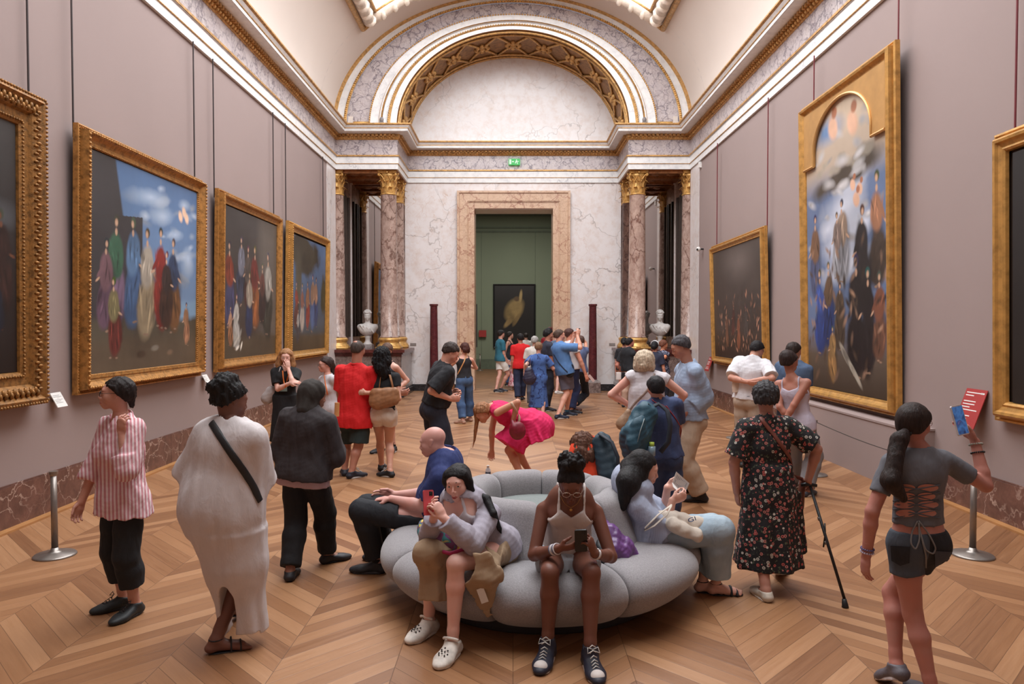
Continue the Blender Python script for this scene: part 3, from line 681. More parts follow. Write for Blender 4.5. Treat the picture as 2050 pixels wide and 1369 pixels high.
for k in range(14): c.ell(.5 + k * .012, .13 - k * .006, .05, .012, tuple(int(v) for v in np.array([190, 180, 164]) * c.rng.uniform(.5, 1.05)), -.8 + .1 * c.rng.rand(), .6, .5, .3)
for k in range(60): c.ell(c.rng.uniform(.02, .98), c.rng.uniform(.02, .5), .012, .03, tuple(int(v) for v in np.array([110, 86, 70]) * c.rng.uniform(.3, 1.5)), c.rng.uniform(-1, 1), .9, .5, .3)
pr2 = [(0, .06), (.02, .075), (.03, .06), (.05, .06), (.055, .12), (.08, .145), (.11, .135), (.13, .1), (.15, .08), (.17, .075)]
ro = painting(1, 8.93, 8.93 + W2, .82, .82 + H2, .18, pr2, FR_C, c, 'towering altarpiece with arched top and blue sky on the right wall', (), (9.0, 11.5), ROD_R, .022)
m = MB(); n = 24                      # gilt spandrels making the arch
for sg in (-1, 1):
    out = []; a_ = cw * .36; zc = ch * .835; zb = ch * .80
    for i in range(n + 1):
        t = PI / 2 * i / n; out.append((sg * a_ * math.cos(t), zc + (ch * .15) * math.sin(t)))
    poly = [(sg * cw / 2, zb - .0), (sg * a_, zb)] + out + [(0, ch), (sg * cw / 2, ch)]
    k = len(poly); y0_, y1_ = -.1, -.065
    vs = [(x, y0_, z + .18) for x, z in poly] + [(x, y1_, z + .18) for x, z in poly]
    m.add(vs, [tuple(range(k)) if sg < 0 else tuple(range(k - 1, -1, -1))] + [(i, (i + 1) % k, k + (i + 1) % k, k + i) for i in range(k)])
    m.tube([(x, y0_, z + .18) for x, z in [(sg * cw / 2, zb)] + poly[1:n + 3]], .022, 6)
m.build('spandrel', plain('flat gold leaf', (196, 150, 92), .42, .5, .1, 5.0), ro)
# right edge dark painting
c = Canvas(2.6, 2.36, 61, 60); c.grad((30, 26, 24), (38, 38, 40), .25); c.ell(.4, .35, .2, .2, (60, 48, 40), 0, .8, .5, .3)
painting(1, 4.0, 7.15, 1.02, 3.81, .2, PROF_R, FR_C, c, 'nearly black painting in a gilt frame cut by the right edge of the photo', (), (4.3, 6.95), ROD_R, .02)
# far room: dark painting with a pale reaching figure
c = Canvas(1.78, 2.75, 71, 70); c.grad((20, 18, 18), (32, 30, 32), .2)
c.ell(.5, .6, .16, .24, (150, 126, 82), -.5, .4, .4, .1); c.ell(.66, .82, .03, .13, (160, 136, 92), -.1, .4); c.ell(.38, .42, .05, .16, (140, 116, 76), -.7, .4); c.ell(.55, .44, .04, .14, (132, 108, 70), -.5, .4); c.ell(.56, .78, .05, .05, (90, 70, 48), 0, .4)
ro = empty('framed_painting', (.06, 32.57, .95), label='near-black painting with one pale figure in the green room beyond the doorway', cat='painting')
frame_mesh(1.9, 2.87, [(0, 0), (0, .06), (.02, .07), (.06, .05), (.07, .03)]).build('frame', BLACK, ro); cc_ = c.build(ro); cc_.location = (0, -.03, .06)
# ledge under the altarpiece
o = MB().box((XW - .30, 8.3, 0), (XW, 12.2, .74)).box((XW - .31, 8.29, .74), (XW, 12.21, .765)).build('trim_17', MAUVE); structure(o)
# ================================================================== labels
def wall_label(side, y, z, w, h, mat, label, cat='label', d=.10, tilt=.5, text=False, group=None):
    x = side * (XW - .0); rz = PI / 2 if side < 0 else -PI / 2
    ro = empty('wall_label', (side * (XW - .005), y, z), (0, 0, rz), label, cat, group)
    m = MB(); R = Matrix.Translation((0, -d * .55, 0)) @ Matrix.Rotation(-tilt, 4, 'X'); m.box((-w / 2, -.004, -h / 2), (w / 2, .004, h / 2), R)
    m.build('panel', mat, ro)
    MB().box((-.02, -d * .5, -.02), (.02, 0, .02)).build('bracket', STEEL, ro)
    t = MB(); k = 0
    for r_ in range(11 if text else 6):
        zz = h / 2 - h * (.1 + .075 * r_) if text else h / 2 - h * (.2 + .1 * r_)
        ln = w * random.Random(r_ * 3 + int(y * 7)).uniform(.35, .8) * (1 if r_ not in (2, 7) else 0)
        if ln: t.box((-w / 2 + w * .08, -.0052, zz - h * .012), (-w / 2 + w * .08 + ln, -.0045, zz + h * .012), R)
    if text: t.box((w / 2 - w * .25, -.0052, h / 2 - h * .12), (w / 2 - w * .08, -.0045, h / 2 - h * .08), R)
    t.build('lettering', PAPERW if text else plain('grey ink', (120, 118, 116), .7), ro)
    return ro
wall_label(-1, 7.62, 1.17, .17, .17, PAPERW, 'small white wall label beside the huge dark painting on the left wall')
wall_label(-1, 11.3, 1.12, .17, .15, PAPERW, 'small white wall label between the second and third left paintings')
wall_label(1, 7.53, 1.09, .34, .42, REDLAB, 'slanting red information panel behind the raised phone', text=True, tilt=.35, d=.14)
wall_label(1, 12.05, 1.12, .3, .36, REDLAB, 'slanting red information panel just left of the tall altarpiece', text=True, tilt=.35, d=.14)
wall_label(1, 17.6, 1.02, .34, .36, REDLAB, 'slanting red information panel at the far end of the right wall', text=True, tilt=.35, d=.14)
for x, nm in ((-2.99, 'left'), (2.97, 'right')):
    tag(MB().box((x - .09, YE - .012, 1.35), (x + .09, YE - .001, 1.43)).build('wall_plaque', plain('grey plaque', (140, 130, 126), .5)), 'tiny grey plaque on the white end wall, %s of the doorway' % nm, 'plaque')
tag(MB().box((-1.53, 32.45, 1.45), (-1.2, 32.53, 1.75)).build('red_information_box', REDLAB), 'small red box panel on the green wall far beyond the doorway', 'panel')
tag(MB().box((-1.11, YE + .1, 1.3), (-1.08, YE + .2, 2.6)).build('door_latch_plate', BLACK), 'dark metal strip on the left jamb of the doorway', 'plate')
# exit sign
ro = empty('exit_sign', (.03, YE - .035, 6.80), label='small green lit exit sign on the veined frieze above the doorway', cat='sign')
MB().box((-.16, -.09, -.09), (.18, -.05, .09)).build('housing', emis('green exit light', (.02, .7, .12), .7), ro)
m = MB().box((-.14, -.094, -.07), (-.08, -.0905, .07)); m.box((-.06, -.094, -.01), (.0, -.0905, .02)).ball((.075, -.092, .05), (.016, .004, .016)); m.box((.045, -.094, -.02), (.095, -.0905, .03)).box((.09, -.094, -.07), (.11, -.0905, -.02)).box((.03, -.094, -.05), (.055, -.0905, -.01)); m.box((.1, -.094, .0), (.14, -.0905, .02))
m.build('running_figure_symbol', emis('white exit symbol', (.8, 1, .8), .9), ro)
# small fittings
def cam_fit(loc, label, nx):
    ro = empty('surveillance_camera', loc, label=label, cat='camera'); MB().tube([(0, 0, 0), (nx * .1, 0, 0)], .02, 8).build('arm', BLACK, ro); MB().ball((nx * .13, 0, 0), .06, 10, 8).build('dome', PAPERW, ro, smooth=True); MB().ball((nx * .16, -.03, -.01), .03, 8, 6).build('lens', BLACK, ro)
cam_fit((XW, 18.5, 3.9), 'small white dome camera on the right wall near the pilaster', -1)
tag(MB().box((XW - .06, 18.75, 6.02), (XW, 18.85, 6.17)).build('motion_sensor', PAPERW), 'small white sensor under the cornice at the right pilaster', 'sensor')
for sx, nm in ((-1, 'left'), (1, 'right')):
    for k, (dx, w_) in enumerate(((3.52, .12), (4.35, .14))):
        m = MB().box((sx * dx - w_ / 2, 19.5, 7.352), (sx * dx + w_ / 2, 19.66, 7.40)); m.ball((sx * dx, 19.56, 7.46), (.06, .06, .08), 8, 6) if k == 0 else m.box((sx * dx - .06, 19.54, 7.40), (sx * dx + .06, 19.58, 7.55))
        tag(m.build('spotlight' if k == 0 else 'junction_box', plain('grey fitting', (120, 112, 110), .5) if k == 0 else plain('cream box', (206, 194, 184), .6)), ('small dark spotlight' if k == 0 else 'cream junction box') + ' standing on the cornice, %s foot of the arch' % nm, 'fitting')
# ================================================================== porphyry columns
for x, nm in ((-2.31, 'left'), (2.33, 'right')):
    y = 21.16
    ro = empty('porphyry_column', (x, y, 0), label='dark red porphyry column on a marble block, %s of the doorway' % nm, cat='column')
    MB().box((-.21, -.21, 0), (.21, .21, .3)).build('plinth', PEDM, ro)
    MB().box((-.19, -.19, .3), (.19, .19, .345)).lathe([(.15, .345), (.155, .36), (.14, .375)], n=24).build('base', PEDG, ro)
    MB().lathe([(.13, .375), (.135, .39), (.127, .41), (.125, .9), (.105, 2.5), (.11, 2.52), (.127, 2.535), (.127, 2.58)], n=28).build('shaft', PORPH, ro, smooth=False)
# ================================================================== stanchions
def stanchion(x, y, label, h=.72, r=.165):
    ro = empty('stanchion', (x, y, 0), label=label, cat='stanchion', )
    MB().lathe([(0, .0), (r, .0), (r, .008), (r - .01, .018), (.06, .03), (.035, .045), (.028, .07)], n=32).build('base', STEEL, ro, smooth=True)
    MB().lathe([(.026, .05), (.024, h - .03)], n=16).build('post', STEEL, ro, smooth=True)
    MB().lathe([(.024, h - .04), (.034, h - .02), (.036, h), (0, h)], n=16).build('cap', STEEL, ro)
    return ro
b1 = G(110, 1112); stanchion(b1.x, b1.y, 'grey metal stanchion standing beside the left wall baseboard')
b2 = G(1947, 1112); stanchion(b2.x, b2.y, 'grey metal stanchion at the far right beyond the girl with a phone')
b3 = G(1630, 951); stanchion(b3.x, b3.y, 'grey metal stanchion beside the woman in a lavender tank top')
b4 = G(1473, 877); stanchion(b4.x, b4.y, 'slim grey stanchion near the man in a white shirt')
b5 = G(963, 739); stanchion(b5.x, 31.5, 'tiny stanchion in front of the green wall beyond the doorway')
def cord(a, b, label):
    pts = [a.lerp(b, i / 16) - V(0, 0, .05 * math.sin(PI * i / 16)) for i in range(17)]
    tag(MB().tube(pts, .005, 6).build('barrier_cord', plain('dark elastic cord', (60, 50, 46), .6)), label, 'cord')
cord(V(b3.x, b3.y - .04, .70), V(b2.x, b2.y + .04, .70), 'thin dark barrier cord running between the two right stanchions')
cord(V(b4.x, b4.y - .04, .70), V(b3.x, b3.y + .04, .70), 'thin dark barrier cord running back to the stanchion by the white-shirted man')
cord(V(-5.9, 31.5, .9), V(b5.x, 31.5, .72), 'thin cord in front of the green wall beyond the doorway')
# floor stain / power socket lids
tag(MB().box((1.58 - 2.3, 8.55, .001), (-.45, 8.75, .004)).build('floor_socket_plate', plain('brass plate', (150, 120, 60), .4, .6)), 'small brass plate let into the parquet behind the red polo man', 'plate') if False else None
# ================================================================== implicit-surface modelling
f32 = np.float32
def nz3(X, Y, Z, f, seed=0.0):
    a = f * 6.283
    return (np.sin(a * (.8 * X + .5 * Y + .3 * Z) + seed) * np.sin(a * (-.4 * X + .9 * Y + .2 * Z) + 1.7 * seed + 1) +
            .6 * np.sin(a * 1.9 * (.3 * X - .5 * Y + .8 * Z) + seed * 2.3) * np.sin(a * 2.1 * (.7 * X + .2 * Y - .6 * Z) + 2 + seed)) * .8
def smin(a, b, k):
    if k <= 0: return np.minimum(a, b)
    h = np.maximum(k - np.abs(a - b), 0) / k
    return np.minimum(a, b) - h * h * (k * .25)
def smax(a, b, k):
    if k <= 0: return np.maximum(a, b)
    h = np.maximum(k - np.abs(a - b), 0) / k
    return np.maximum(a, b) + h * h * (k * .25)
class Prim:
    def __init__(s, f, lo, hi, k=.012, op='add', g='body'): s.f = f; s.lo = np.array(lo, f32); s.hi = np.array(hi, f32); s.k = k; s.op = op; s.g = g
def bb(pts, r):
    a = np.array([tuple(p) for p in pts], f32); return a.min(0) - r, a.max(0) + r
def cone(a, b, r1, r2, k=.012, side=None, asp=1.0, g='limb', flat=0, cut=None, bulge=0.0, op='add', folds=None, infl=0.0):
    """round cone a-b; section width r along side, r*asp across. flat: 1 flat ends. cut: list of (point, normal) half-spaces to remove"""
    a = Vector(a); b = Vector(b); w = b - a; L = max(w.length, 1e-5); w = w / L
    sd = Vector(side) if side is not None else w.orthogonal(); sd = sd - w * sd.dot(w)
    e1 = sd.normalized() if sd.length > 1e-6 else w.orthogonal().normalized(); e2 = w.cross(e1)
    R = max(r1, r2) * max(1, asp) * 1.15 + abs(bulge) + infl + .002
    def f(X, Y, Z):
        dx, dy, dz = X - a.x, Y - a.y, Z - a.z
        t = dx * w.x + dy * w.y + dz * w.z; u = dx * e1.x + dy * e1.y + dz * e1.z; v = (dx * e2.x + dy * e2.y + dz * e2.z)
        tt = np.clip(t / L, 0, 1); r = r1 + (r2 - r1) * tt
        if bulge: r = r + bulge * np.sin(np.pi * np.clip(tt * 1.15, 0, 1)) ** 1.5
        if folds is not None:
            n, amp, ph = folds; an = np.arctan2(v / asp, u); r = r * (1 + amp * tt * (np.sin(n * an + ph) + .5 * np.sin((n * 1.7 // 1) * an + 2 * ph + 2 * tt)))
        vv = v / asp
        if flat: q = np.sqrt(u * u + vv * vv) - r; d = np.maximum(q * min(1, asp), np.abs(t - L / 2) - L / 2)
        else:
            o = t - np.clip(t, 0, L); d = (np.sqrt(u * u + vv * vv + o * o) - r) * (min(1.0, asp) if asp < 1 else 1.0)
        if infl: d = d - infl
        for cp, cn in (cut or ()): d = np.maximum(d, (X - cp[0]) * cn[0] + (Y - cp[1]) * cn[1] + (Z - cp[2]) * cn[2])
        return d
    lo, hi = bb([a, b], R); return Prim(f, lo, hi, k, op, g)
def ell(c, r, fr=None, k=.02, g='body', op='add', infl=0.0, cut=None):
    """fr: (x,y,z axes)"""
    c = Vector(c); fr = fr or (V(1, 0, 0), V(0, 1, 0), V(0, 0, 1)); rr = [q + infl for q in r]; R = max(rr) + .003
    def f(X, Y, Z):
        dx, dy, dz = X - c.x, Y - c.y, Z - c.z
        p = [(dx * e.x + dy * e.y + dz * e.z) for e in fr]
        k0 = np.sqrt(sum((q / s_) ** 2 for q, s_ in zip(p, rr))); k1 = np.sqrt(sum((q / (s_ * s_)) ** 2 for q, s_ in zip(p, rr))) + 1e-9
        d = k0 * (k0 - 1) / k1
        for cp, cn in (cut or ()): d = np.maximum(d, (X - cp[0]) * cn[0] + (Y - cp[1]) * cn[1] + (Z - cp[2]) * cn[2])
        return d
    return Prim(f, c - Vector((R,) * 3), c + Vector((R,) * 3), k, op, g)
def half(p, n, op='sub', k=.004, lo=None, hi=None):
    """removes the side n points to"""
    p = Vector(p); n = Vector(n).normalized()
    def f(X, Y, Z): return -((X - p.x) * n.x + (Y - p.y) * n.y + (Z - p.z) * n.z)
    pr = Prim(f, lo if lo is not None else (-1e3,) * 3, hi if hi is not None else (1e3,) * 3, k, 'sub'); pr.inf = lo is None; return pr
def surface(prims, h, disp=None, lo=None, hi=None):
    add = [p for p in prims if p.op == 'add']
    lo_ = np.min([p.lo for p in add], 0) - 3 * h if lo is None else np.array(lo, f32); hi_ = np.max([p.hi for p in add], 0) + 3 * h if hi is None else np.array(hi, f32)
    n = np.maximum(np.ceil((hi_ - lo_) / h).astype(int) + 1, 4)
    D = np.full(tuple(n), .15, f32)
    ax = [(lo_[i] + h * np.arange(n[i])).astype(f32) for i in range(3)]
    for p in prims:
        mg = p.k + 2.5 * h + .004
        i0 = np.clip(np.floor((p.lo - mg - lo_) / h), 0, n).astype(int); i1 = np.clip(np.ceil((p.hi + mg - lo_) / h) + 1, 0, n).astype(int)
        if (i1 <= i0).any(): continue
        s = tuple(slice(i0[i], i1[i]) for i in range(3))
        X = ax[0][s[0]][:, None, None]; Y = ax[1][s[1]][None, :, None]; Z = ax[2][s[2]][None, None, :]
        d = p.f(X, Y, Z).astype(f32)
        if p.op == 'add': D[s] = smin(D[s], d, p.k)
        else: D[s] = smax(D[s], -d, p.k)
    if disp is not None: D = D + disp(ax[0][:, None, None], ax[1][None, :, None], ax[2][None, None, :]).astype(f32)
    D[0] = D[-1] = .1; D[:, 0] = D[:, -1] = .1; D[:, :, 0] = D[:, :, -1] = .1
    return nets(D, lo_, h)
def nets(D, lo, h):
    ins = D < 0
    a = ins[:-1, :-1, :-1]; c8 = [ins[i:i + D.shape[0] - 1, j:j + D.shape[1] - 1, k:k + D.shape[2] - 1] for i in (0, 1) for j in (0, 1) for k in (0, 1)]
    s = np.zeros(a.shape, np.int8)
    for c in c8: s += c
    act = (s > 0) & (s < 8); idx = np.argwhere(act)
    if len(idx) == 0: return np.zeros((0, 3), f32), np.zeros((0, 4), int)
    vid = np.full(a.shape, -1, np.int32); vid[act] = np.arange(len(idx))
    I, J, K = idx.T; acc = np.zeros((len(idx), 3), f32); cnt = np.zeros(len(idx), f32)
    cs = [(i, j, k) for i in (0, 1) for j in (0, 1) for k in (0, 1)]
    val = {c: D[I + c[0], J + c[1], K + c[2]] for c in cs}
    for c in cs:
        for ax_ in range(3):
            if c[ax_]: continue
            e = list(c); e[ax_] = 1; e = tuple(e); v0, v1 = val[c], val[e]; m = (v0 < 0) != (v1 < 0)
            t = np.where(m, v0 / np.where(m, v0 - v1, 1), 0)
            for q in range(3): acc[:, q] += m * ((c[q] + t) if q == ax_ else c[q])
            cnt += m
    v = lo + h * (idx + acc / np.maximum(cnt, 1)[:, None])
    quads = []
    for ax_ in range(3):
        b_, c_ = [(1, 2), (2, 0), (0, 1)][ax_]
        sl0 = [slice(1, -1)] * 3; sl0[ax_] = slice(0, -1); sl1 = list(sl0); sl1[ax_] = slice(1, None)
        e0, e1 = ins[tuple(sl0)], ins[tuple(sl1)]; m = e0 != e1; p = np.argwhere(m)
        if len(p) == 0: continue
        flip = e0[m]
        off = np.ones(3, int); off[ax_] = 0; p = p + off
        def vv(db, dc):
            q = p.copy(); q[:, b_] += db; q[:, c_] += dc; return vid[q[:, 0], q[:, 1], q[:, 2]]
        Q = np.stack([vv(-1, -1), vv(0, -1), vv(0, 0), vv(-1, 0)], 1)
        Q[~flip] = Q[~flip][:, ::-1]
        quads.append(Q)
    return v, np.concatenate(quads)
def smooth_v(v, q, it=1):
    for _ in range(it):
        acc = np.zeros_like(v); cnt = np.zeros(len(v))
        for a, b in ((0, 1), (1, 2), (2, 3), (3, 0)):
            np.add.at(acc, q[:, a], v[q[:, b]]); np.add.at(acc, q[:, b], v[q[:, a]]); np.add.at(cnt, q[:, a], 1); np.add.at(cnt, q[:, b], 1)
        v = v * .5 + .5 * acc / np.maximum(cnt, 1)[:, None]
    return v
def sdf_obj(name, prims, h, mat, parent, base, disp=None, label=None, lo=None, hi=None, sm=1):
    v, q = surface(prims, h, disp, lo, hi)
    if len(v) == 0: return None
    if sm: v = smooth_v(v, q, sm)
    v = v - np.array(base, f32)
    return npmesh(name, v, q, mat, parent, True, label)
# ================================================================== people
@cached
def skin(c):
    t = NT('skin'); c = srgb(*c); n1 = t.noise(9, 4); c = tuple(c[:3]) + (1,); g_ = (c[0] * .5 + c[1] * .3 + c[2] * .2); c = tuple(.88 * x + .12 * g_ for x in c[:3]) + (1,); r = (min(1, c[0] * 1.04), c[1] * .9, c[2] * .87, 1)
    col = t.mix(t.ramp(n1.outputs['Fac'], [(.35, (0, 0, 0)), (.7, (1, 1, 1))]), c, r)
    t.bump(t.noise(160, 2).outputs['Fac'], .08, .002)
    return t.done(col, .48, 0.0, **{'Subsurface_Weight': .06, 'Subsurface_Radius': (.02, .008, .004), 'Specular_IOR_Level': .4})
@cached
def hairm(c, rough=.45, sc=1.0):
    t = NT('hair'); c = srgb(*c)
    vec = t.mapping(scale=(90 * sc, 90 * sc, 14 * sc)); n1 = t.noise(1.0, 4, vec, .6, .5)
    col = t.ramp(n1.outputs['Fac'], [(.3, tuple(x * .45 for x in c[:3]) + (1,)), (.55, c), (.8, tuple(min(1, x * 1.7 + .004) for x in c[:3]) + (1,))])
    t.bump(n1.outputs['Fac'], .7, .008)
    return t.done(col, max(rough, .62), 0.0, **{'Specular_IOR_Level': .3})
@cached
def cloth(kind, c, c2=None, s=1.0, rough=.85):
    t = NT('fabric'); A = srgb(*c); B = srgb(*(c2 or c)); O = t.tc.outputs['Object']
    wr = t.noise(7, 3, t.mapping(scale=(1, 1, .6)))
    if kind == 'plain': col = t.ramp(t.noise(5, 3).outputs['Fac'], [(.3, tuple(x * .92 for x in A[:3]) + (1,)), (.7, A)])
    elif kind == 'stripe':
        sep = t.n('ShaderNodeSeparateXYZ', {0: O}); n2 = t.noise(3, 2)
        x = t.math('ADD', t.math('ADD', sep.outputs[0], t.math('MULTIPLY', sep.outputs[1], .6)), t.math('MULTIPLY', n2.outputs['Fac'], .03))
        f = t.math('FRACT', t.math('MULTIPLY', x, 42 * s)); col = t.mix(t.ramp(f, [(.42, (0, 0, 0)), (.5, (1, 1, 1)), (.92, (1, 1, 1)), (1, (0, 0, 0))]), A, B)
    elif kind == 'denim':
        n2 = t.noise(4, 4); n3 = t.noise(220, 2)
        col = t.mix(t.ramp(n2.outputs['Fac'], [(.35, (0, 0, 0)), (.7, (1, 1, 1))]), A, B); col = t.mix(t.math('MULTIPLY', n3.outputs['Fac'], .3), col, tuple(x * .5 for x in A[:3]) + (1,))
    elif kind == 'floral':
        vo = t.n('ShaderNodeTexVoronoi', {'Vector': O, 'Scale': 30 * s, 'Randomness': 1.0}); d = vo.outputs['Distance']
        ring = t.ramp(d, [(0, (1, 1, 1)), (.10, (1, 1, 1)), (.13, (0, 0, 0)), (.2, (0, 0, 0)), (.24, (1, 1, 1)), (.36, (1, 1, 1)), (.40, (0, 0, 0))])
        vr = t.n('ShaderNodeSeparateColor', {0: vo.outputs['Color']}); pk = t.ramp(vr.outputs[0], [(.0, B), (.35, srgb(190, 90, 84)), (.6, srgb(206, 200, 190)), (.8, (*A[:3], 1))], 'CONSTANT')
        n2 = t.ramp(t.noise(60, 2).outputs['Fac'], [(.6, A), (.66, srgb(84, 92, 70))]); col = t.mix(ring, n2, pk)
    elif kind == 'leafprint':
        n2 = t.noise(9 * s, 3, None, .6, 1.2); col = t.mix(t.ramp(n2.outputs['Fac'], [(.52, (0, 0, 0)), (.58, (1, 1, 1))]), A, B)
    elif kind == 'patch':
        n2 = t.noise(14 * s, 2, None, .5, .8); sp = t.n('ShaderNodeSeparateColor', {0: n2.outputs['Color']})
        col = t.mix(t.ramp(sp.outputs[0], [(.48, (0, 0, 0)), (.52, (1, 1, 1))]), A, B); col = t.mix(t.ramp(sp.outputs[1], [(.56, (0, 0, 0)), (.6, (1, 1, 1))]), col, srgb(226, 196, 90))
    elif kind == 'twotone':
        sep = t.n('ShaderNodeSeparateXYZ', {0: O}); col = t.mix(t.math('GREATER_THAN', sep.outputs[0], s), A, B)
    w2 = t.noise(15, 4, t.mapping(scale=(1, 1, .45)), .55, .8); t.bump(t.math('ADD', t.math('ADD', wr.outputs['Fac'], t.math('MULTIPLY', w2.outputs['Fac'], .5)), t.math('MULTIPLY', t.noise(300, 2).outputs['Fac'], .02)), .6, .022)
    return t.done(col, rough)
@cached
def leather(c, rough=.5): return plain('leather', c, rough, 0.0, .2, 20.0, .15)
EYEW = NT('eye white').done(srgb(205, 198, 192), .25); IRIS = NT('dark iris').done(srgb(38, 24, 18), .15)
TEETH = None
def dirv(a): a = math.radians(a); return V(math.sin(a), math.cos(a), 0)
def frame_of(yaw, pitch=0, roll=0):
    y = math.radians(yaw); p = math.radians(pitch)
    f = V(math.sin(y) * math.cos(p), math.cos(y) * math.cos(p), -math.sin(p)); r = V(math.cos(y), -math.sin(y), 0); u = r.cross(f)
    if roll:
        q = math.radians(roll); r, u = r * math.cos(q) + u * math.sin(q), u * math.cos(q) - r * math.sin(q)
    return r, f, u
def ik(a, b, l1, l2, pole):
    """joint position between a and b"""
    d = b - a; L = d.length; n = d / max(L, 1e-6)
    if L > (l1 + l2) * .995: s_ = L / ((l1 + l2) * .995); l1 *= s_; l2 *= s_
    x = (l1 * l1 - l2 * l2 + L * L) / (2 * L); hgt = math.sqrt(max(l1 * l1 - x * x, 0))
    p = Vector(pole) - n * Vector(pole).dot(n); p = p.normalized() if p.length > 1e-6 else n.orthogonal().normalized()
    return a + n * x + p * hgt
def hand_prims(wrist, d, palm, s=1.0, curl=.3, side=1, spread=.12, thumb=.5, curls=None, near=True):
    """wrist point, d finger direction, palm normal, side=+1 thumb towards d x palm ... """
    d = d.normalized(); palm = (palm - d * palm.dot(d)).normalized(); lat = d.cross(palm) * side     # thumb side
    pr = []; L = .092 * s
    pr.append(cone(wrist, wrist + d * L * .55, .023 * s, .032 * s, .012, lat, .62, 'hand'))
    pr.append(cone(wrist + d * L * .4, wrist + d * L * .92, .034 * s, .039 * s, .012, lat, .36, 'hand'))
    lens = [(.042, .025, .020), (.046, .029, .021), (.042, .027, .020), (.033, .020, .018)]
    for i, (l1, l2, l3) in enumerate(lens):
        o = (1.5 - i) * .0205 * s; base = wrist + d * (L * (.96 - .04 * abs(i - 1.2))) + lat * o
        c = curl if curls is None else curls[i]; sp = (1.5 - i) * spread * .5
        a = c * .9; dd = d
        p = base; r = .0088 * s
        for j, l in enumerate((l1, l2, l3)):
            ang = c * (.75 if j == 0 else 1.1) if j == 0 else ang + c * 1.05
            v = (d * math.cos(ang) + palm * math.sin(ang)) + lat * sp * max(0, math.cos(ang)); v.normalize()
            q = p + v * l * s; pr.append(cone(p, q, r, r * .9, .004 if near else .003, g='hand')); p = q; r *= .9
    tb = wrist + d * L * .22 + lat * .022 * s; v = (d * .75 + lat * (.75 - .3 * thumb) + palm * (.25 + .6 * thumb)).normalized()
    q = tb + v * .042 * s; pr.append(cone(tb, q, .0145 * s, .0115 * s, .010, g='hand'))
    v2 = (d * .95 + lat * (.25 - .35 * thumb) + palm * (.15 + .35 * thumb)).normalized(); q2 = q + v2 * .032 * s; pr.append(cone(q, q2, .0112 * s, .0095 * s, .004, g='hand'))
    q3 = q2 + (v2 + palm * .15).normalized() * .022 * s; pr.append(cone(q2, q3, .0098 * s, .008 * s, .004, g='hand'))
    return pr
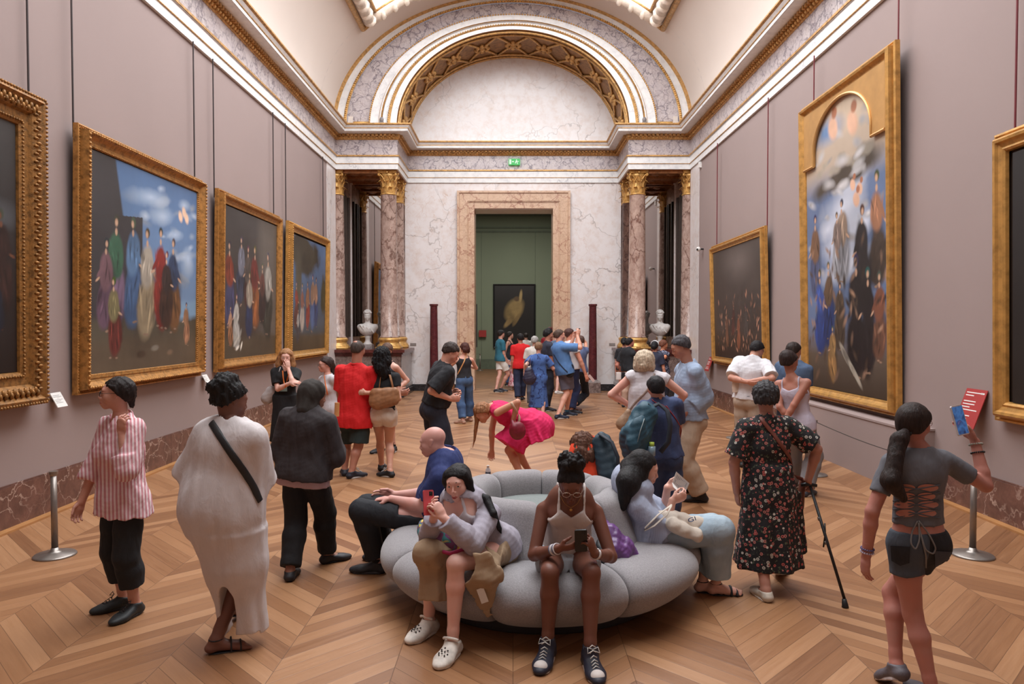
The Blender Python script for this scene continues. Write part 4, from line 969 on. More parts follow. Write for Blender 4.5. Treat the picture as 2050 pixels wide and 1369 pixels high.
class Person:
    def __init__(s, label, **k):
        s.label = label; s.k = k; g = k.get; s.h = g('h', 1.7); s.sc = s.h / 1.7; sc_ = s.sc; s.fem = g('fem', True); s.b = g('build', 1.0)
        s.res = g('res', .012); s.SK = skin(tuple(g('skin', (198, 150, 124))))
        bx, by = g('at'); yaw = g('yaw', 0)
        base = G(bx, by) if g('Y') is None else V(P(bx, by, g('Y')).x, g('Y'), 0)
        s.base = V(base.x, base.y, 0); s.yaw = yaw
        s.ro = empty(g('name', 'person'), s.base, label=label, cat='person')
        R, Fd, _ = frame_of(yaw); s.R, s.Fd = R, Fd
        def W(p, dflt=None):       # ('px',x,y,dY) or local (right, fwd, up)
            if p is None: return dflt
            if p[0] == 'px': return P(p[1], p[2], s.base.y + (p[3] if len(p) > 3 else 0))
            return s.base + R * p[0] * sc_ + Fd * p[1] * sc_ + V(0, 0, p[2] * sc_)
        s.W = W
        s.pel = W(g('pel'), s.base + V(0, 0, .93 * sc_)); s.neck = W(g('neck'), s.pel + V(0, 0, .505 * sc_))
        s.up = (s.neck - s.pel).normalized()
        ty = g('ty', yaw); hy = g('hy', yaw)
        tr, tf, _ = frame_of(ty, 0, g('troll', 0)); s.tr = (tr - s.up * tr.dot(s.up)).normalized(); s.tf = s.up.cross(s.tr)
        hr, hf, _ = frame_of(hy); s.hr = hr; s.hf = hf
        s.hu = (s.up * .6 + V(0, 0, .4)).normalized() if not g('sit') else (s.up * .5 + V(0, 0, .5)).normalized()
        fy, fp, frl = (list(g('face', (yaw, 0, 0))) + [0, 0])[:3]
        s.HR, s.HF, s.HU = frame_of(fy, fp, frl); s.hs = .965 * sc_ ** .5 * g('hscale', 1.0)
        s.head = W(g('head'), s.neck + s.up * .05 * sc_ + V(0, 0, .125 * sc_) + s.HF * .025)
        b = s.b; sh = (.168 if s.fem else .188) * sc_ * (.7 + .3 * b); s.shw = sh
        shr = g('shrug', 0); 
        s.S = {-1: s.neck - s.tr * sh - s.up * (.065 - shr) * sc_, 1: s.neck + s.tr * sh - s.up * (.065 - shr) * sc_}
        s.Hp = {q: s.pel + s.hr * q * .088 * sc_ - V(0, 0, .02) * sc_ for q in (-1, 1)}
        la, lf = .285 * sc_, .25 * sc_; lt, lc = .415 * sc_, .405 * sc_
        s.Wr, s.El, s.An, s.Kn, s.toe, s.ft = {}, {}, {}, {}, {}, {}
        legs = {}
        for q, nm in ((-1, 'l'), (1, 'r')):
            f = g('f' + nm) or (q * .1, 0, q * 8)
            if f[0] == 'g': gp = G(f[1], f[2]); fyaw = f[3]; ex = f[4:]
            else: gp = s.base + R * f[0] * sc_ + Fd * f[1] * sc_; gp.z = 0; fyaw = yaw + f[2]; ex = f[3:]
            fr_, ff_, fu_ = frame_of(fyaw, ex[1] if len(ex) > 1 else 0); legs[q] = (gp + V(0, 0, ex[0] if ex else 0) - ff_ * .055 * sc_ + fu_ * .085 * sc_ - s.Hp[q]).length
        if not g('sit') and not g('squat'):
            m_ = max(legs.values()) * 1.004; lt, lc = m_ * .508, m_ * .496
        for q, nm in ((-1, 'l'), (1, 'r')):
            w_ = W(g('h' + nm), s.base + R * q * .26 * sc_ + Fd * .06 * sc_ + V(0, 0, .82 * sc_)); 
            pole = g('e' + nm); pole = (R * pole[0] * 1 + Fd * pole[1] + V(0, 0, pole[2])) if pole else (-s.tf * .8 + s.tr * q * .35 - V(0, 0, .5))
            d_ = w_ - s.S[q]; mx = (la + lf) * .995
            if d_.length > mx * 1.06: w_ = s.S[q] + d_ * (mx * 1.06 / d_.length)
            s.Wr[q] = w_; s.El[q] = ik(s.S[q], w_, la, lf, pole)
            f = g('f' + nm)     # foot: ('g',px,py,yaw[,lift,pitch]) or local (right,fwd,yaw offset[,lift,pitch])
            if f is None: f = (q * .1, 0, q * 8)
            if f[0] == 'g': gp = G(f[1], f[2]); fyaw = f[3]; ex = f[4:]
            else: gp = s.base + R * f[0] * sc_ + Fd * f[1] * sc_; gp.z = 0; fyaw = yaw + f[2]; ex = f[3:]
            lift = ex[0] if len(ex) else 0; pit = ex[1] if len(ex) > 1 else 0
            fr_, ff_, fu_ = frame_of(fyaw, pit); s.ft[q] = (gp + V(0, 0, lift), fr_, ff_, fu_)
            an = gp + V(0, 0, lift) - ff_ * .055 * sc_ + fu_ * .085 * sc_ + (V(0, 0, .012) if g('heel') else V(0, 0, 0)); s.An[q] = an
            kp = g('k' + nm); kpole = (R * kp[0] + Fd * kp[1] + V(0, 0, kp[2])) if kp else (hf + ff_ * .7 + hr * q * .15)
            d_ = an - s.Hp[q]
            s.Kn[q] = ik(s.Hp[q], an, lt, lc, kpole) if g('kn' + nm) is None else W(g('kn' + nm))
        s.prims = s.body(); s.mesh_body()
    # ---- body primitives
    def torso(s, i=0.0, k=.05):
        c, b, fem = s.sc, s.b, s.fem; up, tr, tf, hr, hf, hu = s.up, s.tr, s.tf, s.hr, s.hf, s.hu; tf2 = (hf - hu * hf.dot(hu)).normalized()
        pw = (.168 if fem else .158) * c * b; ch = s.pel + up * .33 * c; wa = s.pel + up * .15 * c; g = 'torso'; belly = s.k.get('belly', 0)
        pr = [ell(s.pel + hu * .005 * c, (pw, .112 * c * b, .125 * c), (hr, tf2, hu), k, g, infl=i),
              cone(s.pel + up * .05 * c, wa, (.135 if fem else .142) * c * b, (.122 if fem else .138) * c * b, k, tr, .74, g, infl=i),
              cone(wa, ch + up * .02 * c, (.122 if fem else .138) * c * b, (.138 if fem else .158) * c * (.6 + .4 * b), k, tr, .72, g, infl=i),
              ell(ch + up * .045 * c, ((.142 if fem else .165) * c * (.6 + .4 * b), .105 * c * (.6 + .4 * b), .14 * c), (tr, tf, up), k, g, infl=i),
              cone(s.neck - up * .062 * c - tr * s.shw * .8, s.neck - up * .062 * c + tr * s.shw * .8, .048 * c, .048 * c, .05 * c, tf, .95, g, infl=i),
              cone(s.neck - up * .05 * c - tr * s.shw * .35, s.neck + up * .0, .05 * c, .048 * c, .04 * c, tr, 1, g, infl=i), cone(s.neck - up * .05 * c + tr * s.shw * .35, s.neck + up * .0, .05 * c, .048 * c, .04 * c, tr, 1, g, infl=i)]
        for q in (-1, 1):
            pr.append(ell(s.pel + hr * q * .075 * c - tf2 * .038 * c * b - hu * .035 * c, (.082 * c * b, .072 * c * b, .085 * c), (hr, tf2, hu), .03, g, infl=i))
            if fem: pr.append(ell(ch + tr * q * .07 * c + tf * (.078) * c + up * .0, (.062 * c, .055 * c, .062 * c), (tr, tf, up), .03, g, infl=i))
        if belly: pr.append(ell(s.pel + up * .14 * c + tf * .05 * c, ((.13) * c * b, (.09 + belly) * c, .13 * c), (tr, tf, up), .05, g, infl=i))
        return pr
    def arm(s, q, i=0.0, lo=0, hi=2.0, k=.02, loose=0.0, grow=0.0):
        """upper arm t in 0..1, forearm 1..2 between lo and hi"""
        c = s.sc * (.55 + .45 * s.b); S, E, Wp = s.S[q], s.El[q], s.Wr[q]; a1 = .047 if s.fem else .052; a2 = .038 if s.fem else .043; pr = []; g = 'arm%d' % q
        cut = []
        if hi < 1: n = (E - S).normalized(); cp = S.lerp(E, hi); cut = [(cp, n)]
        pr.append(cone(S, E, a1 * c + i, a2 * c + i + grow * min(hi, 1), k, g=g, cut=cut))
        if hi > 1:
            n = (Wp - E).normalized(); cut = [(E.lerp(Wp, hi - 1), n)] if hi < 2 else []
            m = E.lerp(Wp, .3)
            pr.append(cone(E, m, (a2 - .001) * c + i + grow, (.038 if s.fem else .044) * c + i + grow, k * .7, g=g, cut=cut)); pr.append(cone(m, Wp, (.038 if s.fem else .044) * c + i + grow, .026 * c + i + grow * 1.3, k * .7, g=g, cut=cut))
        return pr
    def leg(s, q, i=0.0, hi=2.0, grow=0.0, k=.02):
        c = s.sc * (.5 + .5 * s.b); Hq, K, A = s.Hp[q], s.Kn[q], s.An[q]; g = 'leg%d' % q; cut = []; th = .087 if s.fem else .084
        if hi < 1: n = (K - Hq).normalized(); cut = [(Hq.lerp(K, hi), n)]
        m = Hq.lerp(K, .45); pr = [cone(Hq - s.hr * q * .005, m, th * c + i, .072 * c + i + grow * .45, k, g=g, cut=cut), cone(m, K, .072 * c + i + grow * .45, .054 * c + i + grow, k, g=g, cut=cut)]
        if hi > 1:
            n = (A - K).normalized(); cut = [(K.lerp(A, hi - 1), n)] if hi < 2.05 else []
            back = -(s.ft[q][2]) if abs((A - K).normalized().dot(s.ft[q][2])) < .9 else V(0, 0, 0)
            m = K.lerp(A, .3) + back * .012 * c
            pr += [cone(K, m, .051 * c + i + grow, .055 * c + i + grow, k, g=g, cut=cut), cone(m, A.lerp(K, .12), .055 * c + i + grow, .034 * c + i + grow * 1.25, k, g=g, cut=cut), cone(A.lerp(K, .14), A, .034 * c + i + grow * 1.25, .033 * c + i + grow * 1.2, k, g=g, cut=cut)]
        return pr
    def foot(s, q, i=0.0, toes=True):
        c = s.sc; gp, r, f, u = s.ft[q]; A = s.An[q]; g = 'foot%d' % q; z = .026 * c
        heel = gp - f * .085 * c + u * .034 * c; ball = gp + f * .075 * c + u * z; pr = [cone(A, heel, .033 * c + i, .032 * c + i, .015, g=g), cone(A - u * .012 * c, ball, .034 * c + i, .036 * c + i, .02, r, .62, g), cone(heel, ball, .031 * c + i, .04 * c + i, .02, r, .6, g)]
        if toes:
            for j in range(5):
                o = (-q) * (2 - j) * .0165 * c; ln = (.062, .060, .055, .047, .038)[j]; rr = (.0125, .0095, .009, .0085, .008)[j]
                b0 = gp + f * .08 * c + r * o * 1.0 + u * (.017 * c); pr.append(cone(b0, b0 + f * ln * c + r * o * .15 - u * .004, rr * 1.15 * c + i, rr * c + i, .006, g=g))
        else: pr.append(cone(ball, gp + f * .13 * c + u * .022 * c, .038 * c + i, .03 * c + i, .02, r, .62, g))
        return pr
    def hp(s, x, y, z): return s.head + (s.HR * x + s.HF * y + s.HU * z) * s.hs
    def headprims(s, detail=True):
        H = s.hp; c = s.hs; fr = (s.HR, s.HF, s.HU); f = s.fem; jw = .052 if f else .058; g = 'head'; chub = s.k.get('chub', 0)
        E = lambda x, y, z, rx, ry, rz, k=.02, op='add', ii=0: ell(H(x, y, z), (rx * c, ry * c, rz * c), fr, k * c, g, op)
        pr = [E(0, -.018, .034, .074, .094, .080), E(0, .018, .015, .066, .077, .07, .02), E(0, .020, -.040, jw + chub, .062, .062, .03), E(0, .066, -.094, .024, .020, .019, .03),
              E(-.035, .052, -.028, .028 + chub * .5, .03, .03, .02), E(.035, .052, -.028, .028 + chub * .5, .03, .03, .02)]
        nk = .047 if f else .057; nk *= (.6 + .4 * s.b)
        pr.append(cone(s.neck - s.up * .03, H(0, -.02, -.05), nk * s.sc * 1.05, nk * s.sc, .03, g='neck'))
        if detail:
            pr += [cone(H(-.034, .080, .023), H(.034, .080, .023), .011 * c, .011 * c, .018 * c, g=g)]
            for q in (-1, 1):
                pr.append(ell(H(q * .032, .1, -.001), (.021 * c, .016 * c, .014 * c), fr, .012 * c, g, 'sub'))
                pr.append(ell(H(q * .032, .0755, .0), (.0175 * c, .0175 * c, .0165 * c), fr, .004 * c, g))
                pr.append(ell(H(q * .032, .096, -.001), (.0148 * c, .012 * c, .0068 * c), fr, .001, g, 'sub'))
                pr.append(cone(H(q * .071, -.004, .012), H(q * .070, .004, -.022), .011 * c, .009 * c, .008 * c, s.HF, .5, g)); pr.append(cone(H(q * .075, -.014, .016), H(q * .0745, -.01, -.008), .011 * c, .007 * c, .004, s.HF, .5, g))
            nw = s.k.get('nose', 1.0)
            pr += [cone(H(0, .090, .006), H(0, .1085, -.030), .0058 * c, .0082 * c * nw, .010 * c, g=g), cone(H(-.0095 * nw, .0985, -.037), H(.0095 * nw, .0985, -.037), .0066 * c, .0066 * c, .006 * c, g=g),
                   cone(H(0, .086, -.052), H(0, .084, -.074), .0145 * c, .0155 * c, .024 * c, g=g),
                   cone(H(-.015, .0945, -.0635), H(0, .0985, -.0625), .0036 * c, .0046 * c, .006 * c, g=g), cone(H(.015, .0945, -.0635), H(0, .0985, -.0625), .0036 * c, .0046 * c, .006 * c, g=g),
                   cone(H(-.012, .0945, -.0755), H(.012, .0945, -.0755), .0058 * c, .0058 * c, .006 * c, g=g)]
        return pr
    def body(s):
        pr = s.torso()
        for q in (-1, 1): pr += s.arm(q); pr += s.leg(q)
        bare = s.k.get('bare', False); s.toes = bare
        for q in (-1, 1): pr += s.foot(q, 0, bare)
        pr.append(cone(s.neck - s.up * .03, s.hp(0, -.02, -.05), (.047 if s.fem else .057) * s.sc * (.6 + .4 * s.b), (.045 if s.fem else .054) * s.sc * (.6 + .4 * s.b), .03, g='neck'))
        return pr
    def mesh_body(s):
        h = s.res; V_, Q_ = surface(s.prims, h); V_ = smooth_v(V_, Q_, 1); parts = [(V_, Q_)]; near = s.k.get('near', 0)
        hh = min(h, .0055 if near >= 1 else .008) if near < 2 else .0034
        v, q = surface(s.headprims(), hh); parts.append((smooth_v(v, q, 1) if near < 2 else v, q))
        hr = .0055 if near < 1 else .0036; g = s.k.get
        if near < 0: hr = .008
        for sd, nm in ((-1, 'l'), (1, 'r')):
            Wp, E = s.Wr[sd], s.El[sd]; d = (Wp - E).normalized(); hd = g('hd' + nm)
            if hd: R, Fd = s.R, s.Fd; d = (R * hd[0] + Fd * hd[1] + V(0, 0, hd[2])).normalized()
            pn = g('pn' + nm); pal = (s.R * pn[0] + s.Fd * pn[1] + V(0, 0, pn[2])) if pn else -s.tr * sd
            lat = d.cross(pal); side = g('ts' + nm); side = side if side is not None else (1 if lat.dot(s.Fd * .8 + V(0, 0, .5)) > 0 else -1)
            hp = hand_prims(Wp, d, pal, s.sc * (.92 if s.fem else 1.02), g('curl' + nm, g('curl', .35)), side, g('spread', .12), g('thumb', .4), g('curls' + nm))
            s.__dict__.setdefault('hands', {})[sd] = (Wp, d, pal)
            hp.append(cone(E.lerp(Wp, .72), Wp, .031 * s.sc * (.55 + .45 * s.b), .0262 * s.sc * (.55 + .45 * s.b), .01)); v, q = surface(hp, hr); parts.append((v, q))
        n = 0; vs = []; qs = []
        for v, q in parts: vs.append(v); qs.append(q + n); n += len(v)
        s.bv = np.concatenate(vs); s.bq = np.concatenate(qs)
        s.skin_obj = npmesh('body', s.bv - np.array(s.base, f32), s.bq, s.SK, s.ro, True)
        s.solids = [(s.bv, s.bq)]
        # eyes, brows, lips
        m = MB(); mi = MB(); c = s.hs; M = Matrix((s.HR, s.HF, s.HU)).transposed()
        if near >= -1:
            hid = s.HF.y > .85
            if not hid:
                gz_ = s.k.get('gaze', (0, 0)); 
                for q in (-1, 1):
                    ec = s.hp(q * .032, .0755, 0); e = MB().ball(ec, .0155 * c, 14, 10, M).build('eye', EYEW, s.ro, True, s.base)
                    gd = (s.HF + s.HR * gz_[0] + s.HU * gz_[1]).normalized(); MB().ball(ec + gd * .0102 * c, .0068 * c, 10, 8).build('iris', IRIS, e, True, s.base)
                hc = tuple(s.k.get('brow', tuple(s.k.get('hairc', (40, 28, 22)))))
                for q in (-1, 1):
                    pts = [s.hp(q * x, y, z) for x, y, z in ((.013, .0925, .0235), (.025, .0925, .0285), (.038, .0865, .0285), (.049, .074, .022))]
                    MB().tube(pts, [.0022 * c, .003 * c, .0028 * c, .0012 * c], 6).build('eyebrow', plain('brow', hc, .7), s.ro, True, s.base)
                lc = s.k.get('lips', None) or tuple(int(a * b_) for a, b_ in zip(s.k.get('skin', (198, 150, 124)), (.86, .62, .6)))
                l = MB().tube([s.hp(x, y, z) for x, y, z in ((-.021, .0925, -.0685), (-.011, .0995, -.0650), (0, .1015, -.0660), (.011, .0995, -.0650), (.021, .0925, -.0685))], [.001 * c, .0034 * c, .0034 * c, .0034 * c, .001 * c], 8)
                l.tube([s.hp(x, y, z) for x, y, z in ((-.020, .0925, -.0695), (-.01, .0985, -.0740), (0, .1005, -.0752), (.01, .0985, -.0740), (.020, .0925, -.0695))], [.001 * c, .0042 * c, .0048 * c, .0042 * c, .001 * c], 8)
                l.build('lips', plain('lips', lc, .4), s.ro, True, s.base)
        if s.k.get('glasses'):
            gc = s.k['glasses']; m = MB()
            for q in (-1, 1):
                cc = s.hp(q * .033, .104, -.002); m.tube([cc + (s.HR * .0235 * math.cos(a) + s.HU * .019 * math.sin(a)) * c for a in [i * PI / 10 for i in range(21)]], .0014 if near > 0 else .003, 6)
                m.tube([s.hp(q * .056, .102, .004), s.hp(q * .074, .06, .006), s.hp(q * .077, -.005, .008)], .0014 if near > 0 else .003, 6)
            m.tube([s.hp(-.01, .106, .002), s.hp(.01, .106, .002)], .0014 if near > 0 else .003, 6)
            m.build('glasses', plain('spectacle frame', gc, .3, .3), s.ro, True, s.base)
    # ---- clothing
    def add(s, name, prims, mat, h=None, disp=None, label=None, sm=1, keep=True):
        v, q = surface(prims, h or s.res, disp)
        if len(v) == 0: return None
        v = smooth_v(v, q, sm) if sm else v
        if keep: s.solids.append((v, q))
        return npmesh(name, v - np.array(s.base, f32), q, mat, s.ro, True, label)
    def wr(s, amp=.004, f=5.0, st=(1, 1, .45)):
        sd = hash(s.label) % 97 / 7.0; a = amp; f_ = f
        sd = (sum(map(ord, s.label)) % 97) / 7.0
        return lambda X, Y, Z: a * nz3(X * st[0], Y * st[1], Z * st[2], f_, sd) + a * .5 * nz3(X, Y, Z, f_ * 2.3, sd + 3)
    def shirt(s, mat, sleeve=.6, hem=-.02, i=.012, name='shirt', neckr=.075, vneck=0, neckz=.055, neckf=0.0, grow=.0, wr=.004, ext=(), up=None, flare=0.0, keepneck=False, strap=None, k=.04):
        """hem: height of the lower edge along the spine above the pelvis (m); sleeve 0..2; strap: (height of top edge along the spine) for strappy tops"""
        c = s.sc; pr = s.torso(i, k)
        for q in (-1, 1):
            if sleeve > 0: pr += s.arm(q, i + .002, hi=sleeve, grow=grow, k=.03)
            if hem < -.04: pr.append(cone(s.pel + s.hr * q * .06 * c, s.pel + s.hr * q * .07 * c + s.up * (hem * 1.0) * c - V(0, 0, .03), (.125) * c * s.b + i, (.125 + flare) * c * s.b + i, .06, s.hr, .9, 'torso'))
        if i >= .018 and strap is None: pr.append(cone(s.neck - s.up * .19 * c, s.pel + s.up * (max(hem, -.12) + .04) * c, (.128 if s.fem else .150) * c * s.b + i * .7, (.135 if s.fem else .150) * c * s.b + i * .9, .05, s.tr, .72, 'torso'))
        pr += list(ext)
        hn = -(s.up); hp_ = s.pel + s.up * hem * c
        reach = .34; lo, hi = bb([hp_, s.pel - s.up * .3], .30 * c)
        hcut = half(hp_, hn, k=.003, lo=lo, hi=hi)
        if s.k.get('sit') or hem > .02 or True: pr.append(hcut)
        nc = s.neck + s.up * .012 * c + s.tf * .015
        if strap is None:
            pr.append(ell(nc + s.up * .03 + s.tf * neckf, (neckr * c, (min(neckr, .11) - .006) * c, neckz * c), (s.tr, s.tf, s.up), .006, op='sub'))
            pr.append(cone(s.neck, s.neck + s.up * .12, .062 * c, .062 * c, .004, op='sub'))
            if vneck: pr.append(cone(s.neck + s.tf * .07 * c + s.up * .02, s.neck + s.tf * .13 * c - s.up * vneck * c, .05 * c, .005 * c, .004, op='sub'))
        else:
            tp, w0, dip = strap      # top edge height above pelvis, strap half spacing, front dip
            # remove everything above the edge except two strap bands
            cp = s.pel + s.up * tp * c; X0 = s.tr; w1 = .008 * c if dip >= 0 else .03 * c; U = s.up; T = s.tf; NK = s.neck
            def f(X, Y, Z):
                dx, dy, dz = X - cp.x, Y - cp.y, Z - cp.z; lat = dx * X0.x + dy * X0.y + dz * X0.z; a = dx * U.x + dy * U.y + dz * U.z; fw = dx * T.x + dy * T.y + dz * T.z
                edge = a + abs(dip) * np.maximum(0, 1 - np.abs(lat) / (w0 * c)) * (fw > -10) + 1.3 * np.maximum(0, np.abs(lat) - w0 * c + .01)
                band = np.abs(np.abs(lat) - w0 * c) - w1
                return -np.minimum(edge, band) * .8
            lo, hi = bb([cp, s.neck + s.up * .15], .33 * c); p = Prim(f, lo, hi, .002, 'sub'); pr_f = p.f; p.f = lambda X, Y, Z: pr_f(X, Y, Z); pr.append(p)
        return s.add(name, pr, mat, disp=s.wr(wr) if wr else None)
    def pants(s, mat, length=1.95, i=.009, grow=.012, waist=.09, name='trousers', wr=.003, k=.02):
        c = s.sc; pr = [p for p in s.torso(i, .03)[:2]] + s.torso(i, .03)[7:8] + [p for p in s.torso(i) if 0]
        t = s.torso(i, .03); pr = [t[0], t[1]] + [p for n_, p in enumerate(t[7:]) if n_ in ((0, 2) if s.fem else (0, 1))]
        for q in (-1, 1): pr += s.leg(q, i, hi=length, grow=grow, k=k)
        wp = s.pel + s.up * waist * c; lo, hi = bb([wp, wp + s.up * .2], .25 * c); pr.append(half(wp, s.up, k=.003, lo=lo, hi=hi))
        return s.add(name, pr, mat, disp=s.wr(wr, 6) if wr else None)
    def skirt(s, mat, z0, z1, r0, r1, asp=.95, folds=(9, .05), name='skirt', top=None, shift=(0, 0), extra=(), wr=.003, neckr=.08, sleeve=None, i=.014, grow=.02, yaw=None, vneck=0, strap=None):
        """skirt from height z0 to z1 above the ground (local), optional bodice merged"""
        c = s.sc; a = s.base + V(0, 0, z0 * c) + (s.pel - s.base) * 1.0; a = V(s.pel.x, s.pel.y, z0 * c); b_ = V(s.pel.x, s.pel.y, z1 * c) + s.R * shift[0] + s.Fd * shift[1]
        hr = s.hr if yaw is None else frame_of(yaw)[0]
        sk = cone(a, b_, r0 * c, r1 * c, .05, hr, asp, 'skirt', flat=1, folds=(folds[0], folds[1], (sum(map(ord, s.label)) % 7)))
        pr = [sk] + list(extra)
        if top is None: return s.add(name, pr, mat, disp=s.wr(wr))
        s.shirt(mat, sleeve or 0, -.5, i, name, neckr, vneck, grow, wr, ext=pr, strap=strap) if False else None
        pt = s.torso(i, .04)
        for q in (-1, 1):
            if sleeve: pt += s.arm(q, i + .002, hi=sleeve, grow=grow, k=.03)
        pr = pt + pr
        nc = s.neck + s.up * .012 * c + s.tf * .015
        if strap is None:
            pr.append(ell(nc + s.up * .03, (neckr * c, (neckr - .006) * c, .055 * c), (s.tr, s.tf, s.up), .006, op='sub')); pr.append(cone(s.neck, s.neck + s.up * .12, .062 * c, .062 * c, .004, op='sub'))
            if vneck: pr.append(cone(s.neck + s.tf * .07 * c + s.up * .02, s.neck + s.tf * .13 * c - s.up * vneck * c, .05 * c, .005 * c, .004, op='sub'))
        return s.add(name, pr, mat, disp=s.wr(wr))
    def collar(s, mat):
        c = s.sc; pts = [s.neck + s.up * (.012 - .012 * math.cos(a)) * c + (s.tr * math.sin(a) * .066 + s.tf * math.cos(a) * .066) * c * (.8 + .2 * s.b) + s.tf * .006 for a in [2 * PI * i / 20 for i in range(21)]]
        return MB().tube(pts, .017 * c, 8, .9).build('collar', mat, s.ro, True, s.base)
    def shoes(s, c=(30, 30, 32), sole=(225, 222, 215), kind='sneaker', laces=None, socks=None, ank=.0):
        cc = s.sc
        for q in (-1, 1):
            gp, r, f, u = s.ft[q]; A = s.An[q]; h = min(s.res, .008)
            lo_ = gp - f * .098 * cc; hi_ = gp + f * .125 * cc
            if kind in ('sneaker', 'clog', 'boot', 'slip', 'high'):
                i = {'sneaker': .009, 'clog': .014, 'boot': .012, 'slip': .007, 'high': .010}[kind]
                pr = s.foot(q, i * cc, False)
                if kind == 'high': pr.append(cone(A - u * .02, A + u * .055 * cc, .042 * cc, .043 * cc, .02, g='f'))
                ct = A + u * ({'high': .05, 'boot': .04}.get(kind, .006 if kind != 'slip' else -.008)) * cc
                pr.append(half(ct - f * .02 * 0, (u - f * (.25 if kind in ('sneaker', 'clog') else .0)).normalized(), k=.004, lo=bb([ct, ct + u * .1], .09)[0], hi=bb([ct, ct + u * .1], .09)[1]))
                if kind == 'slip': pr.append(ell(A + u * .0 + f * .035 * cc, (.04 * cc, .07 * cc, .035 * cc), (r, f, u), .006, op='sub'))
                pr.append(cone(A + u * .015 * cc, A + u * .09 * cc, .036 * cc, .036 * cc, .003, op='sub')) if kind != 'boot' else None
                o = sdf_obj('shoe', pr, h, leather(tuple(c), .55), s.ro, s.base)
                sl = [cone(lo_ + u * .0, hi_ - f * .01, (.036 + i * .9) * cc, (.044 + i * .9) * cc, .01, r, .9, 'f')]
                th = {'sneaker': .03, 'clog': .022, 'boot': .022, 'slip': .016, 'high': .032}[kind] * cc
                sl = [cone(gp - f * .06 * cc, gp + f * .095 * cc, (.034 + i) * cc, (.042 + i) * cc, .01, r, 1, 'f', cut=[(gp + u * th, u), (gp + u * .0, -u)])]
                so = sdf_obj('sole', sl, h, plain('rubber sole', tuple(sole), .6), o, s.base)
                if so is not None: so.parent = o
                if laces:
                    m = MB()
                    for j in range(6 if kind == 'high' else 4):
                        t = j / 5; ctr = gp + f * (.085 - .1 * t) * cc + u * (.062 + (.052 if kind == 'sneaker' else .085) * t + .012) * cc * (.9)
                        ctr = (gp + f * (.075 - .085 * t) * cc + u * (.056 + .048 * t + (.03 * max(0, t - .5) * 2 if kind == 'high' else 0) + i) * cc)
                        w_ = .02 * cc; m.tube([ctr - r * w_ - u * .006 * cc, ctr + u * .006 * cc, ctr + r * w_ - u * .006 * cc + f * .008 * cc], .0032 * cc, 5)
                    top = gp - f * .02 * cc + u * (.115 + (.02 if kind == 'high' else 0)) * cc + f * .03 * cc
                    for sg in (-1, 1): m.tube([top, top + r * sg * .03 * cc + u * .012 * cc, top + r * sg * .035 * cc - u * .012 * cc + f * .02 * cc, top + f * .004 * cc - u * .004], .0028 * cc, 5)
                    m.build('laces', plain('laces', tuple(laces), .7), o, True, s.base)
                if kind == 'high':
                    sdf_obj('toe_cap', [ell(gp + f * .108 * cc + u * .03 * cc, (.043 * cc, .044 * cc, .034 * cc), (r, f, u), .01)], h, plain('rubber sole', tuple(sole), .6), o, s.base)
                if kind == 'clog':
                    sdf_obj('heel_strap', [cone(gp - f * .09 * cc + u * .07 * cc, A + f * .05 * cc + u * .02 * cc, .014, .014, .01)], h, leather(tuple(c), .55), o, s.base) if 0 else None
                    m = MB(); m.tube([A + f * .028 * cc + u * (.022 + .012 * math.cos(a)) * cc + r * math.sin(a) * .047 * cc + f * .012 * math.cos(a) for a in [-PI / 2 + PI * i_ / 10 for i_ in range(11)]], .009 * cc, 6); m.build('heel_strap', leather(tuple(c), .55), o, True, s.base)
                    m = MB()
                    for a_, b_ in ((-.02, .06), (0, .055), (.02, .06), (-.028, .082), (-.01, .08), (.01, .08), (.028, .082), (-.018, .104), (.0, .1), (.018, .104)):
                        zz = .056 + .010 + .02 * (1 - (a_ / .04) ** 2) * (1 - (b_ - .06) / .12) - (b_ - .06) * .15 - abs(a_) * .25
                        m.ball(gp + r * a_ * cc + f * b_ * cc + u * zz * cc, (.0052, .0052, .0052), 8, 6)
                    m.build('vent_hole', plain('dark hole', (70, 66, 62), .8), o, True, s.base)
            elif kind == 'sandal':
                sl = [cone(gp - f * .065 * cc, gp + f * .1 * cc, .034 * cc, .045 * cc, .01, r, 1, 'f', cut=[(gp + u * .002, u), (gp - u * .012 * cc, -u)])]
                sl = [cone(gp - f * .065 * cc + u * .004, gp + f * .1 * cc + u * .004, .035 * cc, .046 * cc, .01, r, 1, 'f', cut=[(gp + u * .008 * cc, u), (gp + u * .0, -u)])]
                o = sdf_obj('sandal', sl, min(s.res, .006), leather(tuple(c), .55), s.ro, s.base); m = MB()
                def arc(t, w, z, r_=.0055, lean=0): m.tube([gp + f * (t + lean * math.cos(a)) * cc + r * math.sin(a) * w * cc + u * max(.006, z * math.cos(a)) * cc for a in [-PI / 2 + PI * i_ / 12 for i_ in range(13)]], r_ * cc, 6)
                for st in s.k.get('straps', ((.085, .052, .056), (.03, .046, .082))): arc(*st)
                m.tube([A + (r * math.cos(a) * .037 + f * math.sin(a) * .04) * cc for a in [2 * PI * i_ / 16 for i_ in range(17)]], .005 * cc, 6)
                m.build('strap', leather(tuple(c), .55), o if o else s.ro, True, s.base)
            if socks:
                pr = s.foot(q, .003, False)[:1] + [cone(A - V(0, 0, .02), A.lerp(s.Kn[q], .2), .0375 * cc, .0375 * cc, .01)]
                sdf_obj('sock', pr, min(s.res, .01), plain('sock', tuple(socks), .9), s.ro, s.base)
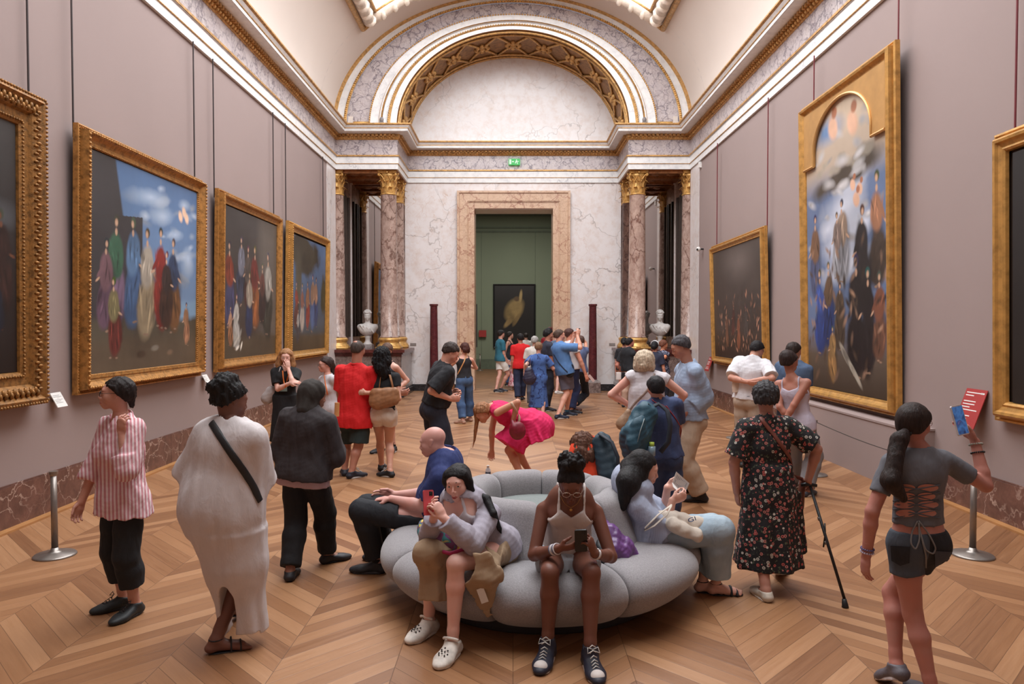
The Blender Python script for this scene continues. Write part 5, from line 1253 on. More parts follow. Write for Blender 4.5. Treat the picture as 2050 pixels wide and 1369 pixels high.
    # ---- hair
    def hair(s, style='short', c=(38, 28, 24), t=.014, extra=(), amp=.0045, f=15, res=None, front=1.06, mat=None, nape=-.05, name='hair', locks=()):
        H = s.hp; k = s.hs; fr = (s.HR, s.HF, s.HU); pr = [ell(H(0, -.02, .034), ((.075 + t) * k, (.094 + t) * k, (.080 + t) * k), fr, .01), ell(H(0, -.045, -.01), ((.066 + t) * k, (.062 + t) * k, (.068 + t * .5) * k), fr, .02)]
        hd = s.head
        if style == 'fringe': pr.append(ell(H(0, .05, .05), (.072 * k, .05 * k, .045 * k), fr, .02))
        for q in (-1, 1): pr.append(ell(H(q * (.062 + t * .5), .012, .025), (.016 * k, .045 * k, .045 * k), fr, .02))
        adds = []
        for e in extra:
            if len(e) == 4 and not isinstance(e[0], tuple): adds.append(ell(H(*e[:3]), (e[3] * k,) * 3, fr, .02))
            elif len(e) == 6: adds.append(ell(H(*e[:3]), tuple(q * k for q in e[3:]), fr, .02))
            else: adds.append(cone(H(*e[0]), H(*e[1]), e[2] * k, e[3] * k, .02))
        # face opening: plane from hairline to in front of the ears, and the nape
        fl = .072 * front
        cuts = [half(H(0, .074 + t, fl), (s.HF * .80 - s.HU * .60), k=.006, lo=bb([H(0, .08, -.02)], .16)[0], hi=bb([H(0, .08, -.02)], .16)[1])]
        pl = H(0, .018, 0)
        def fface(X, Y, Z):
            dx, dy, dz = X - hd.x, Y - hd.y, Z - hd.z
            x = (dx * s.HR.x + dy * s.HR.y + dz * s.HR.z) / k; y = (dx * s.HF.x + dy * s.HF.y + dz * s.HF.z) / k; z = (dx * s.HU.x + dy * s.HU.y + dz * s.HU.z) / k
            line = np.where(z > fl, 9.0, np.where(z > .02, .028 + (z - .02) * .75 * (1 + .6 * (np.abs(x) < .05)), .012 + 0 * z))
            e = np.where(z > fl, -(z - fl) + 0 * y, 0)
            d1 = y - line            # >0 : face side
            d2 = nape - z + np.clip(y + .06, 0, .1) * .9       # >0 : below hairline at the nape
            return -np.maximum(np.minimum(d1, fl - z + .3), d2) * k * .9
        lo, hi = bb([hd], .2); pr.append(Prim(fface, lo, hi, .012, 'sub'))
        pr += adds
        for lk in locks:
            pts = [s.W(p) if (isinstance(p, tuple) and p[0] == 'px') else H(*p) for p in lk[0]]
            rs = lk[1]
            for a_, b_, r0, r1 in zip(pts, pts[1:], rs, rs[1:]): pr.append(cone(a_, b_, r0, r1, .035, side=lk[2] if len(lk) > 2 else None, asp=lk[3] if len(lk) > 3 else 1))
        sd = (sum(map(ord, s.label)) % 53) / 5.0
        disp = (lambda X, Y, Z: amp * nz3(X, Y, Z, f, sd) + amp * .6 * nz3(X, Y, Z, f * 2.2, sd)) if amp else None
        return s.add(name, pr, mat or hairm(tuple(c)), h=res or min(s.res, .009), disp=disp)
    # ---- projecting points from the camera onto the dressed figure
    def bvh(s):
        vs = []; qs = []; n = 0
        for v, q in s.solids: vs.append(v); qs.append(q + n); n += len(v)
        s._b = BVHTree.FromPolygons(np.concatenate(vs).tolist(), np.concatenate(qs).tolist()); return s._b
    def hit(s, px, py, off=.006):
        d = ray(px, py).normalized(); r = s._b.ray_cast(CAM, d)
        if r[0] is None:
            r = s._b.find_nearest(CAM + d * ((s.base - CAM).dot(d)))
        n = r[1]; n = -n if n.dot(d) > 0 else n
        return r[0] + n * off, n
    def strap(s, pts, w, mat, name='strap', t=.25, parent=None, base=None, label=None, off=.006, n=6):
        P_, N_ = [], []
        dens = []
        for a, b in zip(pts, pts[1:]):
            for i in range(n): dens.append((a[0] + (b[0] - a[0]) * i / n, a[1] + (b[1] - a[1]) * i / n))
        dens.append(pts[-1])
        for p in dens:
            a, nn = s.hit(p[0], p[1], off); P_.append(a); N_.append(nn)
        for _ in range(2): P_ = [P_[0]] + [(P_[i - 1] + P_[i] * 2 + P_[i + 1]) / 4 for i in range(1, len(P_) - 1)] + [P_[-1]]
        return MB().tube(P_, w, 8, t, N_).build(name, mat, parent or s.ro, True, base if base is not None else s.base, label)

def patch(p, name, quad, mat, off=.005, n=8, cut=0.0, parent=None):
    """grid draped on the figure between four photo corners (tl,tr,br,bl)"""
    vs = []; (a, b, c, d) = quad
    for j in range(n + 1):
        for i in range(n + 1):
            u, v = i / n, j / n; x = (a[0] * (1 - u) + b[0] * u) * (1 - v) + (d[0] * (1 - u) + c[0] * u) * v; y = (a[1] * (1 - u) + b[1] * u) * (1 - v) + (d[1] * (1 - u) + c[1] * u) * v - cut * v * abs(u - .5) * 2
            vs.append(p.hit(x, y, off)[0])
    return MB().add(vs, [(j * (n + 1) + i, j * (n + 1) + i + 1, (j + 1) * (n + 1) + i + 1, (j + 1) * (n + 1) + i) for j in range(n) for i in range(n)]).build(name, mat, p.ro, True, p.base)
# ================================================================== round sofa
SOF = V(.20, 5.38, 0)
SOFAM = NT('grey wool felt')
_n = SOFAM.noise(220, 3); SOFAM.bump(_n.outputs['Fac'], .25, .004)
_c = SOFAM.ramp(SOFAM.noise(120, 4).outputs['Fac'], [(.3, srgb(128, 124, 126)), (.7, srgb(152, 148, 150))])
SOFAM = SOFAM.done(_c, .95, 0.0, **{'Sheen_Weight': .25})
def cushion(prof, a0, a1, n=22, p=5.0, inset=.16, round_=0.0):
    """pillow: closed profile [(r,z)] swept from angle a0 to a1, shrinking at both ends"""
    cr = sum(q[0] for q in prof) / len(prof); cz = sum(q[1] for q in prof) / len(prof); vs = []; m = len(prof)
    for i in range(n + 1):
        u = -math.cos(PI * i / n); sc_ = (1 - abs(u) ** p) ** (1 / 2.6) if abs(u) < 1 else 0
        sc_ = max(sc_, .02); k = 1 - inset * (1 - sc_) if 0 < i < n else .0
        k = (1 - inset) + inset * sc_; k = k if 0 < i < n else .0
        a = (a0 + a1) / 2 + (a1 - a0) / 2 * u
        for r, z in prof:
            rr = cr + (r - cr) * k; zz = cz + (z - cz) * k; vs.append((rr * math.sin(a), -rr * math.cos(a), zz))
    fs = [(i * m + j, (i + 1) * m + j, (i + 1) * m + (j + 1) % m, i * m + (j + 1) % m) for i in range(n) for j in range(m)]
    return MB().add(vs, fs)
def spline(pts, n=5, closed=True):
    out = []; N = len(pts)
    for i in range(N):
        p0, p1, p2, p3 = (pts[(i + d) % N] for d in (-1, 0, 1, 2))
        for k in range(n):
            t = k / n; out.append(tuple(.5 * ((2 * p1[c]) + (-p0[c] + p2[c]) * t + (2 * p0[c] - 5 * p1[c] + 4 * p2[c] - p3[c]) * t * t + (-p0[c] + 3 * p1[c] - 3 * p2[c] + p3[c]) * t ** 3) for c in (0, 1)))
    return out
SEAT = spline([(.50, .40), (.66, .425), (.86, .44), (1.04, .425), (1.15, .36), (1.17, .26), (1.08, .15), (.94, .085), (.75, .07), (.55, .08), (.47, .2)], 4)
BACK = spline([(.74, .36), (.745, .44), (.70, .55), (.665, .66), (.63, .735), (.56, .77), (.48, .755), (.435, .70), (.42, .60), (.42, .40), (.58, .33)], 4)
sofa = empty('round_sofa', SOF, label='round light grey segmented sofa in the middle of the parquet floor', cat='sofa')
offs_ = math.radians(-18)
for i in range(8):
    a = offs_ + i * PI / 4; w_ = PI / 4 * .5 * 1.0
    cushion(SEAT, a, a + PI / 4, 24, 6, .22).build('seat_cushion', SOFAM, sofa, True)
for i in range(8):
    a = offs_ + math.radians(14) + i * PI / 4
    cushion(BACK, a, a + PI / 4, 20, 6, .24).build('backrest_cushion', SOFAM, sofa, True)
MB().lathe([(.0, .60), (.25, .605), (.40, .60), (.46, .55), (.46, .1)], n=40).build('centre_pad', plain('grey green felt', (122, 128, 126), .95, 0.0, .06, 90.0, .15), sofa, True)
MB().lathe([(.0, .0), (.86, .0), (.88, .02), (.9, .09), (.8, .14), (0, .14)], n=48).build('base', plain('dark sofa base', (58, 55, 56), .9), sofa, True)
def prop(name, label, cat, loc, rot=(0, 0, 0), group=None): return empty(name, loc, rot, label, cat, group)
def oriented(R, F_, U): return Matrix((R, F_, U)).transposed().to_4x4()
def phone(loc, R, U, label, case=(30, 30, 32), size=(.072, .15, .009), screen=None):
    """R across the phone, U along its length; the screen faces R x U"""
    R = R.normalized(); U = (U - R * U.dot(R)).normalized(); N = R.cross(U)
    ro = prop('phone', label, 'phone', loc); M = Matrix((R, U, N)).transposed().to_4x4(); a, b, c = size
    m = MB(); n = 6; pts = []
    for cx, cy, s0 in ((1, 1, 0), (-1, 1, 1), (-1, -1, 2), (1, -1, 3)):
        for i in range(n + 1):
            t = (s0 + i / n) * PI / 2; pts.append((cx * (a / 2 - .01) + .01 * math.cos(t), cy * (b / 2 - .01) + .01 * math.sin(t)))
    k = len(pts); m.add([M @ V(x, y, -c / 2) for x, y in pts] + [M @ V(x, y, c / 2) for x, y in pts], [tuple(range(k - 1, -1, -1)), tuple(range(k, 2 * k))] + [(i, (i + 1) % k, k + (i + 1) % k, k + i) for i in range(k)])
    m.build('case', plain('phone case', case, .3, .2), ro)
    MB().box((-a / 2 + .004, -b / 2 + .006, c / 2), (a / 2 - .004, b / 2 - .006, c / 2 + .0008), M).build('screen', screen or NT('phone screen').done((.01, .01, .012, 1), .08), ro)
    mm = MB(); mm.box((-a / 2 + .008, b / 2 - .035, -c / 2 - .002), (-a / 2 + .032, b / 2 - .01, -c / 2), M)
    for dx, dy in ((.014, -.016), (.014, -.028), (.025, -.022)): mm.ball(M @ V(-a / 2 + dx, b / 2 + dy, -c / 2 - .002), .004, 8, 5)
    mm.build('camera_lens', BLACK, ro)
    return ro
# ================================================================== foreground people
K = {}
def text_mesh(name, fc, mat, parent):
    t_ = bpy.data.objects.new('t', fc); COL.objects.link(t_); dg = bpy.context.evaluated_depsgraph_get(); me = bpy.data.meshes.new_from_object(t_.evaluated_get(dg)); bpy.data.objects.remove(t_)
    me.materials.clear(); me.materials.append(mat); o = bpy.data.objects.new(name, me); return link(o, parent)
PL_ = lambda c: cloth('plain', c)
BLK = (26, 25, 28)
# 1 woman in the striped shirt
p = K['pink'] = Person('woman in pink striped shirt and black cropped trousers, hand at her neck', at=(245, 1228), yaw=212, h=1.60, near=2, res=.007, build=.95,
    pel=('px', 246, 1000, 0), neck=('px', 243, 838, 0), head=('px', 234, 788, -.02), face=(245, -4, 0), ty=215, fl=('g', 258, 1236, 196), fr=('g', 231, 1220, 232), skin=(196, 140, 118),
    hl=('px', 244, 868, -.17), el=(-.3, .5, -1.0), hr=('px', 163, 1005, -.02), er=(.6, -.5, 0), hdl=(-.1, .1, 1), curll=.75, pnl=(.3, -1, .2), curlr=.5, glasses=(40, 30, 30), hairc=(36, 26, 24), brow=(50, 36, 30), lips=(160, 90, 84))
p.pants(cloth('plain', (28, 30, 34)), 1.62, grow=.022, i=.012); p.shirt(cloth('stripe', (192, 128, 136), (222, 200, 202), .95), 1.38, -.10, .026, wr=.007, grow=.010, vneck=.08, flare=.035)
p.hair('short', (34, 24, 22), .012, extra=(((0, -.09, -.02), (0, -.1, -.08), .03, .02),), front=1.0); p.shoes((34, 38, 40), (30, 32, 34), 'sneaker', laces=(30, 30, 30))
# 2 woman in the white kaftan
p = K['white'] = Person('woman in long loose white dress with black crossbody strap, seen from behind', at=(456, 1298), yaw=18, h=1.66, near=1, res=.008, bare=True, build=1.12, skin=(122, 78, 62),
    pel=('px', 452, 1020, .0), neck=('px', 462, 848, .02), head=('px', 462, 800, .04), face=(48, 14, 0), fl=('g', 452, 1303, 66), fr=('g', 474, 1240, 30, .02, 20), kl=(.3, 1, 0),
    hl=('px', 425, 985, .28), hr=('px', 520, 962, .30), el=(-.6, -.8, 0), er=(.6, -.8, 0), hairc=(24, 20, 20))
c_ = p.sc; a = p.pel; WM = cloth('plain', (206, 198, 198))
pr = p.torso(.03, .06)
for q in (-1, 1):
    dd = (p.El[q] - p.S[q]).normalized(); e = p.El[q] + dd * .05; pr.append(cone(p.S[q] - p.up * .02, e, .075, .115, .09, V(0, 1, 0), .9, cut=[(e - dd * .0, dd)]))
lo_ = P(448, 1130, p.base.y - .02); hm = P(492, 1262, p.base.y + .05)
pr += [cone(p.neck - p.up * .2, a + V(-.02, 0, .02), .19, .225, .08, V(1, 0, 0), .72), cone(a + V(-.03, 0, .03), P(470, 1120, p.base.y), .225, .185, .08, V(1, 0, 0), .8), cone(P(468, 1070, p.base.y), hm, .165, .14, .09, V(1, 0, 0), .85, flat=1, folds=(7, .05, 1))]
sk = p.An[-1].lerp(p.Kn[-1], .15)
pr += [half(P(452, 1200, p.base.y), V(-.75, 0, -.66), lo=P(380, 1320, p.base.y - .5), hi=P(478, 1130, p.base.y + .6)), ell(P(464, 1225, p.base.y), (.055, .5, .20), op='sub', k=.01),
       half(P(520, 1246, p.base.y), V(.25, 0, -1), lo=P(400, 1369, p.base.y - .5), hi=P(570, 1200, p.base.y + .6)), ell(p.neck + p.up * .04, (.088, .08, .055), (p.tr, p.tf, p.up), .006, op='sub'), cone(p.neck, p.neck + p.up * .12, .062, .062, .004, op='sub')]
p.add('dress', pr, WM, disp=lambda X, Y, Z: .007 * nz3(X, Y * .7, (Z + .3 * X) * .13, 4.2, 2) + .003 * nz3(X, Y, (Z - .4 * X) * .2, 9, 5))
p.hair('short', (26, 22, 22), .016, extra=((0, -.07, .10, .06), (.03, -.08, .08, .05), (-.03, -.07, .11, .045), (0, -.12, .06, .045), (0, -.03, .125, .045)), amp=.009, f=20)
MB().ball(p.hp(.03, -.10, .115), (.03, .012, .012), 8, 6).build('hair_clip', plain('silver clip', (190, 186, 182), .25, .8), p.ro, True, p.base)
p.shoes((34, 30, 32), kind='sandal'); p.bvh(); p.strap([(424, 846), (440, 872), (462, 906), (486, 940), (508, 975), (520, 1003)], .021, leather((28, 28, 30)), 'bag_strap', .25)
tag(sdf_obj('crossbody_bag', [cone(P(521, 1003, p.base.y + .12), P(519, 1035, p.base.y + .12), .03, .035, side=V(0, 1, 0), asp=.9)], .006, leather((26, 26, 28)), None, (0, 0, 0)), 'small black bag on the hip of the woman in white, mostly hidden', 'bag')
# 3 woman in dark jacket and headscarf
p = K['jacket'] = Person('woman in dark jacket, headscarf and black trousers, seen from behind, right hand raised', at=(625, 1146), yaw=14, h=1.64, near=1, res=.008, skin=(150, 104, 84), build=1.05,
    pel=('px', 608, 945, 0), neck=('px', 617, 826, 0), head=('px', 628, 790, .03), face=(52, 14, 0), fl=('g', 584, 1156, -5), fr=('g', 668, 1124, 52), hl=('px', 590, 915, .28), hr=('px', 666, 884, .22), er=(.5, -.7, -.6), el=(-.2, -1, -.3), hdr=(.3, .5, .7), curlr=.9, pnr=(-1, .2, 0))
p.pants(cloth('plain', (20, 19, 22)), 1.93, grow=.022, i=.012); p.shirt(cloth('plain', (176, 146, 148)), 0, -.10, .016, name='undershirt', wr=.003, flare=.01); p.shirt(cloth('plain', (52, 46, 48)), 1.88, -.045, .036, name='jacket', wr=.006, grow=.012)
H = p.hp; p.add('headscarf', [ell(H(0, -.02, .03), (.088, .108, .094), (p.HR, p.HF, p.HU), .02), cone(H(0, -.05, -.03), p.neck - p.tf * .03 + p.up * .03, .078, .08, .05), cone(H(0, .0, -.1), p.neck + p.tf * .05, .06, .07, .04), ell(H(0, .115, -.02), (.056, .06, .085), (p.HR, p.HF, p.HU), .012, op='sub')], cloth('plain', (48, 42, 38)), disp=p.wr(.005, 7))
p.shoes((30, 28, 32), (26, 24, 26), 'slip')
# 4 bald seated man
p = K['bald'] = Person('bald man in navy t-shirt sitting in profile on the left side of the sofa', at=(800, 1142), yaw=278, h=1.76, fem=False, near=2, res=.008, sit=True, skin=(208, 154, 142), build=1.08, Y=5.62, belly=.03,
    pel=('px', 878, 1032, .03), neck=('px', 893, 925, .0), head=('px', 866, 884, .0), face=(278, 12, 0), ty=272, hy=275, fl=('g', 742, 1146, 275), fr=('g', 765, 1122, 280), knl=('px', 722, 1022, -.05), knr=('px', 735, 1012, .16),
    hl=('px', 783, 998, -.05), el=(0, -.6, -.6), hr=('px', 790, 990, .18), er=(0, -.5, -.4), hdl=(.1, 1, -.1), pnl=(0, .2, -1), curl=.4, hairc=(170, 140, 120), brow=(150, 120, 100), gaze=(0, -.3))
p.pants(cloth('plain', (28, 30, 36)), 1.86, grow=.02, i=.014, waist=.02); p.shirt(cloth('plain', (40, 52, 104)), .72, .0, .02, wr=.005, grow=.02); p.shoes((38, 40, 46), (52, 54, 60), 'sneaker', socks=(30, 30, 34))
# 5 seated woman with pink phone
p = K['phone'] = Person('woman in grey off-shoulder cardigan and beige skirt sitting on the sofa with a pink phone', at=(960, 1290), yaw=205, Y=4.72, h=1.64, near=3, res=.006, sit=True, skin=(222, 172, 156), build=1.02, chub=.005,
    pel=('px', 985, 1092, -.0), neck=('px', 936, 1020, -.08), head=('px', 917, 966, -.15), face=(196, 6, -6), ty=208, hy=205, fl=('g', 899, 1318, 200), fr=('g', 849, 1272, 212), knl=('px', 912, 1128, -.45), knr=('px', 858, 1108, -.32),
    hr=('px', 868, 1036, -.34), er=(.5, .1, -1), hl=('px', 889, 1038, -.42), el=(-.7, .0, -1), hdr=(.1, .25, 1), hdl=(.5, .2, 1), pnl=(1, -.2, .1), pnr=(-.9, -.5, 0), curll=.8, curlr=.55, thumb=.7, hairc=(22, 18, 20), brow=(40, 30, 30), lips=(166, 54, 60), gaze=(-.15, .1), tsl=1, tsr=-1)
CARD = cloth('plain', (164, 158, 170)); SKIRT = cloth('plain', (158, 132, 104))
pr = [];
for q in (-1, 1): pr += p.leg(q, .022, hi=1.02, grow=.01, k=.05)
pr += p.torso(.02)[:2]
k0, k1 = p.Kn[-1], p.Kn[1]
pr += [cone(k1 + V(.03, .02, .0), P(868, 1200, k1.y - .02), .075, .085, .05, V(1, 0, 0), .7, flat=1, folds=(5, .08, 1)), cone(k1 + V(.09, .06, -.02), P(905, 1195, k1.y + .1), .06, .09, .05, V(1, 0, 0), .6, flat=1, folds=(5, .08, 0)),
       cone(p.Hp[-1].lerp(k0, .55) + V(.03, 0, .0), P(968, 1150, k0.y + .0), .095, .09, .06, V(1, 0, 0), .5), cone(P(962, 1140, k0.y - .02), P(974, 1228, k0.y + .02), .105, .02, .06, V(1, 0, 0), .25, folds=(4, .04, 2)),
       half(p.pel + p.up * .06, p.up, lo=bb([p.pel + p.up * .16], .22)[0], hi=bb([p.pel + p.up * .16], .22)[1]), cone(k0.lerp(p.Hp[-1], .30), k0 + (k0 - p.Hp[-1]) * .4 , .11, .15, .01, op='sub')]
p.add('skirt', pr, SKIRT, disp=p.wr(.005, 5))
p.shirt(cloth('plain', (200, 192, 196)), 0, -.02, .009, name='camisole', wr=0, strap=(.40, .09, .05)); p.shirt(CARD, 1.93, -.08, .016, name='cardigan', neckr=.165, neckz=.12, neckf=.045, wr=.006, grow=.012, vneck=.16); p.bvh()
tag(MB().box((-.022, -.001, -.045), (.022, .001, .045), Matrix.Translation(P(966, 1192, k0.y - .035) - p.base) @ Matrix.Rotation(-.35, 4, 'Y')).build('fabric_care_tag', PAPERW, p.ro), 'white care tag sewn in the skirt')
p.hair('short', (24, 20, 22), .012, front=1.15, extra=(), amp=.002, locks=(([(.05, .03, .06), (.078, .01, .0), (.085, -.01, -.07)], [.03, .026, .02]), ([(-.05, .03, .06), (-.078, .01, .0), (-.085, -.01, -.07), (-.075, .02, -.16)], [.03, .026, .022, .014]),
)) if 0 else p.hair('short', (24, 20, 22), .012, front=1.15, amp=.002, locks=(([(.05, .03, .06), (.075, .012, .01), (.082, -.005, -.05)], [.028, .022, .014]), ([(-.05, .03, .06), (-.075, .012, .0), (-.082, .0, -.07), (-.078, .01, -.12)], [.028, .024, .02, .012])))
for pts_, r_ in (([(950, 955), (960, 975), (972, 1000), (986, 1030), (998, 1058), (1002, 1068)], (.034, .030, .026, .022, .014, .005)),):
    hh = [p.hit(x, y, .012)[0] for x, y in pts_]; hh[0] = p.hp(.078 if pts_[0][0] > 920 else -.078, -.03 if pts_[0][0] > 920 else .005, -.055); hh[1] = hh[0].lerp(hh[2], .5) + V(.0, 0, .012); p.add('long_lock', [cone(a, b_, r0, r1, .01) for a, b_, r0, r1 in zip(hh, hh[1:], r_, r_[1:])], hairm((24, 20, 22)), .005, None, keep=False)
p.shoes((222, 214, 204), (226, 218, 208), 'clog')
phl = P(858, 1006, p.base.y - .38); phone(phl, V(-.75, -.6, .1), V(-.2, .15, 1), 'phone in a pink case held by the woman in the grey cardigan', (206, 84, 92))
ro = prop('shoulder_bag', 'colourful patterned bag under the arm of the woman in the grey cardigan', 'bag', P(870, 1090, p.base.y - .2))
q_ = P(862, 1075, p.base.y - .26); q2 = P(905, 1085, p.base.y - .28)
sdf_obj('pouch', [cone(q_, q2, .065, .06, side=V(0, 0, 1), asp=.6), ell(P(850, 1060, p.base.y - .2), (.05, .05, .06))], .006, cloth('patch', (70, 140, 144), (120, 70, 110)), ro, ro.location, lambda X, Y, Z: .006 * nz3(X, Y, Z, 8)); MB().tube([P(864, 1098, p.base.y - .33), P(900, 1108, p.base.y - .37), P(940, 1096, p.base.y - .36), P(956, 1080, p.base.y - .3)], .012, 8).build('trim', plain('magenta trim', (170, 40, 90), .7), ro, True, ro.location)
# 6 seated woman in white top
p = K['black'] = Person('woman in white strappy top and denim shorts sitting frontally on the sofa with a phone', at=(1140, 1290), yaw=180, Y=4.60, h=1.70, near=3, res=.006, sit=True, skin=(112, 66, 48), build=.96, nose=1.25,
    pel=('px', 1134, 1112, 0), neck=('px', 1142, 1004, -.10), head=('px', 1143, 968, -.22), face=(181, 28, 0), ty=181, hy=180, fl=('g', 1186, 1346, 172), fr=('g', 1092, 1328, 196), knl=('px', 1184, 1146, -.42), knr=('px', 1101, 1146, -.42),
    hr=('px', 1118, 1098, -.40), er=(.7, -.4, -1), hl=('px', 1190, 1108, -.42), el=(-.7, -.4, -1), hdr=(-.95, .2, .2), hdl=(.3, .3, .9), pnr=(.1, -.7, .9), pnl=(.9, -.4, .1), curlr=.6, curll=.8, thumb=.7, hairc=(20, 16, 16), lips=(110, 58, 52), glasses=(200, 190, 180), gaze=(0, -.4), tsr=1, tsl=-1)
p.pants(cloth('denim', (168, 182, 196), (196, 206, 216)), .42, grow=.03, i=.014, waist=.08); p.shirt(cloth('plain', (206, 196, 192)), 0, .0, .011, name='strappy_top', wr=.004, strap=(.395, .078, .055))
p.hair('short', (24, 19, 20), .010, front=1.0, amp=.002, extra=((0, -.03, .125, .05), (.045, -.03, .12, .04), (-.045, -.03, .12, .04), (0, -.06, .14, .045), (.03, -.0, .145, .035), (-.03, -.01, .145, .035)))
p.add('hair_bun', [ell(p.hp(x, y, z), (r, r, r), None, .012) for x, y, z, r in ((0, -.03, .15, .05), (.05, -.03, .13, .035), (-.05, -.03, .13, .035), (.03, -.06, .17, .035), (-.035, -.05, .165, .035), (.0, .0, .165, .03), (.06, -.05, .155, .025), (-.06, -.02, .15, .025))], hairm((24, 19, 20)), .005, lambda X, Y, Z: .008 * nz3(X, Y, Z, 22), keep=False)
p.shoes((34, 34, 48), (206, 196, 190), 'high', laces=(200, 196, 190))
for q, n, cols in ((1, 5, ((206, 200, 200), (90, 90, 110), (180, 170, 170))), (-1, 2, ((206, 200, 200),))):
    d = (p.El[q] - p.Wr[q]).normalized()
    for i in range(n):
        c0 = p.Wr[q] + d * (.012 + .011 * i); x = d.orthogonal().normalized(); y = d.cross(x); MB().tube([c0 + (x * math.cos(a) + y * math.sin(a)) * .031 for a in [2 * PI * j / 16 for j in range(17)]], .004, 6).build('bracelet', plain('bracelet', cols[i % len(cols)], .5), p.ro, True, p.base)
p.bvh(); p.strap([(1122, 992), (1130, 1008), (1143, 1017), (1156, 1008), (1164, 992)], .0012, GOLDB, 'necklace', 1, off=.002, n=5); h_, n_ = p.hit(1143, 1020, .004); MB().ball(h_, (.009, .004, .009), 10, 8).build('pendant', GOLDB, p.ro, True, p.base)
phone(P(1163, 1082, p.base.y - .46), V(-1, .0, -.05), V(.0, -.35, .95), 'black phone held in both hands by the woman in the white strappy top', (24, 24, 28))
# 7 reading woman
p = K['reader'] = Person('woman with long black hair in pale blue shirt and jeans reading a leaflet', at=(1380, 1190), yaw=96, Y=5.22, h=1.66, near=2, res=.007, sit=True, bare=True, skin=(214, 162, 142), build=.98,
    pel=('px', 1300, 1062, .0), neck=('px', 1268, 986, 0), head=('px', 1290, 938, -.02), face=(96, 16, 0), ty=98, hy=96, fl=('g', 1422, 1186, 98), fr=('g', 1448, 1190, 92), knr=('px', 1440, 1062, -.12), knl=('px', 1425, 1058, .08),
    hr=('px', 1346, 1002, -.12), er=(.1, -.1, -1), hl=('px', 1336, 976, .12), el=(-.3, 0, -1), hdr=(-.2, .9, .35), hdl=(-.2, .9, .3), pnr=(-1, 0, .3), pnl=(.8, .1, .4), curl=.7, hairc=(20, 17, 18), gaze=(0, -.5), straps=((.09, .05, .04, .012), (.05, .047, .062, .010)))
p.pants(cloth('denim', (142, 162, 178), (176, 192, 202)), 1.80, grow=.04, i=.016, waist=.06); p.shirt(cloth('stripe', (160, 168, 190), (167, 175, 196), 2.0), .95, -.06, .022, wr=.005, grow=.045, flare=.03)
p.hair('short', (24, 20, 21), .012, amp=.0018, f=12, locks=(([(0, -.05, .05), (0, -.085, -.03), ('px', 1256, 965, -.14), ('px', 1247, 1014, -.18)], [.08, .088, .075, .03]), ([(.04, -.03, .03), (.05, -.05, -.06), ('px', 1264, 975, -.17)], [.05, .06, .05]), ([(.06, .0, .02), (.07, -.01, -.05), (.065, -.02, -.13)], [.03, .03, .015])))
p.shoes((34, 32, 36), kind='sandal')
lf = prop('leaflet', 'white printed leaflet held open by the reading woman', 'paper', P(1357, 968, p.base.y))
m = MB(); cc = P(1357, 968, p.base.y)
for sg, tl in ((0, .0), (1, .35)):
    pts_ = [P(1346, 966, 5.22 - .04), P(1354, 944, 5.22 - .02), P(1380, 967, 5.22 + .06), P(1370, 990, 5.22 + .04)] if sg == 0 else [P(1346, 966, 5.18), P(1370, 990, 5.26), P(1368, 994, 5.10), P(1348, 975, 5.12)]
    nn = (pts_[1] - pts_[0]).cross(pts_[2] - pts_[0]).normalized() * .001; m.add([v - nn for v in pts_] + [v + nn for v in pts_], [(0, 1, 2, 3), (7, 6, 5, 4)] + [(i, (i + 1) % 4, 4 + (i + 1) % 4, 4 + i) for i in range(4)])
m.build('sheet', PAPERW, lf, False, lf.location); m = MB()
A_, B_, C_, D_ = P(1346, 966, 5.18), P(1354, 944, 5.20), P(1380, 967, 5.28), P(1370, 990, 5.26)
for i in range(8):
    for j in range(2):
        u0 = .12 + i * .1; v0, v1 = .1 + j * .42, .42 + j * .42; f_ = lambda u, v: A_.lerp(B_, v).lerp(D_.lerp(C_, v), u) - (B_ - A_).cross(D_ - A_).normalized() * -.0016
        m.add([f_(u0, v0), f_(u0 + .035, v0), f_(u0 + .035, v1), f_(u0, v1)], [(0, 1, 2, 3)]); f2 = lambda u, v: A_.lerp(B_, v).lerp(D_.lerp(C_, v), u) + (B_ - A_).cross(D_ - A_).normalized() * -.0016; m.add([f2(u0, v0), f2(u0 + .035, v0), f2(u0 + .035, v1), f2(u0, v1)], [(0, 1, 2, 3)])
m.build('printed_text', plain('grey print', (150, 156, 168), .8), lf, False, lf.location)
ro = prop('tote_bag', 'cream canvas tote bag with blue letters on the lap of the reading woman', 'bag', P(1380, 1050, 5.12))
sdf_obj('pouch', [cone(P(1340, 1040, 5.08), P(1398, 1052, 5.08), .075, .06, side=V(0, 0, 1), asp=.75), cone(P(1345, 1050, 5.0), P(1395, 1072, 4.99), .05, .045), cone(P(1310, 1030, 5.1), P(1345, 1040, 5.08), .03, .06)], .006, cloth('plain', (206, 194, 180)), ro, ro.location, lambda X, Y, Z: .007 * nz3(X, Y, Z, 6))
MB().tube([P(1345, 1010, 5.0), P(1318, 1030, 4.98), P(1292, 1056, 4.96), P(1290, 1062, 4.96), P(1310, 1052, 4.96), P(1335, 1030, 4.97), P(1344, 1012, 4.98)], .012, 8, .3).build('handle', cloth('plain', (206, 194, 180)), ro, True, ro.location)
fc = bpy.data.curves.new('bag_lettering', 'FONT'); fc.body = 'GI'; fc.size = .062; fc.extrude = .001; fo = text_mesh('bag_lettering', fc, plain('blue print', (70, 100, 150), .8), ro)
U_ = V(-.35, -.55, .78).normalized(); R_ = V(.80, -.12, .32); R_ = (R_ - U_ * R_.dot(U_)).normalized(); fo.matrix_local = Matrix.Translation(P(1378, 1046, 4.985) - ro.location) @ Matrix((R_, U_, R_.cross(U_))).transposed().to_4x4()
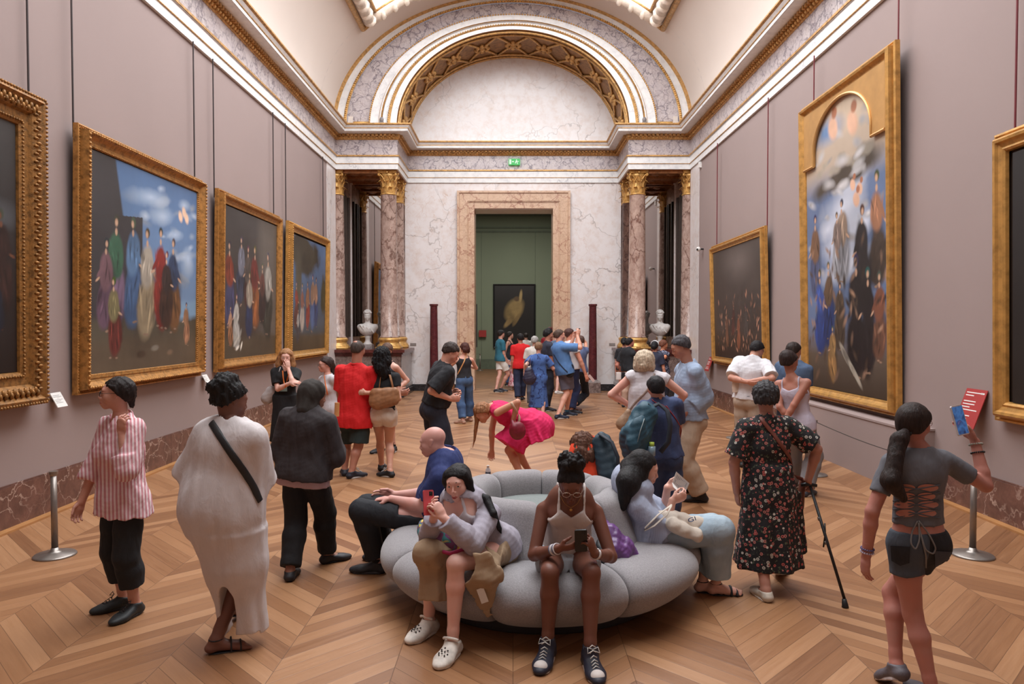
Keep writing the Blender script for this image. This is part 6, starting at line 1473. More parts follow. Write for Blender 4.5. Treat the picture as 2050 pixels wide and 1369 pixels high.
# 8 woman in floral dress with cane
p = K['floral'] = Person('older woman in black floral dress walking away with a black cane', at=(1542, 1180), yaw=352, h=1.60, near=1, res=.008, skin=(176, 124, 104), build=1.12,
    pel=('px', 1538, 985, 0), neck=('px', 1535, 838, 0), head=('px', 1533, 798, .03), face=(20, 10, 0), fl=('g', 1526, 1196, 352), fr=('g', 1560, 1154, 30, .02, 15), hl=('px', 1475, 985, .02), el=(-1, -.3, 0), hr=('px', 1618, 960, .02), er=(1, -.3, -.2), hdr=(.5, .4, -.7), curlr=1.1, curll=.5, hairc=(60, 58, 60))
FL = cloth('floral', (26, 24, 27), (196, 120, 112), 1.15)
p.skirt(FL, .98, .20, .165, .26, .92, (8, .06), 'dress', top=1, sleeve=.82, i=.022, grow=.04, neckr=.092, wr=.005, extra=(cone(P(1588, 985, p.base.y + .02), P(1592, 1105, p.base.y + .05), .06, .085, .06, V(1, 0, 0), .8, flat=1),))
p.hair('short', (58, 56, 58), .026, amp=.009, f=24, extra=((0, -.07, .05, .06), (.05, -.05, .05, .05), (-.05, -.05, .05, .05), (0, -.04, .09, .05)), nape=-.05); p.shoes((196, 186, 172), (222, 214, 204), 'slip'); p.bvh()
p.strap([(1512, 822), (1532, 850), (1556, 880), (1580, 915), (1594, 950), (1600, 980)], .015, leather((112, 58, 46)), 'bag_strap', .3)
ro = prop('crossbody_bag', 'small brown leather bag on the hip of the woman in the floral dress', 'bag', P(1602, 990, p.base.y + .1)); sdf_obj('pouch', [cone(P(1606, 965, p.base.y + .1), P(1602, 1012, p.base.y + .1), .035, .045, side=V(0, 1, 0), asp=.55)], .007, leather((112, 62, 46)), ro, ro.location)
g = G(1692, 1216); top = P(1622, 972, p.base.y + .02); ro = prop('walking_cane', 'black folding walking cane held by the woman in the floral dress', 'cane', g)
MB().tube([g + V(0, 0, .04), top], .0105, 12).build('shaft', leather((24, 22, 24)), ro, True, ro.location); MB().tube([g + V(0, 0, .002), g + V(0, 0, .012), g + V(-.008, -.0, .06)], [.024, .022, .015], 12).build('rubber_tip', BLACK, ro, True, ro.location)
ax = (top - g).normalized(); MB().tube([top + V(-.06, .02, .0), top - V(.02, 0, -.012), top + V(.045, -.01, .002)], [.013, .015, .012], 10).build('handle', leather((30, 28, 30)), ro, True, ro.location); md = g.lerp(top, .62); MB().tube([md + V(.012, 0, .05), md + V(.012, -.012, -.02), md + V(.0, -.012, -.12)], .006, 8).build('wrist_strap', BLACK, ro, True, ro.location); MB().tube([g.lerp(top, .5), g.lerp(top, .53)], .014, 10).tube([g.lerp(top, .7), g.lerp(top, .73)], .014, 10).build('joint', STEEL, ro, True, ro.location)
# 9 girl photographing
p = K['girl'] = Person('girl with long ponytail in grey lace-back crop top and dark shorts, raising a phone', at=(1822, 1384), yaw=352, h=1.62, near=1, res=.007, skin=(178, 116, 100), build=.88,
    pel=('px', 1838, 1080, 0), neck=('px', 1838, 902, 0), head=('px', 1830, 848, .02), face=(50, 0, 0), fl=('g', 1852, 1400, -5), fr=('g', 1790, 1380, -5, .05, 25), kl=(.1, 1, 0), kr=(-.2, 1, 0), hl=('px', 1735, 1110, -.02), el=(-1, -.4, 0), hr=('px', 1952, 884, .12), er=(1, -.2, -1), hdr=(-.45, .2, 1), pnr=(-.7, .2, -.2), curlr=.45, curll=.35, thumb=.3, glasses=(150, 120, 110), hairc=(40, 28, 24), troll=-4)
p.shirt(cloth('plain', (96, 96, 102)), .62, .095, .009, name='crop_top', wr=.003, neckr=.085, grow=.008)
p.pants(cloth('twotone', (66, 72, 82), (26, 27, 32), .03), .40, grow=.008, i=.012, waist=.06, name='shorts', wr=.002)
p.hair('short', (42, 29, 25), .010, amp=.0015, front=1.02); p.add('ponytail', [cone(p.hp(0, -.10, -.03), p.hp(-.015, -.14, -.07), .022, .035, .02), cone(p.hp(-.02, -.15, -.08), P(1783, 965, p.base.y - .12), .04, .045, .03), cone(P(1783, 960, p.base.y - .12), P(1808, 998, p.base.y - .12), .045, .022, .03)], hairm((42, 29, 25)), .006, p.wr(.003, 9, (1, 1, .25)), keep=False)
MB().tube([p.hp(0, -.104, -.034) + (p.HR * math.cos(a) * .024 + p.HU * math.sin(a) * .024) for a in [2 * PI * j / 12 for j in range(13)]], .007, 6).build('hair_tie', BLACK, p.ro, True, p.base)
p.bvh(); LM = cloth('plain', (84, 84, 90))
# open back: skin panel between rows, with crossing laces
def back_lens(cx, cy, w, hgt):
    pts = [(cx + w * math.cos(a), cy + hgt * math.sin(a)) for a in [2 * PI * i / 20 for i in range(20)]]; hp_ = [p.hit(x, y, .004)[0] for x, y in pts]; c0 = p.hit(cx, cy, .005)[0]
    return [c0] + hp_
m = MB()
for cy, w1 in ((976, 44), (993, 38), (1010, 44), (1027, 40)):
    for sx in (-1, 1):
        v = back_lens(1834 + sx * w1 * .52, cy, w1 * .47, 7.5); m.add(v, [(0, i, i % 20 + 1) for i in range(1, 21)])
m.build('bare_back_opening', p.SK, p.ro, True, p.base)
for i, y in enumerate((970, 985, 1002, 1019)):
    p.strap([(1790, y), (1834, y + 8), (1880, y + 18)], .0035, LM, 'lace', 1, n=4); p.strap([(1880, y), (1834, y + 8), (1790, y + 18)], .0035, LM, 'lace', 1, n=4)
for pts in ([(1836, 1042), (1826, 1062), (1822, 1088), (1832, 1100), (1840, 1080), (1838, 1045)], [(1838, 1042), (1856, 1066), (1872, 1096), (1866, 1108), (1850, 1100), (1840, 1060)], [(1838, 1045), (1844, 1080), (1852, 1112), (1850, 1136)]): p.strap(pts, .0042, cloth('plain', (120, 116, 114)), 'drawstring', 1, n=5, off=.008)
patch(p, 'back_pocket', ((1784, 1092), (1822, 1094), (1820, 1134), (1786, 1130)), PL_((30, 30, 36)), cut=8)
patch(p, 'back_pocket', ((1870, 1102), (1904, 1104), (1902, 1146), (1872, 1142)), PL_((62, 66, 76)), cut=8)
for q, cols in ((1, ((150, 150, 140), (30, 28, 30))), (-1, ((180, 170, 190), (90, 80, 120)))):
    d = (p.El[q] - p.Wr[q]).normalized()
    for i, cc in enumerate(cols):
        c0 = p.Wr[q] + d * (.015 + .045 * i * (1 if q > 0 else .4)); x = d.orthogonal().normalized(); y = d.cross(x); m = MB(); [m.ball(c0 + (x * math.cos(a) + y * math.sin(a)) * .031, .0055, 6, 4) for a in [2 * PI * j / 18 for j in range(18)]]; m.build('bracelet', plain('beads', cc, .4), p.ro, True, p.base)['kind'] = 'stuff'
p.shoes((90, 84, 90), (200, 190, 190), 'sneaker')
sm_ = NT('lit phone picture'); nz_ = sm_.noise(16, 2); cr_ = sm_.ramp(nz_.outputs['Fac'], [(.35, srgb(20, 40, 84)), (.5, srgb(60, 110, 170)), (.62, srgb(40, 60, 110)), (.7, srgb(150, 120, 170))]); sm_.set(sm_.b.inputs['Emission Color'], cr_); sm_.b.inputs['Emission Strength'].default_value = .7
phone(P(1921, 841, p.base.y + .06), V(.93, .3, .12), V(-.12, .2, 1), 'phone with a lit blue screen held up by the girl on the right', (200, 190, 186), (.078, .16, .009), sm_.done((.02, .02, .02, 1), .2)).rotation_euler = (0, 0, 0)
# purple jacket on the sofa and black bag
ro = prop('purple_jacket', 'crumpled shiny purple jacket lying on the sofa beside the woman in white', 'jacket', P(1235, 1110, 4.85))
sdf_obj('cloth_heap', [cone(P(1215, 1068, 4.82), P(1240, 1100, 4.78), .075, .10, .05), cone(P(1225, 1105, 4.76), P(1262, 1122, 4.78), .085, .055, .05), cone(P(1212, 1050, 4.86), P(1218, 1080, 4.82), .03, .06, .04), cone(P(1250, 1130, 4.74), P(1272, 1135, 4.76), .04, .03, .04)], .006, plain('purple nylon', (104, 66, 122), .38, 0.0, .2, 8.0, .2), ro, ro.location, lambda X, Y, Z: .012 * nz3(X, Y, Z * .6, 6) + .005 * nz3(X, Y, Z, 15, 2))
tag(sdf_obj('black_bag', [cone(P(1205, 1122, 4.68), P(1240, 1140, 4.66), .05, .035, .03), cone(P(1200, 1090, 4.78), P(1210, 1120, 4.7), .04, .05, .03)], .007, leather((24, 24, 28)), None, (0, 0, 0), lambda X, Y, Z: .005 * nz3(X, Y, Z, 9)), 'black bag lying under the purple jacket on the sofa', 'bag')
# ================================================================== people further back
def mk(label, at, top, yaw, **k):
    b = G(*at) if 'Y' not in k else V(P(at[0], at[1], k['Y']).x, k['Y'], 0)
    z = P(at[0], top, b.y).z; k.setdefault('h', z / 1.012); k.setdefault('res', .0105); k.setdefault('near', 0)
    return Person(label, at=at, yaw=yaw, **k)
def bag(name, label, prims, mat, base, h=.008, amp=.004, cat='bag', extra=None):
    ro = prop(name, label, cat, base); sdf_obj('pouch' if name != 'backpack' else 'main_pocket', prims, h, mat, ro, ro.location, lambda X, Y, Z: amp * nz3(X, Y, Z, 7)); 
    for nm, pts, w, m_ in (extra or ()): MB().tube(pts, w, 8, .5).build(nm, m_, ro, True, ro.location)
    return ro
PL = lambda c: cloth('plain', c)
# 10 lanyard woman
p = mk('blonde woman in black dress with orange lanyard, one hand at her mouth, by left wall', (572, 922), 692, 172, neck=('px', 573, 737, 0), face=(170, 8, 4), skin=(222, 172, 154), near=1, res=.009, build=.95,
    fl=('g', 576, 922, 186), fr=('g', 563, 926, 178), hl=('px', 577, 738, -.14), hr=('px', 582, 766, -.22), el=(-.5, .1, -1), er=(.5, .0, -1), hdl=(.1, .0, 1), hdr=(-1, .1, .1), curll=.5, pnl=(.5, -1, 0), hairc=(150, 104, 66), brow=(120, 84, 60))
p.skirt(PL((22, 21, 24)), .98, .30, .165, .22, .95, (5, .05), 'dress', top=1, sleeve=.72, i=.014, grow=.03, neckr=.08, vneck=.05)
p.hair('short', (158, 112, 74), .016, amp=.004, locks=(([(.05, 0, .05), (.085, -.01, -.03), (.10, -.01, -.12), (.10, .03, -.20)], [.04, .04, .045, .03]), ([(-.05, 0, .05), (-.085, -.01, -.03), (-.10, -.01, -.12), (-.09, .03, -.20)], [.04, .04, .045, .03])))
p.shoes((150, 130, 120), kind='slip'); p.bvh(); OR_ = PL((226, 122, 60)); p.strap([(566, 742), (567, 757), (571, 775)], .009, OR_, 'lanyard', .3); p.strap([(578, 748), (575, 762), (571, 775)], .009, OR_, 'lanyard', .3)
h_, n_ = p.hit(568, 779, .012); tag(MB().box(h_ - V(.05, .004, .03), h_ + V(.05, .004, .03)).build('name_badge', plain('badge', (150, 200, 210), .4), p.ro, off=p.base), 'pale blue badge')
bag('shoulder_bag', 'pale grey shoulder bag on the hip of the lanyard woman', [cone(P(545, 784, p.base.y), P(535, 797, p.base.y), .09, .09, side=V(1, 0, 0), asp=.9)], PL((176, 166, 164)), P(538, 795, p.base.y), extra=[('strap', [P(552, 778, p.base.y - .02), P(558, 750, p.base.y - .12), P(562, 735, p.base.y - .09)], .012, PL((176, 166, 164)))])
# 11 woman with glasses behind the jacket
p = mk('dark-haired woman with glasses and white top, partly hidden behind the dark jacket', (664, 930), 709, 225, face=(240, 4, 0), neck=('px', 656, 752, 0), skin=(206, 150, 130), glasses=(30, 26, 30), hairc=(52, 36, 32), pel=('px', 664, 820, 0), hl=('px', 676, 820, -.05), hr=('px', 640, 810, -.12), res=.01, near=1)
p.pants(PL((26, 26, 32))); p.shirt(PL((198, 194, 198)), .7, -.06, .016); p.shoes(); p.hair('short', (54, 38, 34), .012, locks=(([(.02, -.08, .03), (.03, -.11, -.04), (.06, -.12, -.14), (.09, -.1, -.24)], [.05, .04, .035, .02]),)); p.bvh(); p.strap([(650, 752), (652, 770), (656, 790)], .008, OR_, 'lanyard', .3)
tag(MB().tube([P(674, 833, 8.6), P(675, 806, 8.6)], .03, 12).build('drink_bottle', plain('amber drink', (196, 140, 90), .2)), 'amber bottle held low between the dark jacket and the red polo man', 'bottle')
# 12 red polo man
RED = PL((206, 22, 26))
p = mk('man in bright red polo shirt and dark green shorts, seen from behind', (706, 953), 673, 6, fem=False, build=1.12, belly=.02, near=1, res=.008, neck=('px', 714, 733, 0), head=('px', 717, 700, .02), face=(22, 6, 0), pel=('px', 709, 838, 0), skin=(178, 120, 96), hairc=(74, 60, 54),
    fl=('g', 690, 950, -15), fr=('g', 712, 956, 45), hl=('px', 688, 838, .16), hr=('px', 796, 787, .1), er=(0, .1, -1), el=(-.6, -.8, 0), curlr=.5)
p.pants(PL((34, 46, 46)), .86, grow=.05, i=.02, waist=.03, name='shorts'); p.shirt(RED, .78, -.10, .022, neckr=.075, grow=.03, wr=.006, flare=.01); p.collar(RED); p.hair('short', (74, 62, 56), .006, amp=.002, nape=-.05, extra=()); p.shoes((34, 36, 48), (190, 186, 184), 'sneaker', laces=(200, 200, 200))
MB().ball(p.hp(0, -.064, .078), (.042 * p.hs, .036 * p.hs, .034 * p.hs), 12, 8, Matrix((p.HR, p.HF, p.HU)).transposed()).build('bald_crown', p.SK, p.ro, True, p.base)
# 13 curly-haired woman with brown bag
p = mk('woman with long black curls, black top and white shorts, arm around red polo man', (770, 953), 694, 8, near=1, res=.008, neck=('px', 768, 745, 0), head=('px', 765, 716, 0), face=(355, 4, 0), pel=('px', 768, 828, 0), skin=(204, 150, 124), hairc=(22, 20, 22), fl=('g', 766, 940, 5, .0), fr=('g', 774, 954, -60), hl=('px', 732, 786, -.16), el=(.35, -.6, -1), hdl=(-1, .05, .05), pnl=(0, 1, 0), curll=.12, spread=.5, hr=('px', 795, 790, .15))
p.pants(PL((216, 200, 186)), .30, grow=.035, i=.018, name='shorts'); p.shirt(PL((24, 24, 27)), .45, -.0, .012); p.shoes((30, 30, 34), (190, 186, 184), 'sneaker', laces=(200, 200, 200))
p.hair('short', (20, 18, 21), .04, amp=.012, f=18, nape=-.2, extra=((0, -.05, .05, .10), (.04, -.06, -.05, .09), (-.04, -.06, -.05, .09), (0, -.07, -.13, .10), (.04, -.07, -.2, .08), (.02, -.07, -.27, .05)))
LT = leather((150, 104, 70)); b_ = P(775, 800, p.base.y - .16)
bag('leather_tote_bag', 'large tan leather tote bag hanging behind the curly-haired woman', [cone(P(757, 802, b_.y), P(785, 797, b_.y), .12, .10, side=V(0, 0, 1), asp=.5), cone(P(752, 788, b_.y), P(788, 786, b_.y), .075, .07, side=V(0, 0, 1), asp=.6)], LT, b_, amp=.003,
    extra=[('handle', [P(758, 785, b_.y), P(762, 757, b_.y + .05), P(771, 738, b_.y + .10), P(781, 752, b_.y + .05), P(789, 785, b_.y)], .016, LT)])
# 14 woman behind, camera side hidden
p = mk('woman in black sleeveless top and black and white shoes, hidden behind the curly-haired woman', (768, 908), 682, 200, neck=('px', 775, 724, 0), face=(190, 20, 0), skin=(206, 156, 136), hairc=(92, 66, 50), fl=('g', 786, 906, 190), fr=('g', 757, 906, 215), hl=('px', 795, 780, -.1), hr=('px', 770, 790, -.1)); p.pants(PL((206, 200, 196)), .4, name='shorts'); p.shirt(PL((28, 28, 32)), 0, -.05, .014, strap=(.44, .1, .03)); p.shoes((30, 30, 34), (200, 196, 194), 'sneaker', socks=(30, 30, 32)); p.hair('short', (92, 66, 52), .012)
# 15 black polo man
BP = PL((28, 28, 33))
p = mk('dark-haired man in black polo shirt and navy shorts looking down at a card', (886, 985), 688, 62, Y=8.62, fem=False, near=1, res=.008, build=1.1, neck=('px', 890, 730, 0), head=('px', 903, 706, .0), face=(88, 34, 0), pel=('px', 868, 818, 0), skin=(212, 152, 128), hairc=(58, 46, 42), hr=('px', 900, 798, -.14), hl=('px', 906, 785, .1), er=(-.1, -.5, -1), el=(-.5, -.3, -1), curl=.7, fl=(-.1, .05, 0), fr=(.1, 0, 5), belly=.03, hdr=(.2, 1, 0), ty=66)
p.pants(PL((34, 36, 50)), .98, grow=.05, i=.02, waist=.07, name='shorts'); p.shirt(BP, .92, .05, .022, grow=.035, wr=.006); p.collar(BP); p.hair('short', (56, 44, 40), .014, amp=.005, f=14, front=1.05); p.shoes()
cd_ = P(913, 795, p.base.y - .05); tag(MB().box((-.05, -.004, -.035), (.05, .004, .035), Matrix.Translation(cd_) @ Matrix.Rotation(.5, 4, 'X') @ Matrix.Rotation(.4, 4, 'Y')).build('card', plain('pale blue card', (176, 206, 218), .5)), 'pale blue card in the hands of the man in the black polo', 'paper')
# 16 jeans woman with strap
p = mk('brunette woman in black sleeveless top and blue jeans with a tan crossbody strap', (927, 846), 683, 345, near=1, res=.009, skin=(214, 160, 138), hairc=(78, 46, 38), face=(330, 10, 0), neck=('px', 928, 715, 0), head=('px', 930, 698, 0), hl=('px', 905, 727, .3), el=(-1, 0, -1), hr=('px', 935, 730, .35), er=(1, -.1, -.8), fl=('g', 922, 848, 300), fr=('g', 938, 843, 320), pel=('px', 930, 760, 0))
p.pants(cloth('denim', (50, 74, 112), (84, 112, 150)), 1.9, grow=.025, i=.012, waist=.1); p.shirt(PL((34, 33, 38)), 0, .04, .011, strap=(.46, .105, .02)); p.shoes((170, 130, 110), (180, 150, 120), 'slip'); p.hair('short', (78, 44, 38), .02, amp=.008, f=15, extra=((.03, -.06, -.02, .06), (-.02, -.07, -.04, .06), (.06, -.03, -.06, .045)))
p.bvh(); p.strap([(934, 706), (930, 722), (921, 740), (912, 757), (906, 772)], .012, leather((206, 150, 96)), 'bag_strap', .4)
bag('crossbody_bag', 'small brown bag at the left hip of the woman in blue jeans', [cone(P(905, 768, p.base.y + .05), P(904, 777, p.base.y + .05), .05, .06, side=V(1, 0, 0), asp=.6)], leather((150, 96, 60)), P(905, 772, p.base.y + .05))
# 17 woman in pink bending down
p = Person('woman in bright pink dress bending down to reach a small bottle on the floor', at=(1040, 968), Y=8.85, yaw=285, h=1.68, near=1, res=.008, skin=(206, 142, 110), squat=True, hairc=(150, 104, 70), pel=('px', 1062, 845, .0), neck=('px', 985, 815, -.05), head=('px', 966, 826, -.1), face=(262, 48, 0), hscale=1.0,
    fl=(-.12, -.02, 0), fr=(.2, -.05, -14), kl=(.2, 1, 0), kr=(-.1, 1, 0), hl=('px', 1027, 842, -.20), el=(-.5, .3, 1.6), hr=('px', 982, 925, .15), er=(0, 0, 1), hdl=(0, -.3, -1), curl=.7)
PK = PL((214, 30, 92)); pr = p.torso(.014, .04); hp_ = p.pel
pr += [cone(p.pel - p.up * -.1, P(1075, 850, 8.9), .15, .22, .06, V(0, 1, 0), .8), cone(P(1062, 838, 8.85), P(1076, 880, 8.85), .18, .24, .06, V(0, 1, 0), .7, flat=1, folds=(9, .08, 1)), cone(P(1040, 860, 8.8), P(1020, 893, 8.75), .15, .20, .06, V(1, 0, 0), .8, flat=1, folds=(7, .06, 0)), ell(p.neck + p.up * .05, (.085, .08, .06), (p.tr, p.tf, p.up), .006, op='sub')]
p.add('dress', pr, PK, disp=p.wr(.008, 4)); p.hair('short', (156, 108, 74), .016, amp=.006, f=16, extra=((0, -.04, -.05, .05),)); p.shoes((60, 40, 36), kind='slip')
p.add('braid', [cone(P(a, b, 8.74), P(c, d, 8.74), r0, r1, .008) for a, b, c, d, r0, r1 in ((955, 820, 955, 840, .05, .03), (955, 840, 952, 862, .028, .022), (952, 862, 950, 880, .022, .014), (950, 880, 946, 897, .013, .004))], hairm((150, 96, 60)), .006, keep=False)
p.bvh(); p.strap([(1024, 806), (1034, 822), (1040, 836), (1038, 848)], .014, PL((206, 176, 150)), 'bag_strap', .3)
bag('crossbody_bag', 'dark red round crossbody bag of the bending woman in pink', [ell(P(1036, 862, 8.52), (.10, .05, .11), None, .02), cone(P(1026, 845, 8.55), P(1030, 856, 8.52), .03, .05)], leather((120, 22, 42), .4), P(1036, 862, 8.52), amp=.002)
bt = G(977, 957); ro = prop('small_bottle', 'small clear bottle with a dark label on the floor under the reaching hand', 'bottle', bt)
MB().lathe([(.03, 0), (.033, .01), (.033, .11), (.014, .135), (.014, .15)], n=20).build('body', plain('clear plastic', (200, 200, 204), .1), ro, True); MB().lathe([(.0345, .025), (.0345, .085)], n=20).build('label', plain('dark print', (44, 44, 56), .5), ro, True); MB().lathe([(.017, .145), (.017, .165), (0, .166)], n=14).build('cap', PAPERW, ro, True)
# 32 blonde lady from behind
p = mk('woman with a grey-blonde bob and white sleeveless blouse, hands on hips, seen from behind', (1290, 1000), 697, 10, Y=7.75, near=1, res=.008, build=1.15, neck=('px', 1297, 745, 0), head=('px', 1291, 728, .02), face=(20, 14, 0), pel=('px', 1290, 858, 0), skin=(222, 164, 146), hairc=(196, 176, 150), hl=('px', 1262, 812, .1), hr=('px', 1345, 822, .14), el=(-1, -.25, .1), er=(1, -.2, .2), hdl=(.6, .1, -.6))
p.pants(PL((206, 196, 186)), 1.9, grow=.03); p.shirt(PL((206, 200, 204)), .12, -.16, .022, neckr=.08, wr=.007, flare=.03); p.shoes(); p.hair('short', (200, 180, 156), .034, amp=.006, f=12, nape=-.085, extra=((0, -.03, .04, .115), (.055, -.03, -.035, .07), (-.055, -.03, -.035, .07), (0, -.065, -.035, .075)))
p.bvh(); p.strap([(1310, 748), (1304, 770), (1288, 790), (1272, 805), (1260, 822)], .011, leather((150, 130, 120)), 'bag_strap', .4); bag('shoulder_bag', 'taupe handbag hanging below the hand of the grey-blonde woman', [cone(P(1257, 826, 7.7), P(1247, 848, 7.7), .04, .075, side=V(1, 0, 0), asp=.7)], leather((160, 130, 104)), P(1250, 840, 7.7))
# 33 man in blue shirt
p = mk('tall grey-haired man in light blue shirt and beige trousers looking down', (1385, 1003), 669, 262, fem=False, near=1, res=.008, build=1.0, belly=.02, neck=('px', 1378, 730, 0), head=('px', 1362, 694, -.02), face=(268, 26, 0), pel=('px', 1385, 838, 0), skin=(176, 120, 96), hairc=(72, 68, 70), fl=('g', 1392, 1004, 285), fr=('g', 1362, 985, 270), hl=('px', 1372, 828, -.15), hr=('px', 1372, 812, .15), el=(.2, -.7, -.7), er=(0, -.8, -.6), brow=(60, 52, 50))
p.pants(PL((186, 164, 142)), 1.93, grow=.04, i=.018, waist=.09); SB = cloth('plain', (150, 166, 190)); p.shirt(SB, 1.55, -.0, .03, grow=.03, wr=.008); p.collar(SB); p.shoes((30, 26, 28), (24, 22, 24), 'boot'); p.hair('short', (74, 70, 74), .014, amp=.005, f=15)
MB().tube([p.pel + p.up * .085 + (p.hr * math.cos(a) * .168 + p.hf * math.sin(a) * .135) for a in [2 * PI * j / 24 for j in range(25)]], .02, 6, .5).build('belt', leather((40, 34, 34)), p.ro, True, p.base)
# 34 woman with backpack
p = mk('short-haired person in navy top and blue jeans carrying a teal backpack', (1322, 1060), 749, 8, Y=6.72, near=1, res=.008, build=1.1, neck=('px', 1320, 800, 0), head=('px', 1312, 776, .0), face=(350, 4, 0), pel=('px', 1330, 915, 0), skin=(200, 146, 124), hairc=(28, 25, 27), hl=('px', 1262, 912, .2), hr=('px', 1352, 890, .25), er=(1, -.3, -.2), el=(-1, 0, 0))
p.pants(cloth('denim', (44, 54, 84), (62, 76, 108)), 1.9, grow=.03, i=.016, waist=.1); p.shirt(PL((60, 72, 108)), .75, -.0, .02, grow=.03, wr=.006); p.shoes(); p.hair('short', (28, 25, 28), .014, amp=.003, nape=-.06)
p.bvh(); p.strap([(1306, 800), (1312, 806), (1326, 810), (1340, 822)], .004, plain('red cord', (150, 40, 50), .6), 'neck_cord', 1); p.strap([(1333, 812), (1350, 835), (1366, 862), (1380, 890)], .005, plain('red cord', (150, 40, 50), .6), 'neck_cord', 1)
TEAL = plain('teal nylon', (40, 76, 92), .6, 0, .15, 8, .2); TD = plain('dark nylon', (34, 40, 50), .7)
bag('backpack', 'teal hiking backpack on one shoulder of the person in navy', [cone(P(1292, 828, 6.5), P(1270, 880, 6.46), .11, .14, side=V(1, 0, 0), asp=.8), cone(P(1272, 870, 6.42), P(1268, 905, 6.42), .13, .10, side=V(1, 0, 0), asp=.75), cone(P(1280, 845, 6.36), P(1268, 885, 6.34), .06, .08, side=V(1, 0, 0), asp=.6)], TEAL, P(1280, 870, 6.45), amp=.007,
    extra=[('shoulder_strap', [P(1300, 818, 6.5), P(1318, 808, 6.56), P(1336, 822, 6.5), P(1342, 850, 6.46), P(1338, 885, 6.46), P(1322, 905, 6.46)], .03, TD), ('side_strap', [P(1290, 838, 6.33), P(1282, 862, 6.31), P(1276, 885, 6.3)], .008, PL((150, 160, 160))), ('top_handle', [P(1290, 815, 6.46), P(1298, 808, 6.46), P(1306, 818, 6.46)], .012, TD)])
ro = prop('water_bottle', 'clear water bottle with yellow-green cap in the backpack side pocket', 'bottle', P(1305, 905, 6.38)); MB().tube([P(1305, 912, 6.38), P(1305, 893, 6.38)], .032, 14).build('body', plain('water bottle plastic', (120, 140, 150), .1), ro, True, ro.location); MB().tube([P(1305, 893, 6.38), P(1305, 885, 6.38)], .022, 14).build('cap', plain('yellow green cap', (170, 190, 70), .4), ro, True, ro.location)
# 35 curly-haired seated person in orange
p = Person('person with long brown curls in orange shirt on the far sofa side', at=(1185, 1050), Y=6.22, yaw=345, h=1.58, sit=True, res=.009, skin=(196, 140, 116), pel=('px', 1190, 985, 0), neck=('px', 1178, 922, .05), head=('px', 1165, 895, .08), face=(335, 25, 0), hairc=(92, 60, 44), knl=(-.12, .42, .52), knr=(.12, .42, .52), fl=(-.12, .5, 0), fr=(.12, .5, 0), hl=(-.1, .35, .6), hr=(.1, .35, .6))
p.pants(PL((28, 28, 32))); p.shirt(PL((226, 70, 34)), .6, .0, .018, grow=.02); p.shoes(); p.hair('short', (96, 62, 46), .03, amp=.011, f=15, nape=-.2, extra=((0, -.05, .02, .10), (.05, -.06, -.05, .075), (-.05, -.06, -.05, .075), (0, -.07, -.10, .085), (.07, -.05, -.08, .06), (-.07, -.05, -.12, .05)))
bag('backpack', 'dark teal backpack beside the orange shirt on the sofa', [cone(P(1205, 885, 6.2), P(1222, 945, 6.12), .085, .11, side=V(1, 0, 0), asp=.8), cone(P(1212, 945, 6.2), P(1218, 968, 6.2), .10, .08, side=V(1, 0, 0), asp=.8)], plain('dark teal nylon', (36, 56, 68), .6, 0, .15, 8, .2), P(1215, 930, 6.2), amp=.006, extra=[('shoulder_strap', [P(1200, 868, 6.16), P(1225, 885, 6.05), P(1237, 915, 6.02), P(1238, 950, 6.02), P(1228, 968, 6.05)], .022, TD)])
# 37 white-shirted man
p = mk('dark-haired man in white short-sleeved shirt and khaki trousers, hands behind his back', (1503, 935), 680, 40, fem=False, near=1, res=.009, build=1.05, neck=('px', 1507, 718, 0), head=('px', 1516, 700, .05), face=(62, 26, 0), pel=('px', 1497, 800, 0), skin=(190, 134, 110), hairc=(30, 27, 28), hl=('px', 1497, 765, -.2), hr=('px', 1507, 762, -.22), el=(-1, -.3, -.3), er=(1, -.3, -.2), glasses=(40, 36, 36))
p.pants(PL((170, 150, 132)), 1.93, grow=.03, i=.016, waist=.07); p.shirt(PL((214, 212, 216)), .85, -.0, .024, grow=.03, wr=.007); p.collar(PL((214, 212, 216))); p.shoes(); p.hair('short', (30, 27, 29), .012, amp=.004, f=14)
MB().tube([p.pel + p.up * .06 + (p.hr * math.cos(a) * .172 + p.hf * math.sin(a) * .135) for a in [2 * PI * j / 24 for j in range(25)]], .02, 6, .5).build('belt', leather((40, 34, 34)), p.ro, True, p.base)
bag('cloth_bag', 'cream cloth bag hanging at the left side of the man in the white shirt', [cone(P(1473, 740, p.base.y), P(1476, 785, p.base.y), .06, .07, side=V(1, 0, 0), asp=.6, flat=1)], PL((206, 188, 172)), P(1474, 765, p.base.y))
